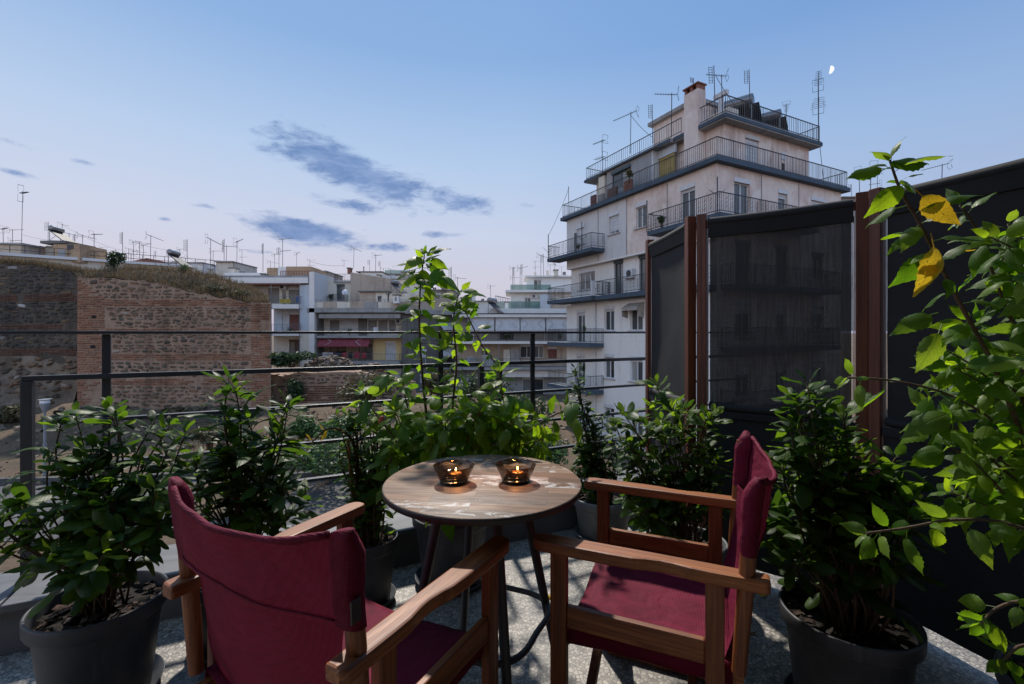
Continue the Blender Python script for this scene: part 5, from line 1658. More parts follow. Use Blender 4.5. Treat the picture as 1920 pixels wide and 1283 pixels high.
for px, pt, pb, Y, k, rz, lb in [
    (1182, 211, 280, 30.0, 't', R(150), 'long boom antenna standing free left on the tall block'),
    (1224, 196, 262, 28.5, 'p', R(10), 'loop panel antenna left of the stair head of the tall block'),
    (1259, 175, 248, 26.5, 'u', R(160), 'antenna on a mast in front of the stair head wall'),
    (1130, 263, 335, 33.0, 's', R(120), 'small antenna at the left end of the tall block roof'),
    (1067, 350, 402, 34.0, 'p', R(80), 'leaning panel antenna at the far corner of the penthouse terrace'),
    (1341, 122, 206, 23.2, 'p', R(0), 'tall panel antenna right of the big chimney'),
    (1354, 140, 204, 23.6, 'u', R(170), 'antenna close behind the tall panel antenna'),
    (1406, 130, 196, 23.6, 'p', R(0), 'panel antenna rising above the big water tank'),
    (1535, 152, 256, 25.0, 's', R(238), 'tall double boom antenna at the right roof corner'),
    (1474, 198, 224, 25.6, 'y', R(60), 'short antenna behind the rusty water tank'),
    (1300, 147, 172, 25.2, 'p', R(30), 'grid antenna on top of the big chimney')]:
    antenna(px, pt, pb, Y, k, rz, lb, 'antennas on the tall block')
# flag poles on balconies
for k, (px, pt, pb, Y, lb) in enumerate([(1345, 332, 402, 21.7, 'bare pole at the corner of the pink balcony'), (1213, 376, 436, 25.4, 'bare pole at the left end of the pink balcony'), (1028, 440, 490, 34.2, 'bare pole at the far left balcony of the tall block'), (1091, 416, 470, 32.3, 'bare pole in the middle of the left balcony of the tall block')]):
    c = P(px, pb, Y); b = MB(c); b.tube([c, P(px, pt, Y)], .03, 6); b.bar(P(px - 16 * 22 / Y, pt + 24, Y), P(px, pt + 34, Y), .02, .02); b.bar(P(px + 14 * 22 / Y, pt + 24, Y), P(px, pt + 34, Y), .02, .02)
    tag(b.build('balcony_pole', M['iron']), lb, 'pole', 'poles on the balconies')

# ------------------------------------------------------------------ middle distance, facades facing the terrace
def front(name, label, Y, px0, py_base, cat='building'):
    c = P(px0, py_base, Y); c.z = -6.0
    root = empty(name, c, label, cat)
    s = Y / FPX
    class G(F):
        def X(g, px): return (px - px0) * s
        def Zp(g, py): return EYE - (py - 624) * s
        def pbox(g, nm, mat, x0, x1, y0, y1, n0, n1, parent=None, label=None):
            return g.part(nm, M[mat], g.X(x0), g.X(x1), n0, n1, g.Zp(y1), g.Zp(y0), parent, label)
        def pwall(g, mat, x0, x1, y0, y1, n=0.0, holes=(), name='wall'):
            return g.wall(M[mat], g.X(x0), g.X(x1), g.Zp(y1), g.Zp(y0), n, [(g.X(a), g.X(b), g.Zp(d), g.Zp(c)) for a, b, c, d in holes], name=name)
        def pwin(g, x0, x1, y0, y1, n=0.0, **k):
            return g.window(g.X(x0), g.X(x1), g.Zp(y1), g.Zp(y0), n, **k)
        def pbal(g, x0, x1, y, n0, n1, slab, rail, th, h, **k):
            return g.balcony(g.X(x0), g.X(x1), n0, n1, g.Zp(y), M[slab], M[rail], th=th, h=h, **k)
    return G((c.x, c.y), (1, 0), (0, -1), root)
def laundry(g, x0, x1, y, n, cols, lab):
    rnd = random.Random(int(x0))
    x = x0; k = 0
    while x < x1 - 3:
        w = rnd.uniform(6, 12); h = rnd.uniform(8, 15)
        b = MB(g.p(g.X(x), n, g.Zp(y)))
        a, c = g.X(x), g.X(min(x + w, x1)); z = g.Zp(y)
        q = []
        for j in range(4):
            for i in range(4): q.append(g.p(a + (c - a) * i / 3, n + .05 * math.sin(i * 2 + j), z - h * g.O.y / FPX * j / 3))
        b.add(q, [(j * 4 + i, j * 4 + i + 1, (j + 1) * 4 + i + 1, (j + 1) * 4 + i) for j in range(3) for i in range(3)])
        nm, col = cols[k % len(cols)]
        o = b.build('hanging_cloth', plain('cloth ' + nm, col, .9, .15, 3)); so = o.modifiers.new('t', 'SOLIDIFY'); so.thickness = .02
        tag(o, ORD[k] + ' piece of washing from left, ' + nm + ', ' + lab, 'laundry')
        x += w + rnd.uniform(1, 4); k += 1

def house_a():
    g = front('apartment_house', 'cream and light blue apartment house with white balconies right of the tower', 51.0, 390, 700)
    # structure behind the loggias
    g.pwall('cream', 395, 563, 533, 574, -1.5, [(489, 511, 538, 568), (516, 524, 541, 570), (529, 553, 541, 571)])
    g.pwin(489, 511, 538, 568, -1.5, frame='fr_white', shutter=.96, shmat='sh_grey', sill=False)
    g.pwin(516, 524, 541, 570, -1.5, panes=1, sill=False, glass='glass')
    g.pwin(529, 553, 541, 571, -1.5, shutter=.9, shmat='sh_grey', sill=False)
    g.pwall('lblue', 500, 563, 574, 626, -1.5, [(516, 528, 588, 624), (530, 551, 589, 624)])
    g.pwin(516, 528, 588, 624, -1.5, panes=1, shutter=.9, sill=False)
    g.pwin(530, 551, 589, 624, -1.5, shutter=.97, shmat='sh_red', sill=False)
    g.pwall('cream', 500, 563, 626, 690, -1.5, [(530, 551, 641, 678)])
    g.pwin(530, 551, 641, 678, -1.5, frame='fr_brown', sill=False)
    g.pbox('roof_fascia', 'palewhite', 380, 579, 521, 531.5, -1.55, .25)
    g.pbox('roof_edge_board', 'sh_red', 384, 566, 531.8, 534, -1.4, .3)
    g.pbox('roof', 'conc', 380, 579, 517, 520.8, -9, .1)
    g.pwall('lblue', 563, 580, 534.3, 622, 0.0, name='pier'); g.pwall('cream', 563, 580, 622, 700, 0.0, name='pier')
    g.pbox('pier_side', 'lblue', 562.4, 563, 534, 700, -1.5, -.003)
    g.pbox('party_wall', 'palewhite', 580.3, 590, 510, 700, -8, .1)
    for (y0, y1, yr) in ((571, 579, 556), (626, 630, 608), (673, 681, 660)):
        g.pbal(500, 565, y0, -1.45, .35, 'palewhite', 'iron_grey', (y1 - y0) * 51 / FPX, (y0 - yr) * 51 / FPX, sides=(0, 1), step=.13)
    for x in (511.5, 564): g.pbox('drain_pipe', 'iron_grey', x, x + 1, 534.5, 690, .36, .42)
    # diagonal lattice screen
    b = g.mb()
    for k in range(-8, 14):
        a = 465 + k * 3.4
        for sg in (1, -1):
            x0, x1 = a, a + sg * 32
            lo, hi = min(x0, x1), max(x0, x1)
            t0, t1 = 0.0, 1.0
            # clip to 465..489
            def cl(x): return max(465, min(489, x))
            xa, xb = cl(x0), cl(x1)
            if abs(xa - xb) < .5: continue
            ya = 568 - 32 * abs(xa - x0) / 32; yb = 568 - 32 * abs(xb - x0) / 32
            b.bar(g.p(g.X(xa), -1.2, g.Zp(ya)), g.p(g.X(xb), -1.2, g.Zp(yb)), .05, .03)
    b.build('lattice_screen', M['fr_white'], g.root)
    # roof huts
    g.pbox('roof_hut', 'palewhite', 504, 519.7, 496, 520.5, -5, -2); g.pbox('roof_hut', 'ochre', 520, 568, 495, 520.5, -5, -2.02)
    g.pbox('roof_hut', 'palewhite', 377, 465, 503, 521, -7, -4.0); g.pbox('roof_hut', 'ochre', 465.3, 486, 493, 521, -7, -3.9)
    b = g.mb()
    for x in range(521, 579, 3): b.bar(g.p(g.X(x), -.6, g.Zp(521)), g.p(g.X(x), -.6, g.Zp(507)), .05, .05)
    b.bar(g.p(g.X(521), -.6, g.Zp(507)), g.p(g.X(579), -.6, g.Zp(507)), .06, .06)
    b.build('roof_railing', M['terracotta'], g.root)
    b = MB(g.p(g.X(528), .1, g.Zp(571)))
    q = []
    for j in range(5):
        for i in range(9): q.append(g.p(g.X(527 + 21 * i / 8), .38 + .05 * math.sin(i * 1.7) - .02 * j, g.Zp(562 + 8 * j / 4 - (1.0 if i % 3 else 0))))
    b.add(q, [(j * 9 + i, j * 9 + i + 1, (j + 1) * 9 + i + 1, (j + 1) * 9 + i) for j in range(4) for i in range(8)])
    tag(b.build('hanging_cloth', plain('yellow blanket', (0.36, 0.29, 0.06), .9, .2, 3)), 'yellow blanket over the top balcony rail of the cream house', 'laundry')
    laundry(g, 553, 564, 556, -.3, [('blue', (0.06, 0.12, 0.30)), ('grey blue', (0.15, 0.2, 0.3))], 'on the top balcony of the cream house')
    ac_unit(g, g.X(520), -1.45, g.Zp(541), 'air conditioner above the top balcony door of the cream house')
    return g
GA = house_a()

def house_b():
    g = front('apartment_house', 'grey apartment house with a red awning and yellow balcony wall', 51.5, 580, 700)
    g.pbox('side_pier', 'conc_dark', 581, 597, 587.3, 760, -5, 0)
    g.pbox('right_pier', 'conc_dark', 752.5, 776, 590, 760, -5, -.02)
    g.pbox('roof_fascia', 'conc', 580, 764, 578.5, 586.5, -6, .6)
    g.pwall('tan', 580, 764, 566, 578.3, .3, name='roof_parapet')
    for k in range(7): g.pbox('parapet_panel', ['cream', 'tan', 'cream', 'tan', 'conc', 'cream', 'tan'][k], 583 + k * 25.5, 583 + k * 25.5 + 24.6, 567, 578, .303, .33)
    b = g.mb(); b.bar(g.p(g.X(582), .3, g.Zp(563)), g.p(g.X(764), .3, g.Zp(563)), .05, .05)
    for k in range(10): b.bar(g.p(g.X(583 + k * 20), .3, g.Zp(563)), g.p(g.X(583 + k * 20), .3, g.Zp(567)), .04, .04)
    b.build('parapet_rail', M['iron_grey'], g.root)
    # top loggia
    H = [(608, 627, 600, 627), (628, 662, 600, 627), (682, 699, 600, 627), (702, 720, 600, 627), (722, 736, 600, 627)]
    g.pwall('cream', 597, 752, 587.2, 630, -1.5, H)
    for k, h in enumerate(H): g.pwin(*h, -1.5, sill=False, shutter=(.97, .93, .95, .94, .6)[k], shmat=('sh_grey', 'sh_white', 'sh_grey', 'sh_grey', 'sh_grey')[k], panes=1 if k != 1 else 2)
    g.pbox('awning_box', 'conc', 600, 752, 589, 597, .1, .35)
    g.pbox('partition', 'conc_dark', 665, 680, 588, 629, -1.49, -1.2)
    g.pbal(597, 752, 629.5, -1.49, .5, 'conc', 'iron_grey', .26, .75, sides=(1, 1), step=.5, mid=True)
    # middle loggia
    H = [(608, 640, 652, 676), (664, 690, 650, 676), (718, 738, 644, 676)]
    g.pwall('tan', 597, 694.5, 634, 684, -1.5, H[:2]); g.pwall('yellow', 694.5, 752, 634, 684, -1.0, H[2:])
    g.pwin(*H[0], -1.5, sill=False, frame='fr_brown'); g.pwin(*H[1], -1.5, sill=False, frame='fr_brown'); g.pwin(*H[2], -1.0, sill=False, shutter=.98, panes=1)
    g.pbal(597, 752, 677, -1.49, .5, 'conc', 'iron_grey', .34, .8, sides=(0, 1), step=.5, mid=True)
    # red awning
    b = g.mb(); q = []
    for j in range(3):
        for i in range(13): q.append(g.p(g.X(600 + 95 * i / 12), .15 + .75 * j / 2, g.Zp(635.5 + 13.0 * j / 2 + .25 * math.sin(i * 1.3))))
    b.add(q, [(j * 13 + i, j * 13 + i + 1, (j + 1) * 13 + i + 1, (j + 1) * 13 + i) for j in range(2) for i in range(12)])
    q = [g.p(g.X(600 + 95 * i / 24), .9, g.Zp(648.4 + (2.2 if i % 2 else 1.4) * j)) for j in range(2) for i in range(25)]
    b.add(q, [(i, i + 1, 25 + i + 1, 25 + i) for i in range(24)])
    a = b.build('awning', M['red_cloth'], g.root); a['label'] = 'dark red awning with white chevrons'
    b = g.mb()
    for x, sg in ((614, 1), (681, -1)):
        for dy in (0, 1):
            p0 = g.p(g.X(x), .17 + (.75 * dy), g.Zp(635.0 + 13 * dy)); p1 = g.p(g.X(x + 11 * sg), .55, g.Zp(641.5))
            b.bar(p0 + Vector((0, -.03, .03)), p1 + Vector((0, -.03, .03)), .05, .02)
    b.build('chevron', M['chevron'], a)
    laundry(g, 607, 640, 661, .35, [('white', (.6, .6, .62)), ('white sheet', (.55, .55, .6)), ('navy', (.03, .04, .10)), ('pale', (.5, .52, .56))], 'on the left rail under the red awning')
    laundry(g, 645, 694, 661, .40, [('red', (.35, .03, .05)), ('black', (.02, .02, .025)), ('crimson', (.3, .02, .05))], 'on the dark rail under the red awning')
    # lowest storey
    g.pwall('palewhite', 597, 752, 684, 760, -1.2, [(700, 728, 700, 740)])
    g.pwin(700, 728, 700, 740, -1.2, sill=False)
    b = MB(g.p(g.X(704), .2, g.Zp(629)))
    x, z = g.X(704), g.Zp(629.3)
    g.box(b, x - .25, x + .25, -.05, .4, z + .4, z + .45); g.box(b, x - .25, x + .25, -.08, -.03, z + .45, z + .9)
    for a in (-.22, .2):
        for c in (-.04, .36): g.box(b, x + a, x + a + .03, c, c + .03, z, z + .4)
    tag(b.build('plastic_chair', M['fr_white']), 'white plastic chair on the balcony above the red awning', 'chair')
    ac_unit(g, g.X(743), -1.4, g.Zp(607), 'air conditioner at the right end of the balcony above the red awning')
    # set back storey and huts
    g.pbox('roof', 'conc', 580, 764, 577, 578.4, -14, .2)
    b = g.mb()
    zt = [g.Zp(504), g.Zp(517)]
    q = [g.p(g.X(639.5), -3, g.Zp(578)), g.p(g.X(719), -3, g.Zp(578)), g.p(g.X(719), -3, zt[1]), g.p(g.X(639.5), -3, zt[0])]
    b.hexa([q[0], q[1], q[1] + Vector((0, 6, 0)), q[0] + Vector((0, 6, 0)), q[3], q[2], q[2] + Vector((0, 6, 0)), q[3] + Vector((0, 6, 0))])
    b.build('gable_block', M['tan'], g.root)
    g.pbox('roof_hut', 'palewhite', 648, 692, 500, 516, -8, -5); g.pbox('roof_hut_cover', 'conc_dark', 640, 694, 498, 499.8, -8.2, -4.8)
    g.pwall('cream', 590, 639.3, 520, 578, -3.2, [(611, 627, 531, 563)]); g.pwin(611, 627, 531, 563, -3.2, frame='fr_dark', sill=False, glass='glass')
    g.pbal(602, 634, 562, -3.19, -2.2, 'conc', 'iron', .2, .75, step=.13)
    g.pbal(606, 640, 521, -4.2, -3.0, 'conc', 'iron', .2, .8, step=.13, name='roof_terrace')
    g.pwall('cream', 666, 720, 546, 578, -1.5, [(701, 708, 557, 578)], name='hut_wall'); g.pwin(701, 708, 557, 578, -1.5, panes=1, sill=False, frame='fr_dark')
    g.pbox('hut_side', 'tan', 666, 697, 546.5, 577, -1.49, -1.46); g.pbox('hut_roof', 'conc_dark', 664, 722, 543.5, 545.8, -3, -1.2)
    g.pbox('hut', 'cream', 722, 764, 548, 577, -4, -1.6)
    dish(g.p(g.X(643), -.6, g.Zp(566)), R(200), 'satellite dish before the tan gable wall', .32)
    heater(g.p(g.X(733), -1.8, g.Zp(547)), R(75), 'solar water heater on the low hut beside the tall hibiscus tip', .9)
    # angled facade turning away on the right
    O = g.p(g.X(764), .4, 0)
    root = empty('apartment_house', (O.x, O.y, -6), 'brown house front with small awnings that turns away behind the hibiscus', 'building')
    d = Vector((1, .85, 0)).normalized(); f = F((O.x + .15, O.y, 0), d, (d.y, -d.x, 0), root)
    f.wall(M['conc_dark'], 0, 8.4, -6.2, 3.3, 0, [(1.5, 2.3, .6, 2.1), (5.0, 6.2, .2, 2.1), (1.5, 2.3, -2.4, -.9), (5.0, 6.2, -2.8, -.9), (1.5, 2.3, -5.2, -3.8), (5.0, 6.2, -5.5, -3.7)])
    for z in (.2, -2.8, -5.6):
        f.window(1.5, 2.3, z + .4, z + 1.9, panes=1, shutter=.5); f.window(5.0, 6.2, z + .0 + (.0 if z < -5 else 0), z + 1.9, sill=False, frame='fr_dark')
        f.balcony(3.6, 8.2, .003, .9, z - .05, M['conc'], M['iron'], step=.14)
    f.part('roof_fascia', M['conc'], -.3, 8.8, -4, .6, 3.3, 3.75); f.part('roof_parapet', M['tan'], -.2, 8.7, -.1, .3, 3.76, 4.7)
    for z in (1.9, -1.1):
        b = f.mb(); b.add([f.p(3.8, .02, z + .5), f.p(7.0, .02, z + .5), f.p(7.0, 1.1, z - .2), f.p(3.8, 1.1, z - .2), f.p(7.0, 1.1, z - .4), f.p(3.8, 1.1, z - .4)], [(0, 1, 2, 3), (3, 2, 4, 5)])
        b.build('awning', M['white_cloth'], root)
    return g
GB = house_b()

def house_c():
    g = front('apartment_house', 'long white apartment house with four pale awnings left of the tall block', 53.0, 866, 720)
    g.pbox('roof_fascia', 'palewhite', 850, 1075, 590, 595.5, -6, .9); g.pbox('roof_edge_line', 'iron', 850, 1075, 588.2, 589.8, -6, .95)
    g.pwall('conc', 850, 1075, 595.7, 640, -1.2, [(872, 900, 610, 639), (935, 965, 610, 639), (1005, 1040, 610, 639)])
    for h in ((872, 900, 610, 639), (935, 965, 610, 639), (1005, 1040, 610, 639)): g.pwin(*h, -1.2, sill=False, shutter=.2)
    g.pbal(850, 1075, 640, -1.19, .8, 'palewhite', 'iron_grey', .28, .95, step=.2)
    AW = [(879, 927), (929.5, 974), (976, 1021), (1023.5, 1066)]
    for k, (a, c) in enumerate(AW):
        b = g.mb(); n = 24
        q = [g.p(g.X(a + (c - a) * i / n), .55 + .45 * j, g.Zp((596.5, 618.5)[j])) for j in range(2) for i in range(n + 1)]
        b.add(q, [(i, i + 1, n + 2 + i, n + 1 + i) for i in range(n)])
        q = [g.p(g.X(a + (c - a) * i / n), 1.0, g.Zp(618.5 if j == 0 else (621.6 if i % 2 else 620.2))) for j in range(2) for i in range(n + 1)]
        b.add(q, [(i, i + 1, n + 2 + i, n + 1 + i) for i in range(n)])
        o = b.build('awning', M['white_cloth'], g.root)
        b = g.mb()
        m = a + (c - a) * (.72 if k % 2 == 0 else .28); sg = 1 if k % 2 == 0 else -1
        for x0, s2 in ((a + 3, 1), (c - 3, -1)):
            if k in (0, 3) and s2 == -1 and k == 3: pass
            for y0 in (598.5, 617):
                f0 = .55 + .45 * (y0 - 596.5) / 22
                b.bar(g.p(g.X(x0), f0 + .03, g.Zp(y0)), g.p(g.X(x0 + 10 * s2), .55 + .45 * .5 + .03, g.Zp(607.5)), .05, .02)
        b.build('chevron', M['chevron_grey'], o)
    for x in (878, 928, 975, 1022): g.pbox('post', 'iron_grey', x, x + .9, 596, 639, .72, .8)
    # brown storey
    H = [(900, 914, 655, 668), (976, 1001, 650, 672), (1003, 1020, 650, 672), (1029, 1046, 655, 674)]
    g.pwall('tan', 850, 1075, 645, 690, -1.2, H)
    g.pwin(*H[0], -1.2, sill=False); g.pwin(*H[1], -1.2, panes=2); g.pwin(*H[2], -1.2, panes=2); g.pwin(*H[3], -1.2, shutter=.97, shmat='sh_red', sill=False)
    g.pbal(850, 1075, 688, -1.19, .8, 'conc', 'iron', .3, .95, step=.2)
    g.pbox('board_stack', 'cream', 944, 956, 656, 686, -.6, -.5); g.pbox('sheet_stack', 'conc', 957, 975, 653, 686, -.6, -.5)
    for x in (896, 935): g.pbox('post', 'iron_grey', x, x + 1, 645, 688, .72, .8)
    b = MB(g.p(g.X(880), 0, g.Zp(686)))
    for k, (x0, x1, y0, lb) in enumerate([(871, 893, 668, 'grey tarpaulin bundle at the left of the brown balcony'), (903, 934, 667, 'large grey tarpaulin bundle on the brown balcony')]):
        b = MB(g.p(g.X(x0), .2, g.Zp(687)))
        a, c = g.X(x0), g.X(x1); z0, z1 = g.Zp(687), g.Zp(y0)
        n = 10; q = []
        for j in range(6):
            for i in range(n + 1):
                u = i / n; v = j / 5; w = .5 * math.sin(u * math.pi) ** .4
                q.append(g.p(a + (c - a) * u, .1 + w * (1 - v * .7) + .06 * mnoise.noise(Vector((u * 5, v * 4, k))), z0 + (z1 - z0) * v * (.75 + .25 * math.sin(u * 3 + k) ** 2)))
        b.add(q, [(j * (n + 1) + i, j * (n + 1) + i + 1, (j + 1) * (n + 1) + i + 1, (j + 1) * (n + 1) + i) for j in range(5) for i in range(n)])
        tag(b.build('tarpaulin', M['conc'], smooth='all'), lb, 'tarpaulin')
    g.pwall('conc', 850, 1075, 693, 760, -.6, [(900, 940, 712, 750), (980, 1020, 712, 750)])
    g.pwin(900, 940, 712, 750, -.6); g.pwin(980, 1020, 712, 750, -.6)
    g.pbox('white_band', 'palewhite', 940, 1062, 694, 707, -.59, .3)
    # roof level
    g.pbox('roof_parapet', 'palewhite', 866, 1075, 578, 588, -8, -.8)
    heater(g.p(g.X(922), -1.2, g.Zp(588)), R(70), 'solar water heater with a round grey tank on the white parapet roof', 1.15)
    b = g.mb()
    for k in range(9): b.bar(g.p(g.X(927 + k * 3.4), -3, g.Zp(551 + k * .8)), g.p(g.X(927 + k * 3.4), -3, g.Zp(578)), .05, .05)
    b.bar(g.p(g.X(927), -3, g.Zp(551)), g.p(g.X(956), -3, g.Zp(557)), .08, .08)
    b.build('pergola', M['iron_grey'], g.root)
    # clutter of pipes
    return g
GC = house_c()

def house_d():
    g = front('apartment_house', 'far white house with green glass balconies behind the white awnings', 72.0, 948, 640)
    g.pwall('palewhite', 957, 1075, 546, 600, -.0, [(984, 995, 559, 577)]); g.pwin(984, 995, 559, 577, 0, sill=False, frame='fr_white', glass='glass')
    g.pbox('slab', 'palewhite', 948, 1075, 545, 549, -8, 1.0); g.pbox('slab', 'palewhite', 940, 1012, 580, 588, -8, 1.0)
    g.pbox('balcony_glass', 'gglass', 957, 1032, 535, 544.8, .88, .92); g.pbox('balcony_glass', 'gglass', 932, 1012, 566, 579.8, .88, .92)
    g.pwall('palewhite', 988, 1075, 518, 545, -1.5, [(1002, 1016, 523, 545)]); g.pwin(1002, 1016, 523, 545, -1.5, sill=False)
    g.pbox('roof_slab', 'palewhite', 984, 1078, 515.5, 518, -8, -.8)
    g.pwall('lblue', 1012, 1031, 553, 590, .9, name='pier'); g.pbox('back_wall', 'tan', 1030, 1075, 566, 592, .2, .3)
    for px, y0, y1 in ((1005, 507, 516), (1029, 503, 516)): g.pbox('chimney', 'cream', px - 2.5, px + 2.5, y0, y1, -3, -2.6)
    ac_unit(g, g.X(1002), 0.0, g.Zp(559), 'air conditioner on the far white house', .9)
house_d()

def skyline():
    # houses along the left behind the old walls
    g = front('rooftop_row', 'long low white roof parapet behind the old wall on the left', 62.0, -200, 560)
    O = P(40, 474, 52); E = P(500, 522, 78)
    root = g.root
    b = MB(root.location)
    a, c = P(-260, 462, 48), P(400, 505, 72)
    d = Vector((0, 0, -9))
    b.hexa([a + d, c + d, c + d + Vector((-2, 14, 0)), a + d + Vector((-2, 14, 0)), a, c, c + Vector((-2, 14, 0)), a + Vector((-2, 14, 0))])
    b.build('roof_block', M['cream'], root)
    b = MB(root.location); k = Vector((0, -.12, 0))
    b.bar(a + k + Vector((0, 0, .15)), c + k + Vector((0, 0, .15)), .9, .35); b.build('roof_coping', M['palewhite'], root)
    # handrail on that roof
    b = MB(root.location)
    for h in (1.4, .8): b.bar(a + Vector((0, .3, h)), c + Vector((0, .3, h)), .06, .06)
    for i in range(26):
        q = a + (c - a) * i / 25 + Vector((0, .3, 0)); b.bar(q, q + Vector((0, 0, 1.4)), .05, .05)
    b.build('roof_railing', M['iron'], root)
    g = front('stair_house', 'ochre stair house with a dark opening on the left skyline', 60.0, 76, 490)
    g.pbox('wall_block', 'ochre', 100, 150, 458, 492, -4, 0); g.pbox('wall_block', 'tan', 79, 100, 460, 492, -4, -.4); g.pbox('roof', 'conc_dark', 78, 126, 452, 457, -4.2, .2)
    g.pbox('opening', 'iron', 126, 138, 459, 467, -.05, .03); g.pbox('door', 'conc', 109, 123, 468, 482, -.05, .03)
    heater(P(106, 454, 61.5), R(98), 'twin tank water heater on the ochre stair house', 1.25)
    g = front('roof_shed', 'low tan shed at the far left edge of the skyline', 58.0, -60, 490)
    g.pbox('wall_block', 'tan', -80, 40, 459, 492, -5, 0); g.pbox('roof', 'conc', -82, 44, 456, 459, -5.2, .3)
    g = front('roof_shed', 'small brick shed with a slanting roof left of the fig sapling skyline', 66.0, 55, 490)
    g.pbox('wall_block', 'terracotta', 58, 76, 464, 492, -3, 0); g.pbox('roof', 'conc_dark', 56, 78, 461.5, 464, -3.2, .2)
    g = front('roof_shed', 'low brown tiled shed right of the fig sapling', 66.0, 235, 500)
    b = MB(g.root.location)
    q = [P(236, 494, 66), P(275, 494, 66), P(275, 484, 66), P(236, 492, 66)]
    b.hexa([q[0], q[1], q[1] + Vector((0, 4, 0)), q[0] + Vector((0, 4, 0)), q[3], q[2], q[2] + Vector((0, 4, 0)), q[3] + Vector((0, 4, 0))])
    b.build('wall_block', M['terracotta'], g.root)
    heater(P(326, 500, 58), R(98), 'slanting solar water heater above the middle of the old wall', 1.25)
    # blocks between
    for k, (x0, x1, y0, y1, Y, mt, lb) in enumerate([
        (405, 437, 492, 520, 64, 'cream', 'small cream roof hut beside the heater on the skyline'),
        (300, 380, 494, 512, 70, 'palewhite', 'white roof wall above the dry grass'),
        (590, 612, 510, 530, 62, 'tan', 'small tan hut left of the roof terrace'),
        (735, 790, 524, 600, 66, 'cream', 'cream house with a small dark window behind the hibiscus'),
        (790, 850, 545, 610, 70, 'tan', 'tan house with cluttered roof right of the hibiscus tip'),
        (850, 930, 566, 600, 80, 'palewhite', 'low white far house between the two hibiscus stems and the pergola'),
        (722, 770, 515, 560, 74, 'lblue', 'far house with a pale blue roof rail'),
        (1575, 1745, 372, 560, 40, 'conc', 'grey house behind the tall block on the right')]):
        g = front('distant_house', lb, Y, x0, y1)
        g.pwall(mt, x0, x1, y0, y1 + 60, 0, [(x0 + (x1 - x0) * .45, x0 + (x1 - x0) * .6, y0 + 8, y0 + 16)] if k in (3, 4) else [], name='wall')
        g.pbox('body', mt, x0 + .01, x1 - .01, y0 + .1, y1 + 60, -6, -.25)
        g.pbox('roof_edge', 'conc', x0 - 1.5, x1 + 1.5, y0 - 2, y0 - .2, -6, .3)
        if k in (3, 4): g.pwin(x0 + (x1 - x0) * .45, x0 + (x1 - x0) * .6, y0 + 8, y0 + 16, 0, panes=1, sill=False)
        if k == 6: g.pbox('rail_glass', 'gglass', x0, x1, y0 - 8, y0 - 2.2, .1, .14)
    heater(P(826, 550, 70.5), R(80), 'small water heater on the tan house behind the hibiscus', 1.0)
skyline()

# antennas of the skyline
SKY = [(7, 428, 478, 'y'), (24, 430, 478, 's'), (40, 358, 474, 'y'), (90, 416, 458, 'p'), (117, 420, 458, 't'), (131, 437, 486, 't'), (140, 438, 486, 'p'), (155, 440, 488, 't'), (176, 438, 490, 'y'),
       (191, 463, 492, 's'), (230, 435, 492, 'p'), (241, 466, 494, 't'), (250, 453, 494, 's'), (262, 455, 496, 's'), (270, 459, 496, 'u'), (282, 441, 496, 't'), (292, 470, 498, 'p'),
       (316, 468, 500, 'p'), (337, 467, 502, 's'), (351, 449, 506, 'p'), (371, 486, 508, 't'), (395, 447, 516, 't'), (399, 470, 512, 's'), (420, 448, 512, 'p'), (424, 460, 512, 'y'), (444, 452, 502, 'u'), (454, 468, 500, 's')]
for k, (px, a, c, kd) in enumerate(SKY):
    antenna(px, a, c, 64 + (k * 7 % 11), kd, R((k * 47) % 90 - 25), ORD[k] + ' antenna from the left on the skyline above the old wall', 'antennas above the old wall')
MID = [(493, 456, 505, 'p'), (507, 490, 520, 't'), (515, 476, 500, 'y'), (523, 464, 500, 'p'), (530, 447, 500, 's'), (556, 475, 500, 'u'), (581, 487, 512, 's'), (645, 488, 500, 'y'), (663, 465, 499, 't'), (693, 487, 510, 'p'), (704, 478, 512, 'y'), (713, 490, 514, 'p'), (719, 503, 516, 't'), (733, 505, 526, 's'), (768, 492, 524, 'u'), (846, 500, 548, 'p'), (858, 520, 560, 'y')]
for k, (px, a, c, kd) in enumerate(MID):
    antenna(px, a, c, 58 + (k * 5 % 9), kd, R((k * 61) % 100 - 40), ORD[k] + ' antenna from the left on the roofs of the balcony houses', 'antennas on the middle roofs')
FAR = [(920, 536, 565, 'y'), (961, 502, 545, 's'), (964, 500, 548, 'p'), (975, 502, 545, 'u'), (978, 495, 545, 'p'), (1004, 490, 516, 's'), (1014, 478, 516, 't'), (1019, 476, 516, 'p'), (1032, 496, 520, 'y'), (1040, 494, 520, 't'), (1053, 500, 518, 'u')]
for k, (px, a, c, kd) in enumerate(FAR):
    antenna(px, a, c, 73 + k % 3, kd, R((k * 53) % 120 - 50), ORD[k] + ' antenna from the left on the far white house', 'antennas on the far white house')
for k, (px, a, c, kd) in enumerate([(1597, 345, 372, 'p'), (1612, 320, 372, 'y'), (1632, 312, 372, 'u'), (1645, 322, 372, 's'), (1765, 308, 372, 't')]):
    antenna(px, a, c, 41, kd, R(k * 40), ORD[k] + ' antenna from the left on the grey house at the right', 'antennas on the grey house')

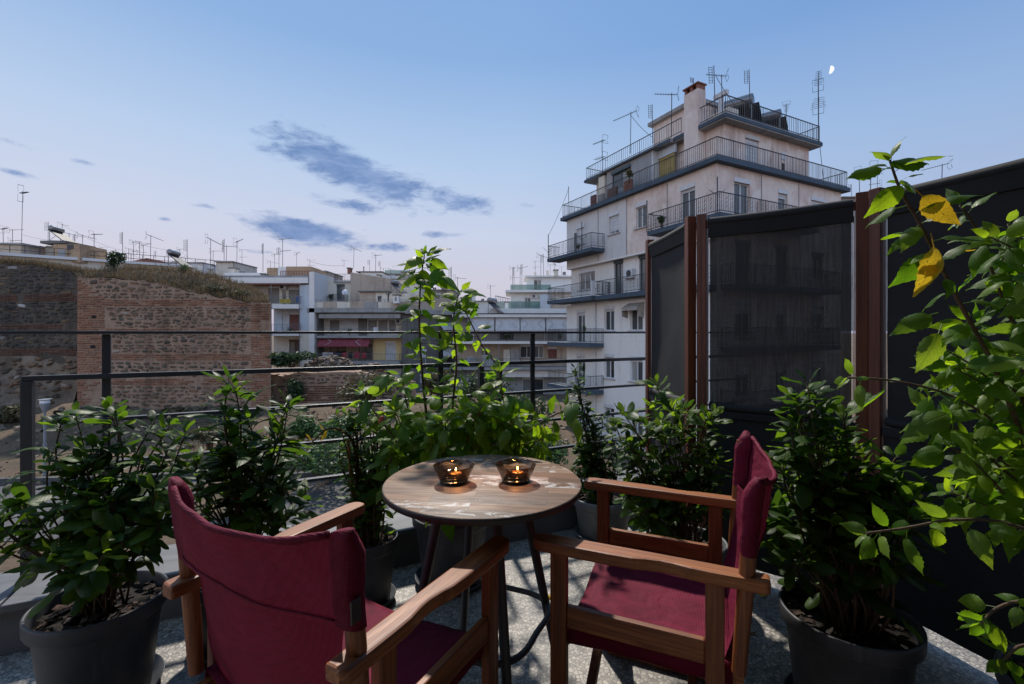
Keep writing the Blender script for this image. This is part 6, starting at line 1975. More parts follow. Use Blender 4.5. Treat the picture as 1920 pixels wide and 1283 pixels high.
# clutter on the roofs of the middle distance
def clutter(k, px, py, Y, w, h, mt, kind, lb):
    c = P(px, py, Y); s_ = Y / FPX; w *= s_; h *= s_
    root = empty(kind, c, lb, {'roof_hut': 'hut', 'chimney': 'chimney', 'roof_tank': 'tank', 'vent_pipe': 'vent'}[kind], 'small things on the middle roofs')
    if kind == 'roof_tank':
        b = MB(); b.lathe([(w * .5, 0), (w * .5, h * .9), (w * .3, h), (0, h)], 14); b.build('tank_body', M[mt], root, smooth=True)
        b = MB(); b.lathe([(w * .52, h * .86), (w * .52, h * .92), (w * .5, h * .92)], 14); b.build('lid', M['iron_grey'], root, smooth=True)
    elif kind == 'vent_pipe':
        b = MB(); b.tube([(0, 0, -.2), (0, 0, h)], w * .3, 10); b.build('pipe', M[mt], root, smooth=True)
        b = MB(); b.lathe([(w * .6, h + .06), (w * .1, h + .3), (0, h + .3)], 10); b.build('cowl', M['iron_grey'], root, smooth=True)
    else:
        b = MB(); b.box(-w / 2, w / 2, -.6, w * .6, -.2, h); b.build('body', M[mt], root)
        b = MB(); b.box(-w / 2 - .08, w / 2 + .08, -.7, w * .6 + .1, h + .003, h + .12); b.build('cover', M['conc_dark'], root)
        if kind == 'roof_hut':
            b = MB(); b.box(-w * .2, w * .12, -.63, -.604, .05, h * .72); b.build('door', M['sh_grey'], root)
CL = [(440, 514, 57, 9, 9, 'cream', 'chimney'), (455, 514, 57, 7, 6, 'tank', 'roof_tank'), (497, 524, 53, 6, 8, 'conc', 'chimney'), (572, 520, 52, 5, 6, 'tank', 'roof_tank'), (598, 530, 56, 12, 14, 'tan', 'roof_hut'),
      (657, 511, 58, 5, 6, 'terracotta', 'chimney'), (682, 511, 58, 3, 7, 'iron_grey', 'vent_pipe'), (712, 525, 56, 5, 7, 'cream', 'chimney'), (727, 552, 53, 6, 5, 'tank', 'roof_tank'), (748, 524, 67, 7, 6, 'cream', 'chimney'),
      (760, 524, 67, 12, 12, 'tan', 'roof_hut'), (778, 526, 68, 5, 9, 'conc', 'chimney'), (800, 545, 71, 14, 14, 'cream', 'roof_hut'), (815, 545, 71, 6, 6, 'tank', 'roof_tank'), (838, 546, 71, 5, 9, 'terracotta', 'chimney'),
      (745, 566, 51, 10, 11, 'palewhite', 'roof_hut'), (770, 577, 53, 6, 8, 'conc', 'chimney'), (868, 566, 81, 8, 7, 'cream', 'chimney'), (884, 566, 81, 14, 12, 'palewhite', 'roof_hut'), (905, 566, 81, 6, 6, 'tank', 'roof_tank'),
      (893, 580, 55, 8, 8, 'conc', 'chimney'), (950, 578, 56, 6, 10, 'palewhite', 'chimney'), (975, 578, 56, 4, 9, 'iron_grey', 'vent_pipe'), (1042, 516, 73, 8, 8, 'cream', 'chimney'), (1058, 516, 73, 6, 6, 'tank', 'roof_tank')]
for k, (px, py, Y, w, h, mt, kind) in enumerate(sorted(CL)):
    clutter(k, px, py, Y, w, h, mt, kind, ORD[k] + ' small fixture from the left on the middle roofs, a ' + {'chimney': 'square chimney', 'roof_tank': 'round tank', 'roof_hut': 'little hut', 'vent_pipe': 'vent pipe'}[kind])
# plants on the balconies
for k, (px, py, Y, r_, mt, lb) in enumerate([(1100, 626, 32.6, .30, 'bush_c', 'green pot plant on the second floor balcony of the tall block'), (1098, 697, 32.6, .28, 'bush_a', 'pot plant on the lowest visible balcony of the tall block'), (1085, 468, 33.2, .22, 'bush_b', 'dry pot plant on the far left balcony of the tall block'),
                                          (1240, 420, 24.6, .2, 'bush_a', 'small pot plant on the pink balcony'), (620, 563, 54.2, .4, 'bush_a', 'pot plant beside the roof terrace door above the red awning'), (655, 628, 51.2, .35, 'bush_c', 'pot plant on the balcony over the red awning'), (545, 625, 50.9, .3, 'bush_a', 'pot plant before the red shutter'),
                                          (950, 638, 52.3, .45, 'bush_a', 'pot plant under the second pale awning'), (1050, 638, 52.3, .4, 'bush_c', 'pot plant under the right end of the pale awnings'), (1180, 335, 27.6, .25, 'bush_b', 'withered pot plant on the veranda of the tall block')]):
    bush(P(px, py, Y), r_, r_, 260, .07, M[mt], 200 + k, lb, 'balcony_plant', 'plant', .05)
# cables sagging between masts and roofs
def cable(pts, lb, r=.014):
    pts = [P(*q) for q in pts]; out = []
    for a, c in zip(pts, pts[1:]):
        ln = (c - a).length
        for i in range(12):
            u = i / 12; q = a.lerp(c, u); q.z -= ln * .05 * 4 * u * (1 - u); out.append(q)
    out.append(pts[-1]); b = MB(out[0]); b.tube(out, r, 5)
    tag(b.build('cable', M['iron']), lb, 'cable', 'cables strung over the roofs')
cable([(1067, 352, 33.6), (1028, 442, 34.4)], 'cable from the penthouse corner down to the far left balcony pole')
cable([(1182, 215, 29.8), (1224, 258, 28.6)], 'cable from the long boom antenna to the stair head')
cable([(1536, 258, 25), (1546, 352, 25.4)], 'cable hanging from the right roof corner of the tall block')
cable([(1341, 140, 23.4), (1384, 205, 23.4)], 'cable from the tall panel antenna to the water heater')
cable([(117, 422, 66), (230, 470, 68), (316, 492, 66)], 'cable sagging past the fig sapling on the skyline')
cable([(40, 440, 64), (117, 452, 66), (241, 482, 66)], 'lower cable from the tall left mast along the skyline')
cable([(241, 450, 67), (337, 470, 67), (395, 505, 66)], 'cable between antennas right of the fig sapling')
cable([(581, 490, 60), (645, 498, 59)], 'cable from the party wall to the tan gable roof')

# ------------------------------------------------------------------ moon
def moon():
    Y = 2600.0
    c = P(1556, 131, Y); r = 6.9 / FPX * Y
    b = MB(c); d = (Vector(cam.location) - c).normalized(); x = d.cross(Vector((0, 0, 1))).normalized() * -1; x = Vector((x.x, x.y, x.z)); 
    up = x.cross(d).normalized(); 
    if up.z < 0: up = -up
    if x.x < 0: x = -x
    # tilt a little
    a = R(-12); x, up = x * math.cos(a) + up * math.sin(a), up * math.cos(a) - x * math.sin(a)
    n, k = 24, 12; g = []
    for j in range(n + 1):
        th = math.pi * j / n
        for i in range(k + 1):
            ph = R(-2) + R(92) * i / k
            g.append(c + up * r * math.cos(th) + (x * math.sin(ph) + d * math.cos(ph)) * r * math.sin(th))
    b.add(g, [(j * (k + 1) + i, j * (k + 1) + i + 1, (j + 1) * (k + 1) + i + 1, (j + 1) * (k + 1) + i) for j in range(n) for i in range(k)])
    m, t, p, out = newmat('moonlit rock')
    e = t.node('ShaderNodeEmission'); g2 = t.node('ShaderNodeNewGeometry').outputs['Position']
    t.put(e.inputs[0], t.ramp(t.noise(g2, .12, 4), [(.35, (.72, .74, .78)), (.6, (1, .99, .95))])); e.inputs[1].default_value = 1.15
    t.l.new(e.outputs[0], out.inputs[0])
    o = b.build('moon', m, smooth='all'); tag(o, 'bright half moon in the blue evening sky', 'moon')
moon()
# ------------------------------------------------------------------ plants on the terrace
M['leaf_ficus'] = leafmat('dark glossy leaf', [(0, (0.014, 0.036, 0.007)), (0.5, (0.028, 0.066, 0.010)), (0.85, (0.048, 0.10, 0.013)), (1, (0.075, 0.145, 0.016))],
                          [(0, (0.060, 0.13, 0.010)), (0.6, (0.11, 0.22, 0.012)), (1, (0.24, 0.40, 0.015))], 0.42, 0.46, None, 0.26)
M['leaf_young'] = leafmat('young bright leaf', [(0, (0.060, 0.12, 0.018)), (0.6, (0.10, 0.18, 0.022)), (1, (0.14, 0.22, 0.03))],
                          [(0, (0.20, 0.36, 0.02)), (1, (0.42, 0.58, 0.03))], 0.42, 0.5)
M['leaf_hib'] = leafmat('hibiscus leaf', [(0, (0.024, 0.068, 0.007)), (0.4, (0.055, 0.135, 0.010)), (0.8, (0.09, 0.18, 0.012)), (1, (0.14, 0.235, 0.016))],
                        [(0, (0.15, 0.33, 0.010)), (0.5, (0.27, 0.48, 0.012)), (1, (0.46, 0.64, 0.018))], 0.46, 0.60, None, 0.22)
M['leaf_small'] = leafmat('small leaf', [(0, (0.022, 0.055, 0.014)), (0.6, (0.045, 0.095, 0.018)), (1, (0.085, 0.15, 0.025))],
                          [(0, (0.07, 0.17, 0.015)), (1, (0.22, 0.40, 0.02))], 0.45, 0.45)
M['leaf_yellow'] = leafmat('yellowing leaf', [(0, (0.62, 0.40, 0.02)), (1, (0.74, 0.50, 0.03))], [(0, (0.75, 0.45, 0.02)), (1, (0.85, 0.58, 0.03))], 0.45, 0.4, (0.10, 0.05, 0.015))
M['leaf_dry'] = leafmat('dry curled leaf', [(0, (0.16, 0.09, 0.04)), (1, (0.30, 0.17, 0.06))], [(0, (0.25, 0.14, 0.05)), (1, (0.35, 0.2, 0.07))], 0.7, 0.3)

def leaf_mesh(kind, seed, mat):
    rnd = random.Random(seed)
    b = MB(); uv = []
    spec = {'ficus': (9, 0.235, 0.58, 0.25, 0.0), 'lance': (9, 0.165, 0.5, 0.2, 0.0), 'hib': (15, 0.262, 0.38, 0.30, 0.034), 'small': (6, 0.24, 0.55, 0.15, 0.0)}[kind]
    ny, wd, pk, pet, ser = spec
    droop = rnd.uniform(0.05, 0.55); fold = rnd.uniform(0.15, 0.5); tw = rnd.uniform(-.5, .5); bend = rnd.uniform(-.14, .14)
    def w(v):
        if v <= 0 or v >= 1: return 0.0
        a = math.log(0.5) / math.log(pk); s = math.sin(math.pi * v ** a)
        return wd * (s ** (0.62 if kind == 'ficus' else 0.95 if kind == 'hib' else 0.8)) * (1 - 0.25 * max(0, v - .72) / .28 if kind == 'hib' else 1)
    rows = []
    for j in range(ny + 1):
        v = j / ny; y = v
        ww = w(v) if 0 < j < ny else 0.012
        if ser and 0 < j < ny: ww *= 1 + (ser * 2 if j % 2 else -ser)
        z = -droop * v * v + 0.02 * math.sin(v * 7 + seed)
        ang = tw * v
        bx = bend * v * v
        row = []
        for sgn, u in ((-1, 0.0), (-.5, .25), (0, .5), (.5, .75), (1, 1.0)):
            x = sgn * ww
            zz = z + fold * abs(x) * 0.9 - (0.55 * x * x / max(wd, .01)) + 0.018 * math.sin(v * 11 + seed + sgn * 2) * abs(sgn)
            row.append((bx + x * math.cos(ang), y, zz + x * math.sin(ang)))
            uv.append((0.5 + (u - .5) * min(1.0, ww / wd) , v))
        rows.append(row)
    for r in rows: b.v += [Vector(q) for q in r]
    for j in range(ny):
        for i in range(4):
            b.f.append((j * 5 + i, j * 5 + i + 1, (j + 1) * 5 + i + 1, (j + 1) * 5 + i))
    # stalk
    k = len(b.v); s = 0.012
    for y, z in ((-pet, -0.03), (0.02, 0.0)):
        for dx, dz in ((-s, 0), (s, 0), (0, -s * 1.6)): b.v.append(Vector((dx, y, z + dz))); uv.append((.5, 0))
    b.f += [(k, k + 1, k + 4, k + 3), (k + 1, k + 2, k + 5, k + 4), (k + 2, k, k + 3, k + 5)]
    me = b.mesh('leaf', mat, 'all')
    l = me.uv_layers.new(name='UVMap')
    for lp in me.loops: l.data[lp.index].uv = uv[lp.vertex_index]
    me['pet'] = pet
    return me
LEAF = {}
for key, kind, mk, n in [('ficus', 'ficus', 'leaf_ficus', 8), ('ficus_y', 'ficus', 'leaf_young', 4), ('lance', 'lance', 'leaf_ficus', 4), ('hib', 'hib', 'leaf_hib', 9), ('hib_y', 'hib', 'leaf_young', 3),
                         ('small', 'small', 'leaf_small', 4), ('yellow', 'hib', 'leaf_yellow', 3), ('dry', 'lance', 'leaf_dry', 3)]:
    LEAF[key] = [leaf_mesh(kind, 100 + i * 7 + len(key), M[mk]) for i in range(n)]

class Plant:
    def __init__(s, name, base, label, cat, seed):
        s.root = empty(name, base, label, cat, 'potted plants on the terrace'); s.L = Vector(base); s.leaves = []; s.stem = MB(s.L); s.green = MB(s.L); s.r = random.Random(seed)
    def leaf(s, key, p, d, n, size):
        """leaf at p (world) along d, upper side towards n"""
        d = d.normalized(); n = (n - d * n.dot(d))
        if n.length < 1e-4: n = d.orthogonal()
        n.normalize(); x = d.cross(n)
        me = s.r.choice(LEAF[key]); pet = me['pet']
        q = p + d * size * pet - s.L
        k = size
        m = Matrix(((x.x * k, d.x * k, n.x * k, q.x), (x.y * k, d.y * k, n.y * k, q.y), (x.z * k, d.z * k, n.z * k, q.z), (0, 0, 0, 1)))
        s.leaves.append((me, m, size / max(.3, (p - cam.location).length)))
    def branch(s, pts, r0, r1, green=False):
        pts = smooth_path(pts)
        n = len(pts)
        b = s.green if green else s.stem
        b.tube(pts, [r0 + (r1 - r0) * i / (n - 1) for i in range(n)], 7)
        return pts
    def foliate(s, pts, key, size, start=0.3, spacing=0.02, pitch=40, tipkey=None, rosette=6, droop=0.25, ykey=None, yprob=0.0, up=0.0):
        r = s.r
        # arc length walk
        L = [0]
        for a, c in zip(pts, pts[1:]): L.append(L[-1] + (c - a).length)
        T = L[-1]; d = T * start; ang = r.uniform(0, 6.28)
        while d < T:
            i = max(k for k in range(len(L)) if L[k] <= d); i = min(i, len(pts) - 2)
            f = (d - L[i]) / max(1e-6, L[i + 1] - L[i]); p = pts[i].lerp(pts[i + 1], f); t = (pts[i + 1] - pts[i]).normalized()
            s._one(p, t, ang, key, size * r.uniform(.5, 1.22), pitch + r.uniform(-18, 18), droop, ykey, yprob, up)
            ang += 2.4 + r.uniform(-.3, .3); d += spacing * r.uniform(.6, 1.4)
        t = (pts[-1] - pts[-2]).normalized()
        for k in range(rosette):
            f = k / max(1, rosette - 1)
            s._one(pts[-1] - t * .012 * (rosette - k) * .6, t, ang, tipkey or key, size * r.uniform(.7, 1.0) * (1 - .35 * f), 25 + 45 * f + r.uniform(-8, 8), droop * .5, None, 0, up)
            ang += 2.4
    def _one(s, p, t, ang, key, size, pitch, droop, ykey, yprob, up):
        r = s.r
        a = t.orthogonal().normalized(); b = t.cross(a)
        rad = a * math.cos(ang) + b * math.sin(ang)
        d = rad * math.cos(R(pitch)) + t * math.sin(R(pitch)); d.z += up - droop * r.uniform(.2, 1.3)
        q = .62 if key == 'hib' else .36
        n = t * .8 + Vector((0, 0, .8)) - rad * .15 + Vector((r.gauss(0, q), r.gauss(0, q) - (.55 if key == 'hib' else 0), r.gauss(0, q)))
        k = key
        if ykey and r.random() < yprob: k = ykey
        s.leaf(k, p, d, n, size)
    def finish(s, limit=296):
        if s.stem.v: s.stem.build('stem', M['wood_bark'], s.root, smooth='all')
        if s.green.v: s.green.build('twig', M['wood_green'], s.root, smooth='all')
        s.leaves.sort(key=lambda q: -q[2])
        for me, m, _ in s.leaves[:limit]: inst('leaf', me, s.root, m)
        rest = s.leaves[limit:]
        bykey = {}
        for q in rest: bykey.setdefault(q[0].materials[0].name, []).append(q)
        for mt, qs in bykey.items():
            vs, fs, uvs = [], [], []
            for me, m, _ in qs:
                k = len(vs); vs += [m @ v.co for v in me.vertices]; fs += [tuple(i + k for i in p.vertices) for p in me.polygons]
                uvs += [tuple(me.uv_layers[0].data[l].uv) for l in range(len(me.loops))]
            me2 = bpy.data.meshes.new('foliage'); me2.from_pydata([tuple(v) for v in vs], [], fs); me2.materials.append(bpy.data.materials[mt])
            l = me2.uv_layers.new(name='UVMap')
            for i, q in enumerate(uvs): l.data[i].uv = q
            me2.polygons.foreach_set('use_smooth', [True] * len(me2.polygons))
            o = bpy.data.objects.new('foliage', me2); COL.objects.link(o); o.parent = s.root; stuff(o)
        return len(s.leaves)

def smooth_path(pts, sub=4):
    pts = [Vector(p) for p in pts]
    if len(pts) < 3: 
        return [pts[0].lerp(pts[-1], i / 6) for i in range(7)]
    out = []
    ext = [pts[0] * 2 - pts[1]] + pts + [pts[-1] * 2 - pts[-2]]
    for i in range(1, len(ext) - 2):
        p0, p1, p2, p3 = ext[i - 1:i + 3]
        for k in range(sub):
            t = k / sub
            out.append(0.5 * ((2 * p1) + (p2 - p0) * t + (2 * p0 - 5 * p1 + 4 * p2 - p3) * t * t + (3 * p1 - p0 - 3 * p2 + p3) * t ** 3))
    out.append(pts[-1]); return out

def soil_mat():
    m, t, p, _ = newmat('dark potting soil')
    g = t.node('ShaderNodeNewGeometry').outputs['Position']
    n = t.noise(g, 70, 6, 0.7)
    t.put(p.inputs['Base Color'], t.ramp(n, [(.35, (.008, .006, .005)), (.6, (.022, .015, .011)), (.72, (.05, .03, .02))])); p.inputs['Roughness'].default_value = .95
    t.put(p.inputs['Normal'], t.bump(n, 1.0, .012))
    return m
M['soil'] = soil_mat()
M['chip'] = bystone('bark chip', [(0, (.018, .011, .008)), (.6, (.045, .025, .016)), (1, (.10, .05, .03))], bs=120)
def pot(pl, r, h, mat, saucer=True, taper=.74, sx=1.0):
    b = MB()
    rb = r * taper
    b.lathe([(rb * .96, 0.008), (rb, 0.014), (r * .90, h - .062), (r * .905, h - .055), (r * .985, h - .048), (r, h - .042), (r * 1.005, h - .012), (r, h - .003), (r * .985, h), (r * .955, h - .001), (r * .94, h - .008), (r * .86, h - .09), (r * .80, h * .5), (r * .6, .03), (0, .028)], 64)
    b.build('pot', mat, pl.root, smooth='all')
    if saucer:
        b = MB(); b.lathe([(0, .0015), (rb * 1.12, .0015), (rb * 1.25, .03), (rb * 1.27, .036), (rb * 1.24, .036), (rb * 1.10, .0075), (0, .0072)], 56)
        b.build('saucer', mat, pl.root, smooth='all')
    b = MB(); n = 40; zs = h - .05
    for k in range(9):
        for i in range(n):
            a = 2 * math.pi * i / n; rr = r * .905 * k / 8
            x, y = rr * math.cos(a), rr * math.sin(a)
            b.v.append(Vector((x, y, zs + .012 * (1 - k / 8) + .012 * mnoise.noise(Vector((x * 16 + pl.L.x * 9, y * 16, 3))))))
    b.f = [(k * n + i, k * n + (i + 1) % n, (k + 1) * n + (i + 1) % n, (k + 1) * n + i) for k in range(8) for i in range(n)]
    b.build('soil', M['soil'], pl.root, smooth='all')
    b = MB(); rr = pl.r
    for k in range(90):
        a = rr.uniform(0, 6.28); q = r * .86 * rr.random() ** .5; p = Vector((q * math.cos(a), q * math.sin(a), zs + .018)); s = rr.uniform(.004, .010)
        m = Matrix.Rotation(rr.uniform(0, 6), 3, 'Z') @ Matrix.Rotation(rr.uniform(-.6, .6), 3, 'X')
        c = [m @ Vector((x * s * 1.6, y * s, z * s * .35)) + p for z in (-1, 1) for x, y in ((-1, -1), (1, -1), (1, 1), (-1, 1))]
        b.hexa(c)
    stuff(b.build('bark_mulch', M['chip'], pl.root))

def shrub(name, base, label, seed, potspec, blobs, ntips, key, size, Yc, tipkey=None, tipfrac=.3, spacing=.024, start=.4, rosette=7, droop=.25, depth=.9, r0=.0052, up=0.0, ykey=None, yprob=0.0, spread=.3):
    pl = Plant(name, base, label, 'potted plant', seed); r = pl.r
    pot(pl, *potspec)
    b0 = Vector(base) + Vector((0, 0, potspec[1] - .06))
    wsum = sum(q[2] ** 2 for q in blobs)
    cnt = [max(1, round(ntips * q[2] ** 2 / wsum)) for q in blobs]
    tips = []
    for q, c in zip(blobs, cnt):
        Yb = q[3] if len(q) > 3 else Yc
        ce = P(q[0], q[1], Yb); rad = q[2] * Yb / FPX
        for _ in range(c):
            while True:
                v = Vector((r.uniform(-1, 1), r.uniform(-1, 1), r.uniform(-1, 1)))
                if v.length < 1: break
            v = v.normalized() * v.length ** .6
            tips.append(ce + Vector((v.x * rad * .8, v.y * rad * depth * .85, v.z * rad * .75 )))
    for tp in tips:
        s0 = b0 + Vector((r.uniform(-.05, .05), r.uniform(-.05, .05), 0))
        h = tp - s0
        m1 = s0 + Vector((h.x * spread, h.y * spread, h.z * .42)) + Vector((r.gauss(0, .02), r.gauss(0, .02), 0))
        m2 = s0 + Vector((h.x * .78, h.y * .78, h.z * (.78 if h.z > 0.05 else .5) + (.05 if h.z < .2 else 0))) + Vector((r.gauss(0, .015), r.gauss(0, .015), 0))
        pts = pl.branch([s0, m1, m2, tp], r0 * r.uniform(.6, 1.1), .0022)
        young = r.random() < tipfrac
        pl.foliate(pts, key, size, start, spacing, 38, (tipkey if young and tipkey else key), rosette, droop, ykey, yprob, up)
    return pl

# 1: big dark shrub in the oval-looking pot at the left
p = shrub('ficus_plant', (-1.375, 1.55, 0), 'big dark leafy shrub in the large anthracite pot at the far left', 21, (.185, .335, M['pot']),
          [(175, 800, 62, 1.6), (215, 765, 34, 1.6), (120, 875, 58, 1.55), (55, 955, 60, 1.5), (225, 880, 62, 1.55), (285, 945, 66, 1.5), (330, 820, 42, 1.65), (300, 790, 36, 1.65), (110, 1000, 58, 1.45), (215, 1020, 56, 1.42), (180, 945, 70, 1.5), (20, 1000, 36, 1.45), (130, 1055, 32, 1.4)],
          52, 'ficus', .082, 1.55, 'ficus_y', .16, .030, .5, 7, .3)
p.finish()
# 2: second shrub with whorls of long leaves
p = shrub('camellia_plant', (-1.085, 1.83, 0), 'dark shrub with long leaves in whorls, behind the left chair', 33, (.17, .29, M['pot']),
          [(436, 712, 14, 1.85), (432, 735, 14, 1.85), (440, 770, 34), (545, 760, 16, 1.9), (415, 840, 52), (545, 775, 22, 1.9), (520, 815, 40), (470, 870, 62), (400, 920, 56), (535, 890, 40), (480, 950, 60), (360, 880, 34, 1.75), (550, 960, 36)],
          32, 'lance', .112, 1.83, 'ficus', .1, .036, .5, 8, .2)
p.finish()
# 3: small leaved plant on a cane
p = shrub('small_leaf_plant', (-.655, 2.10, 0), 'small-leaved plant tied to a bamboo cane in a round black pot', 41, (.135, .30, M['pot']),
          [(690, 785, 34), (650, 785, 30), (705, 840, 46), (690, 900, 40), (640, 850, 30), (720, 960, 26), (672, 960, 24), (735, 800, 24), (655, 770, 20), (700, 985, 24)],
          44, 'small', .052, 2.1, 'ficus_y', .0, .017, .35, 5, .2, .8, .006, ykey='yellow', yprob=.012)
pts = p.branch([P(690, 1000, 2.1), P(672, 900, 2.1), P(665, 835, 2.08), P(640, 808, 2.05), P(612, 805, 2.05), P(585, 830, 2.05)], .008, .003)
p.foliate(pts, 'yellow', .045, .75, .03, 30, 'small', 3)
b = MB(p.L); b.tube([P(668, 1015, 2.09), P(652, 822, 2.07)], .0075, 10)
for f in (.12, .3, .5, .7, .88):
    q = P(668, 1015, 2.09).lerp(P(652, 822, 2.07), f); b.tube([q - Vector((0, 0, .004)), q, q + Vector((0, 0, .004))], [.0076, .0092, .0076], 10)
b.build('bamboo_cane', M['cane'], p.root, smooth=True)
p.finish()
# 4: tall hibiscus behind the table
p = Plant('hibiscus_plant', (-.296, 2.29, 0), 'tall bright green hibiscus rising behind the round table', 'potted plant', 52)
pot(p, .192, .34, M['pot'])
Yh = 2.22
def ps(l, Y=Yh): return [P(q[0], q[1], q[2] if len(q) > 2 else Y) for q in l]
base4 = (842, 985, 2.29)
for l, r0, st, sp, sz in [
    ([base4, (815, 880), (800, 780), (790, 680), (786, 590), (790, 520), (796, 478)], .0085, .18, .015, .096),
    ([base4, (845, 880, 2.3), (848, 770, 2.3), (856, 680, 2.3), (850, 600, 2.3), (862, 545, 2.3)], .008, .18, .015, .090),
    ([base4, (805, 900, 2.15), (768, 780, 2.1), (752, 700, 2.1)], .006, .25, .019, .095),
    ([base4, (800, 920, 2.1), (745, 830, 2.0), (700, 770, 2.0), (680, 735, 2.0)], .006, .3, .02, .10),
    ([base4, (870, 900, 2.2), (905, 780, 2.2), (935, 700, 2.2), (905, 650, 2.2), (868, 575, 2.25)], .006, .25, .022, .085),
    ([base4, (890, 910, 2.1), (935, 820, 2.05), (942, 750, 2.05), (935, 700, 2.05)], .006, .25, .019, .105),
    ([base4, (900, 930, 2.1), (960, 840, 2.0), (1010, 795, 2.0), (1068, 765, 2.0)], .006, .35, .019, .10),
    ([base4, (860, 920, 2.0), (875, 830, 1.95), (905, 760, 1.95)], .005, .3, .019, .10),
    ([base4, (830, 920, 2.0), (835, 830, 1.92), (835, 780, 1.92)], .005, .3, .019, .105),
    ([base4, (790, 940, 2.05), (735, 880, 1.95), (735, 850, 1.95)], .005, .45, .03, .10),
    ([base4, (880, 940, 2.1), (985, 850, 2.0), (1010, 815, 2.0)], .005, .45, .03, .105),
    ([base4, (830, 900, 2.35), (815, 800, 2.4), (830, 730, 2.4)], .005, .35, .035, .10),
    ([base4, (760, 930, 2.1), (715, 880, 2.05), (725, 920, 2.0)], .005, .5, .03, .09)]:
    pts = p.branch(ps(l), r0, .0028)
    tall = l[-1][1] < 560
    p.foliate(pts, 'hib', sz, st, sp, 24, 'hib_y' if not tall else 'hib', 5 if not tall else 8, .62, 'hib_y', .36)
rr = p.r
for k in range(44):       # side twigs in the lower mass
    x, y = rr.uniform(700, 1020), rr.uniform(770, 850)
    a = P(rr.uniform(790, 900), rr.uniform(860, 920), 2.15); q = P(x, y, rr.uniform(1.88, 2.2))
    pts = p.branch([a, a.lerp(q, .6) + Vector((0, 0, .02)), q], .003, .0018)
    p.foliate(pts, 'hib', .095, .55, .03, 26, 'hib_y' if k % 3 else 'hib', 4, .55, 'hib_y', .25)
for (x, y, Y) in ((1066, 770, 1.98), (1075, 745, 2.0), (790, 500, 2.2), (775, 515, 2.2), (822, 515, 2.2), (835, 500, 2.2)):
    t = P(x, y, Y); p.leaf('hib_y' if x > 1000 else 'hib', t, Vector((rr.uniform(-.7, .7), -.6, -.35)), Vector((rr.uniform(-.3, .3), -.3, 1)), .12)
def one4(key, x, y, x2, y2, n, Y=2.2):
    a, c = P(x, y, Y), P(x2, y2, Y - .03); d = c - a; s_ = d.length * 1.12
    p.leaf(key, a - d.normalized() * s_ * .30, d, Vector(n), s_)
for q in (('hib', 803, 475, 780, 463, (0, -.6, .8)), ('hib', 805, 472, 838, 462, (.1, -.5, .9)), ('hib_y', 797, 493, 762, 482, (-.1, -.5, .9)), ('hib', 808, 488, 834, 492, (.1, -.9, .4)), ('hib', 806, 494, 842, 516, (.3, -.7, .6)),
          ('hib', 812, 512, 846, 540, (.2, -.9, .4)), ('hib', 786, 514, 750, 528, (-.3, -.7, .6)), ('hib', 792, 506, 797, 542, (0, -1, .2)), ('hib', 796, 538, 818, 545, (0, -.5, .9)), ('hib_y', 798, 545, 812, 568, (.2, -.9, .3)),
          ('hib', 792, 560, 770, 552, (0, -.6, .8)), ('hib', 858, 560, 838, 548, (0, -.6, .8)), ('hib', 866, 545, 890, 542, (0, -.5, .9)), ('hib', 858, 580, 832, 572, (0, -.8, .6)), ('hib', 864, 562, 896, 570, (0, -.7, .7)), ('hib_y', 846, 640, 828, 622, (0, -.9, .4)), ('hib', 842, 630, 824, 655, (-.3, -.9, .3)), ('hib', 785, 655, 768, 640, (0, -.8, .6))):
    one4(*q)
# two closed flower buds
for (x, y, Y) in ((985, 825, 2.0), (716, 790, 2.0)):
    b = MB(p.L); c = P(x, y, Y); b.tube([c + Vector((0, 0, .022)), c + Vector((0, 0, .01)), c, c - Vector((0, 0, .012)), c - Vector((0, 0, .018))], [.004, .013, .015, .010, .003], 12)
    b.build('flower_bud', plain('red bud', (.42, .07, .06), .6, .2, 30), p.root, smooth=True)
p.finish()
# 6: dark climber near the corner
p = shrub('dark_climber_plant', (.545, 2.78, 0), 'dark upright climber in a round grey pot by the railing', 63, (.185, .25, M['pot_grey']),
          [(1082, 700, 14), (1088, 740, 18), (1120, 790, 24), (1108, 830, 34), (1090, 880, 34), (1130, 880, 32), (1100, 770, 22), (1140, 830, 22), (1110, 920, 30)],
          46, 'ficus', .062, 2.78, 'ficus', 0, .022, .4, 5, .35, .8)
pts = p.branch(ps([(1122, 930), (1100, 820), (1088, 740), (1078, 690)], 2.78), .007, .003); p.foliate(pts, 'ficus', .06, .3, .02, 35, None, 6, .2)
p.finish()
# 7: bush with bright tips beside the screens
p = shrub('camellia_plant', (.815, 2.16, 0), 'dense bush with bright yellow-green tips in front of the narrow screen', 74, (.175, .26, M['pot_grey']),
          [(1172, 792, 30), (1180, 850, 44), (1250, 800, 48), (1238, 715, 22, 2.3), (1240, 760, 30, 2.3), (1312, 800, 36), (1300, 860, 48), (1215, 890, 52), (1335, 860, 30), (1165, 925, 36), (1250, 940, 50), (1320, 925, 36), (1200, 960, 36)],
          50, 'ficus', .084, 2.12, 'ficus_y', .34, .036, .45, 7, .25, .8)
for (x, y) in ((1168, 775), (1262, 765), (1282, 770), (1335, 775)):
    t = P(x, y, 2.05); pts = p.branch([P(1270, 900, 2.15), P((x + 1270) / 2, 845, 2.1), t], .004, .002); p.foliate(pts, 'ficus', .085, .6, .025, 35, 'ficus_y', 7, .0, None, 0, .35)
p.finish()
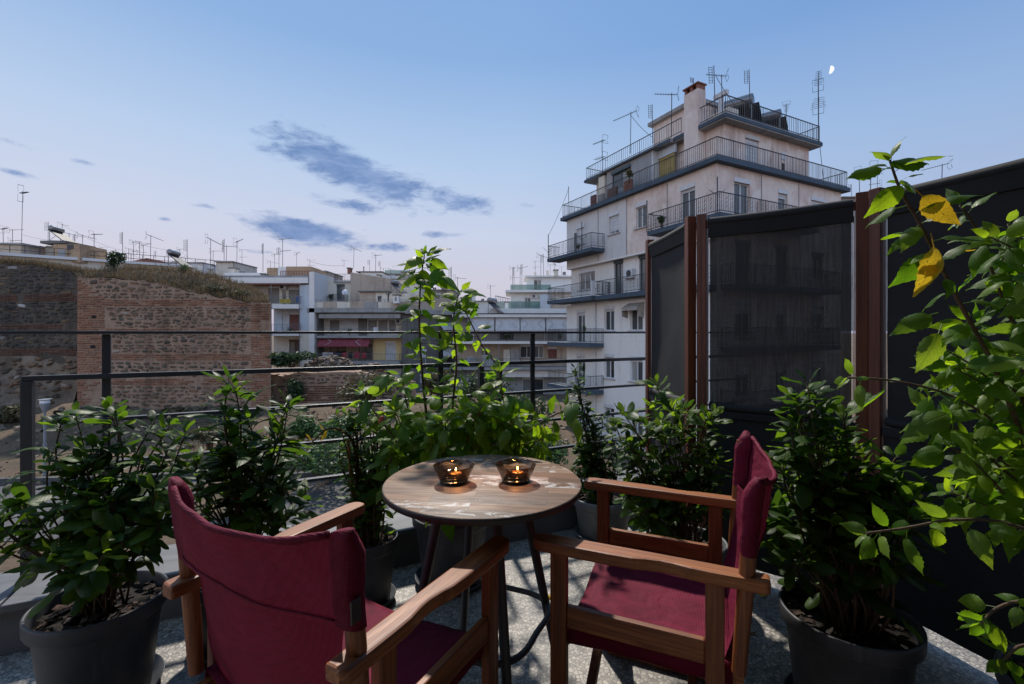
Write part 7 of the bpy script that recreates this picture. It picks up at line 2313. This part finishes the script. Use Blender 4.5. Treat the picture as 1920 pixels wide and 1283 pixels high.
# 8: big shrub in the large pot at the right
p = shrub('ficus_plant', (1.055, 1.46, 0), 'large sprawling shrub in the big anthracite pot behind the right chair', 85, (.188, .345, M['pot']),
          [(1520, 740, 46, 1.5), (1560, 790, 52, 1.5), (1485, 820, 48, 1.5), (1490, 915, 56, 1.5), (1570, 900, 56, 1.5), (1640, 880, 50, 1.5), (1462, 980, 40, 1.7), (1560, 990, 54, 1.42), (1640, 985, 52, 1.42), (1440, 890, 30, 1.82), (1690, 960, 44, 1.4), (1600, 850, 46, 1.55), (1430, 870, 36, 1.84), (1425, 950, 36, 1.82), (1680, 890, 44, 1.5), (1480, 1040, 34, 1.42), (1660, 1040, 34, 1.35)],
          58, 'ficus', .090, 1.48, 'ficus_y', .28, .038, .5, 6, .3, .8)
p.finish()
# 9: hibiscus with yellow leaves at the right edge
p = Plant('hibiscus_plant', (1.47, 1.13, 0), 'tall hibiscus with two yellow leaves at the right edge of the terrace', 'potted plant', 96)
pot(p, .205, .33, M['pot'])
base9 = (2080, 1330, 1.13)
for l, r0, st, sp, sz in [
    ([base9, (2010, 1050, 1.13), (1925, 840, 1.13), (1865, 690, 1.13), (1795, 560, 1.13), (1730, 430, 1.13), (1690, 360, 1.13), (1668, 300, 1.13)], .0075, .42, .034, .078),
    ([base9, (2030, 1000, 1.2), (1960, 760, 1.25), (1880, 560, 1.25), (1830, 430, 1.25), (1800, 385, 1.25)], .006, .45, .028, .080),
    ([base9, (2050, 1000, 1.3), (1990, 700, 1.35), (1930, 520, 1.35), (1890, 420, 1.35)], .006, .5, .028, .080),
    ([base9, (2020, 1060, 1.1), (1900, 985, 1.08), (1790, 975, 1.08), (1700, 990, 1.08), (1625, 1000, 1.08)], .0045, .42, .028, .066),
    ([base9, (2010, 950, 1.2), (1900, 820, 1.18), (1790, 745, 1.18), (1680, 715, 1.18), (1590, 708, 1.2)], .0038, .5, .036, .066),
    ([base9, (2000, 1000, 1.2), (1880, 880, 1.2), (1800, 810, 1.2), (1740, 770, 1.2)], .005, .45, .026, .080),
    ([base9, (2010, 1180, 1.05), (1930, 1130, 1.02), (1870, 1140, 1.0), (1840, 1170, 1.0)], .005, .45, .034, .065),
    ([base9, (1990, 1240, 1.0), (1920, 1210, .98), (1880, 1240, .98)], .005, .5, .034, .065),
    ([base9, (1990, 1020, 1.2), (1900, 930, 1.2), (1830, 880, 1.2)], .0045, .45, .026, .080),
    ([base9, (2000, 900, 1.25), (1930, 760, 1.25), (1850, 700, 1.25), (1800, 690, 1.25)], .0045, .5, .028, .072)]:
    pts = p.branch(ps(l), r0, .0026)
    p.foliate(pts, 'hib', sz, st, sp, 24, 'hib_y' if l[-1][1] < 1100 else 'hib', 4, .6, 'hib_y', .28)
rr = p.r
for k in range(34):
    y = rr.uniform(420, 1020); x = rr.uniform(1760 - (y > 600) * 20, 1950)
    if y < 500: x = rr.uniform(1850, 1950)
    q = P(x, y, rr.uniform(1.08, 1.4)); a = q + Vector((rr.uniform(.1, .25), rr.uniform(-.05, .1), -.12))
    pts = p.branch([a, a.lerp(q, .5) + Vector((0, 0, .015)), q], .003, .0016)
    p.foliate(pts, 'hib', .080, .3, .028, 26, 'hib_y' if k % 3 == 0 else 'hib', 4, .4, 'hib_y', .2)
def one(key, x, y, x2, y2, Y, n, size=None):
    a, c = P(x, y, Y), P(x2, y2, Y - .02); s = (c - a).length if size is None else size
    d = c - a
    m0 = len(p.leaves); p.leaf(key, a - d.normalized() * s * .30, d, Vector(n), s)
one('yellow', 1730, 368, 1796, 434, 1.12, (-.6, -.9, .2), .105); one('yellow', 1752, 462, 1762, 552, 1.10, (.3, -1, .1), .115); one('yellow', 1758, 500, 1720, 508, 1.09, (-.2, -.8, .6), .055)
one('hib', 1672, 312, 1756, 282, 1.12, (-.2, -.8, .5), .105); one('hib', 1690, 350, 1646, 385, 1.12, (-.3, -.9, .3)); one('hib', 1700, 333, 1730, 322, 1.12, (0, -.4, 1)); one('hib_y', 1760, 385, 1800, 360, 1.15, (0, -.6, .8), .08)
one('hib', 1720, 440, 1665, 452, 1.13, (0, -.5, 1), .075); one('hib', 1745, 480, 1700, 520, 1.14, (-.3, -.9, .2), .10); one('yellow', 1810, 470, 1838, 472, 1.2, (0, -.3, -1)); one('hib_y', 1745, 590, 1688, 610, 1.12, (-.1, -.7, .8), .09); one('hib_y', 1760, 625, 1735, 690, 1.12, (-.6, -.8, .2), .095)
one('hib_y', 1778, 775, 1700, 805, 1.1, (-.2, -.6, .9), .105); one('hib', 1668, 300, 1655, 280, 1.13, (0, -1, .2), .035)
b_ = p.finish()

# fallen leaves on the floor
fl_n = 0
rr = random.Random(5)
for k, (px, py) in enumerate([(1020, 1120), (915, 1060), (1130, 1130), (860, 1200), (1420, 1190), (1180, 1085), (1440, 1120), (310, 1190), (1730, 1240), (1060, 1030)]):
    Y = FPX * EYE / (py - 624); c = P(px, py, Y); s_ = rr.uniform(.035, .06)
    a = rr.uniform(0, 6.28)
    me = rr.choice(LEAF['dry' if k % 3 else 'yellow'])
    o = bpy.data.objects.new('fallen_leaf', me); COL.objects.link(o)
    o.matrix_world = Matrix.Translation((c.x, c.y, .012)) @ Matrix.Rotation(a, 4, 'Z') @ Matrix.Rotation(rr.uniform(-.15, .15), 4, 'X') @ Matrix.Diagonal((s_, s_, s_, 1))
    tag(o, ('yellow' if k % 3 == 0 else 'brown') + ' fallen leaf on the floor ' + ['between the chairs', 'below the table', 'under the right chair seat', 'right of the left chair seat', 'between right chair and big pot', 'beside the table foot', 'behind the right chair', 'between left pot and left chair', 'right of the big right pot', 'behind the table legs'][k], 'leaf', 'fallen leaves on the floor')
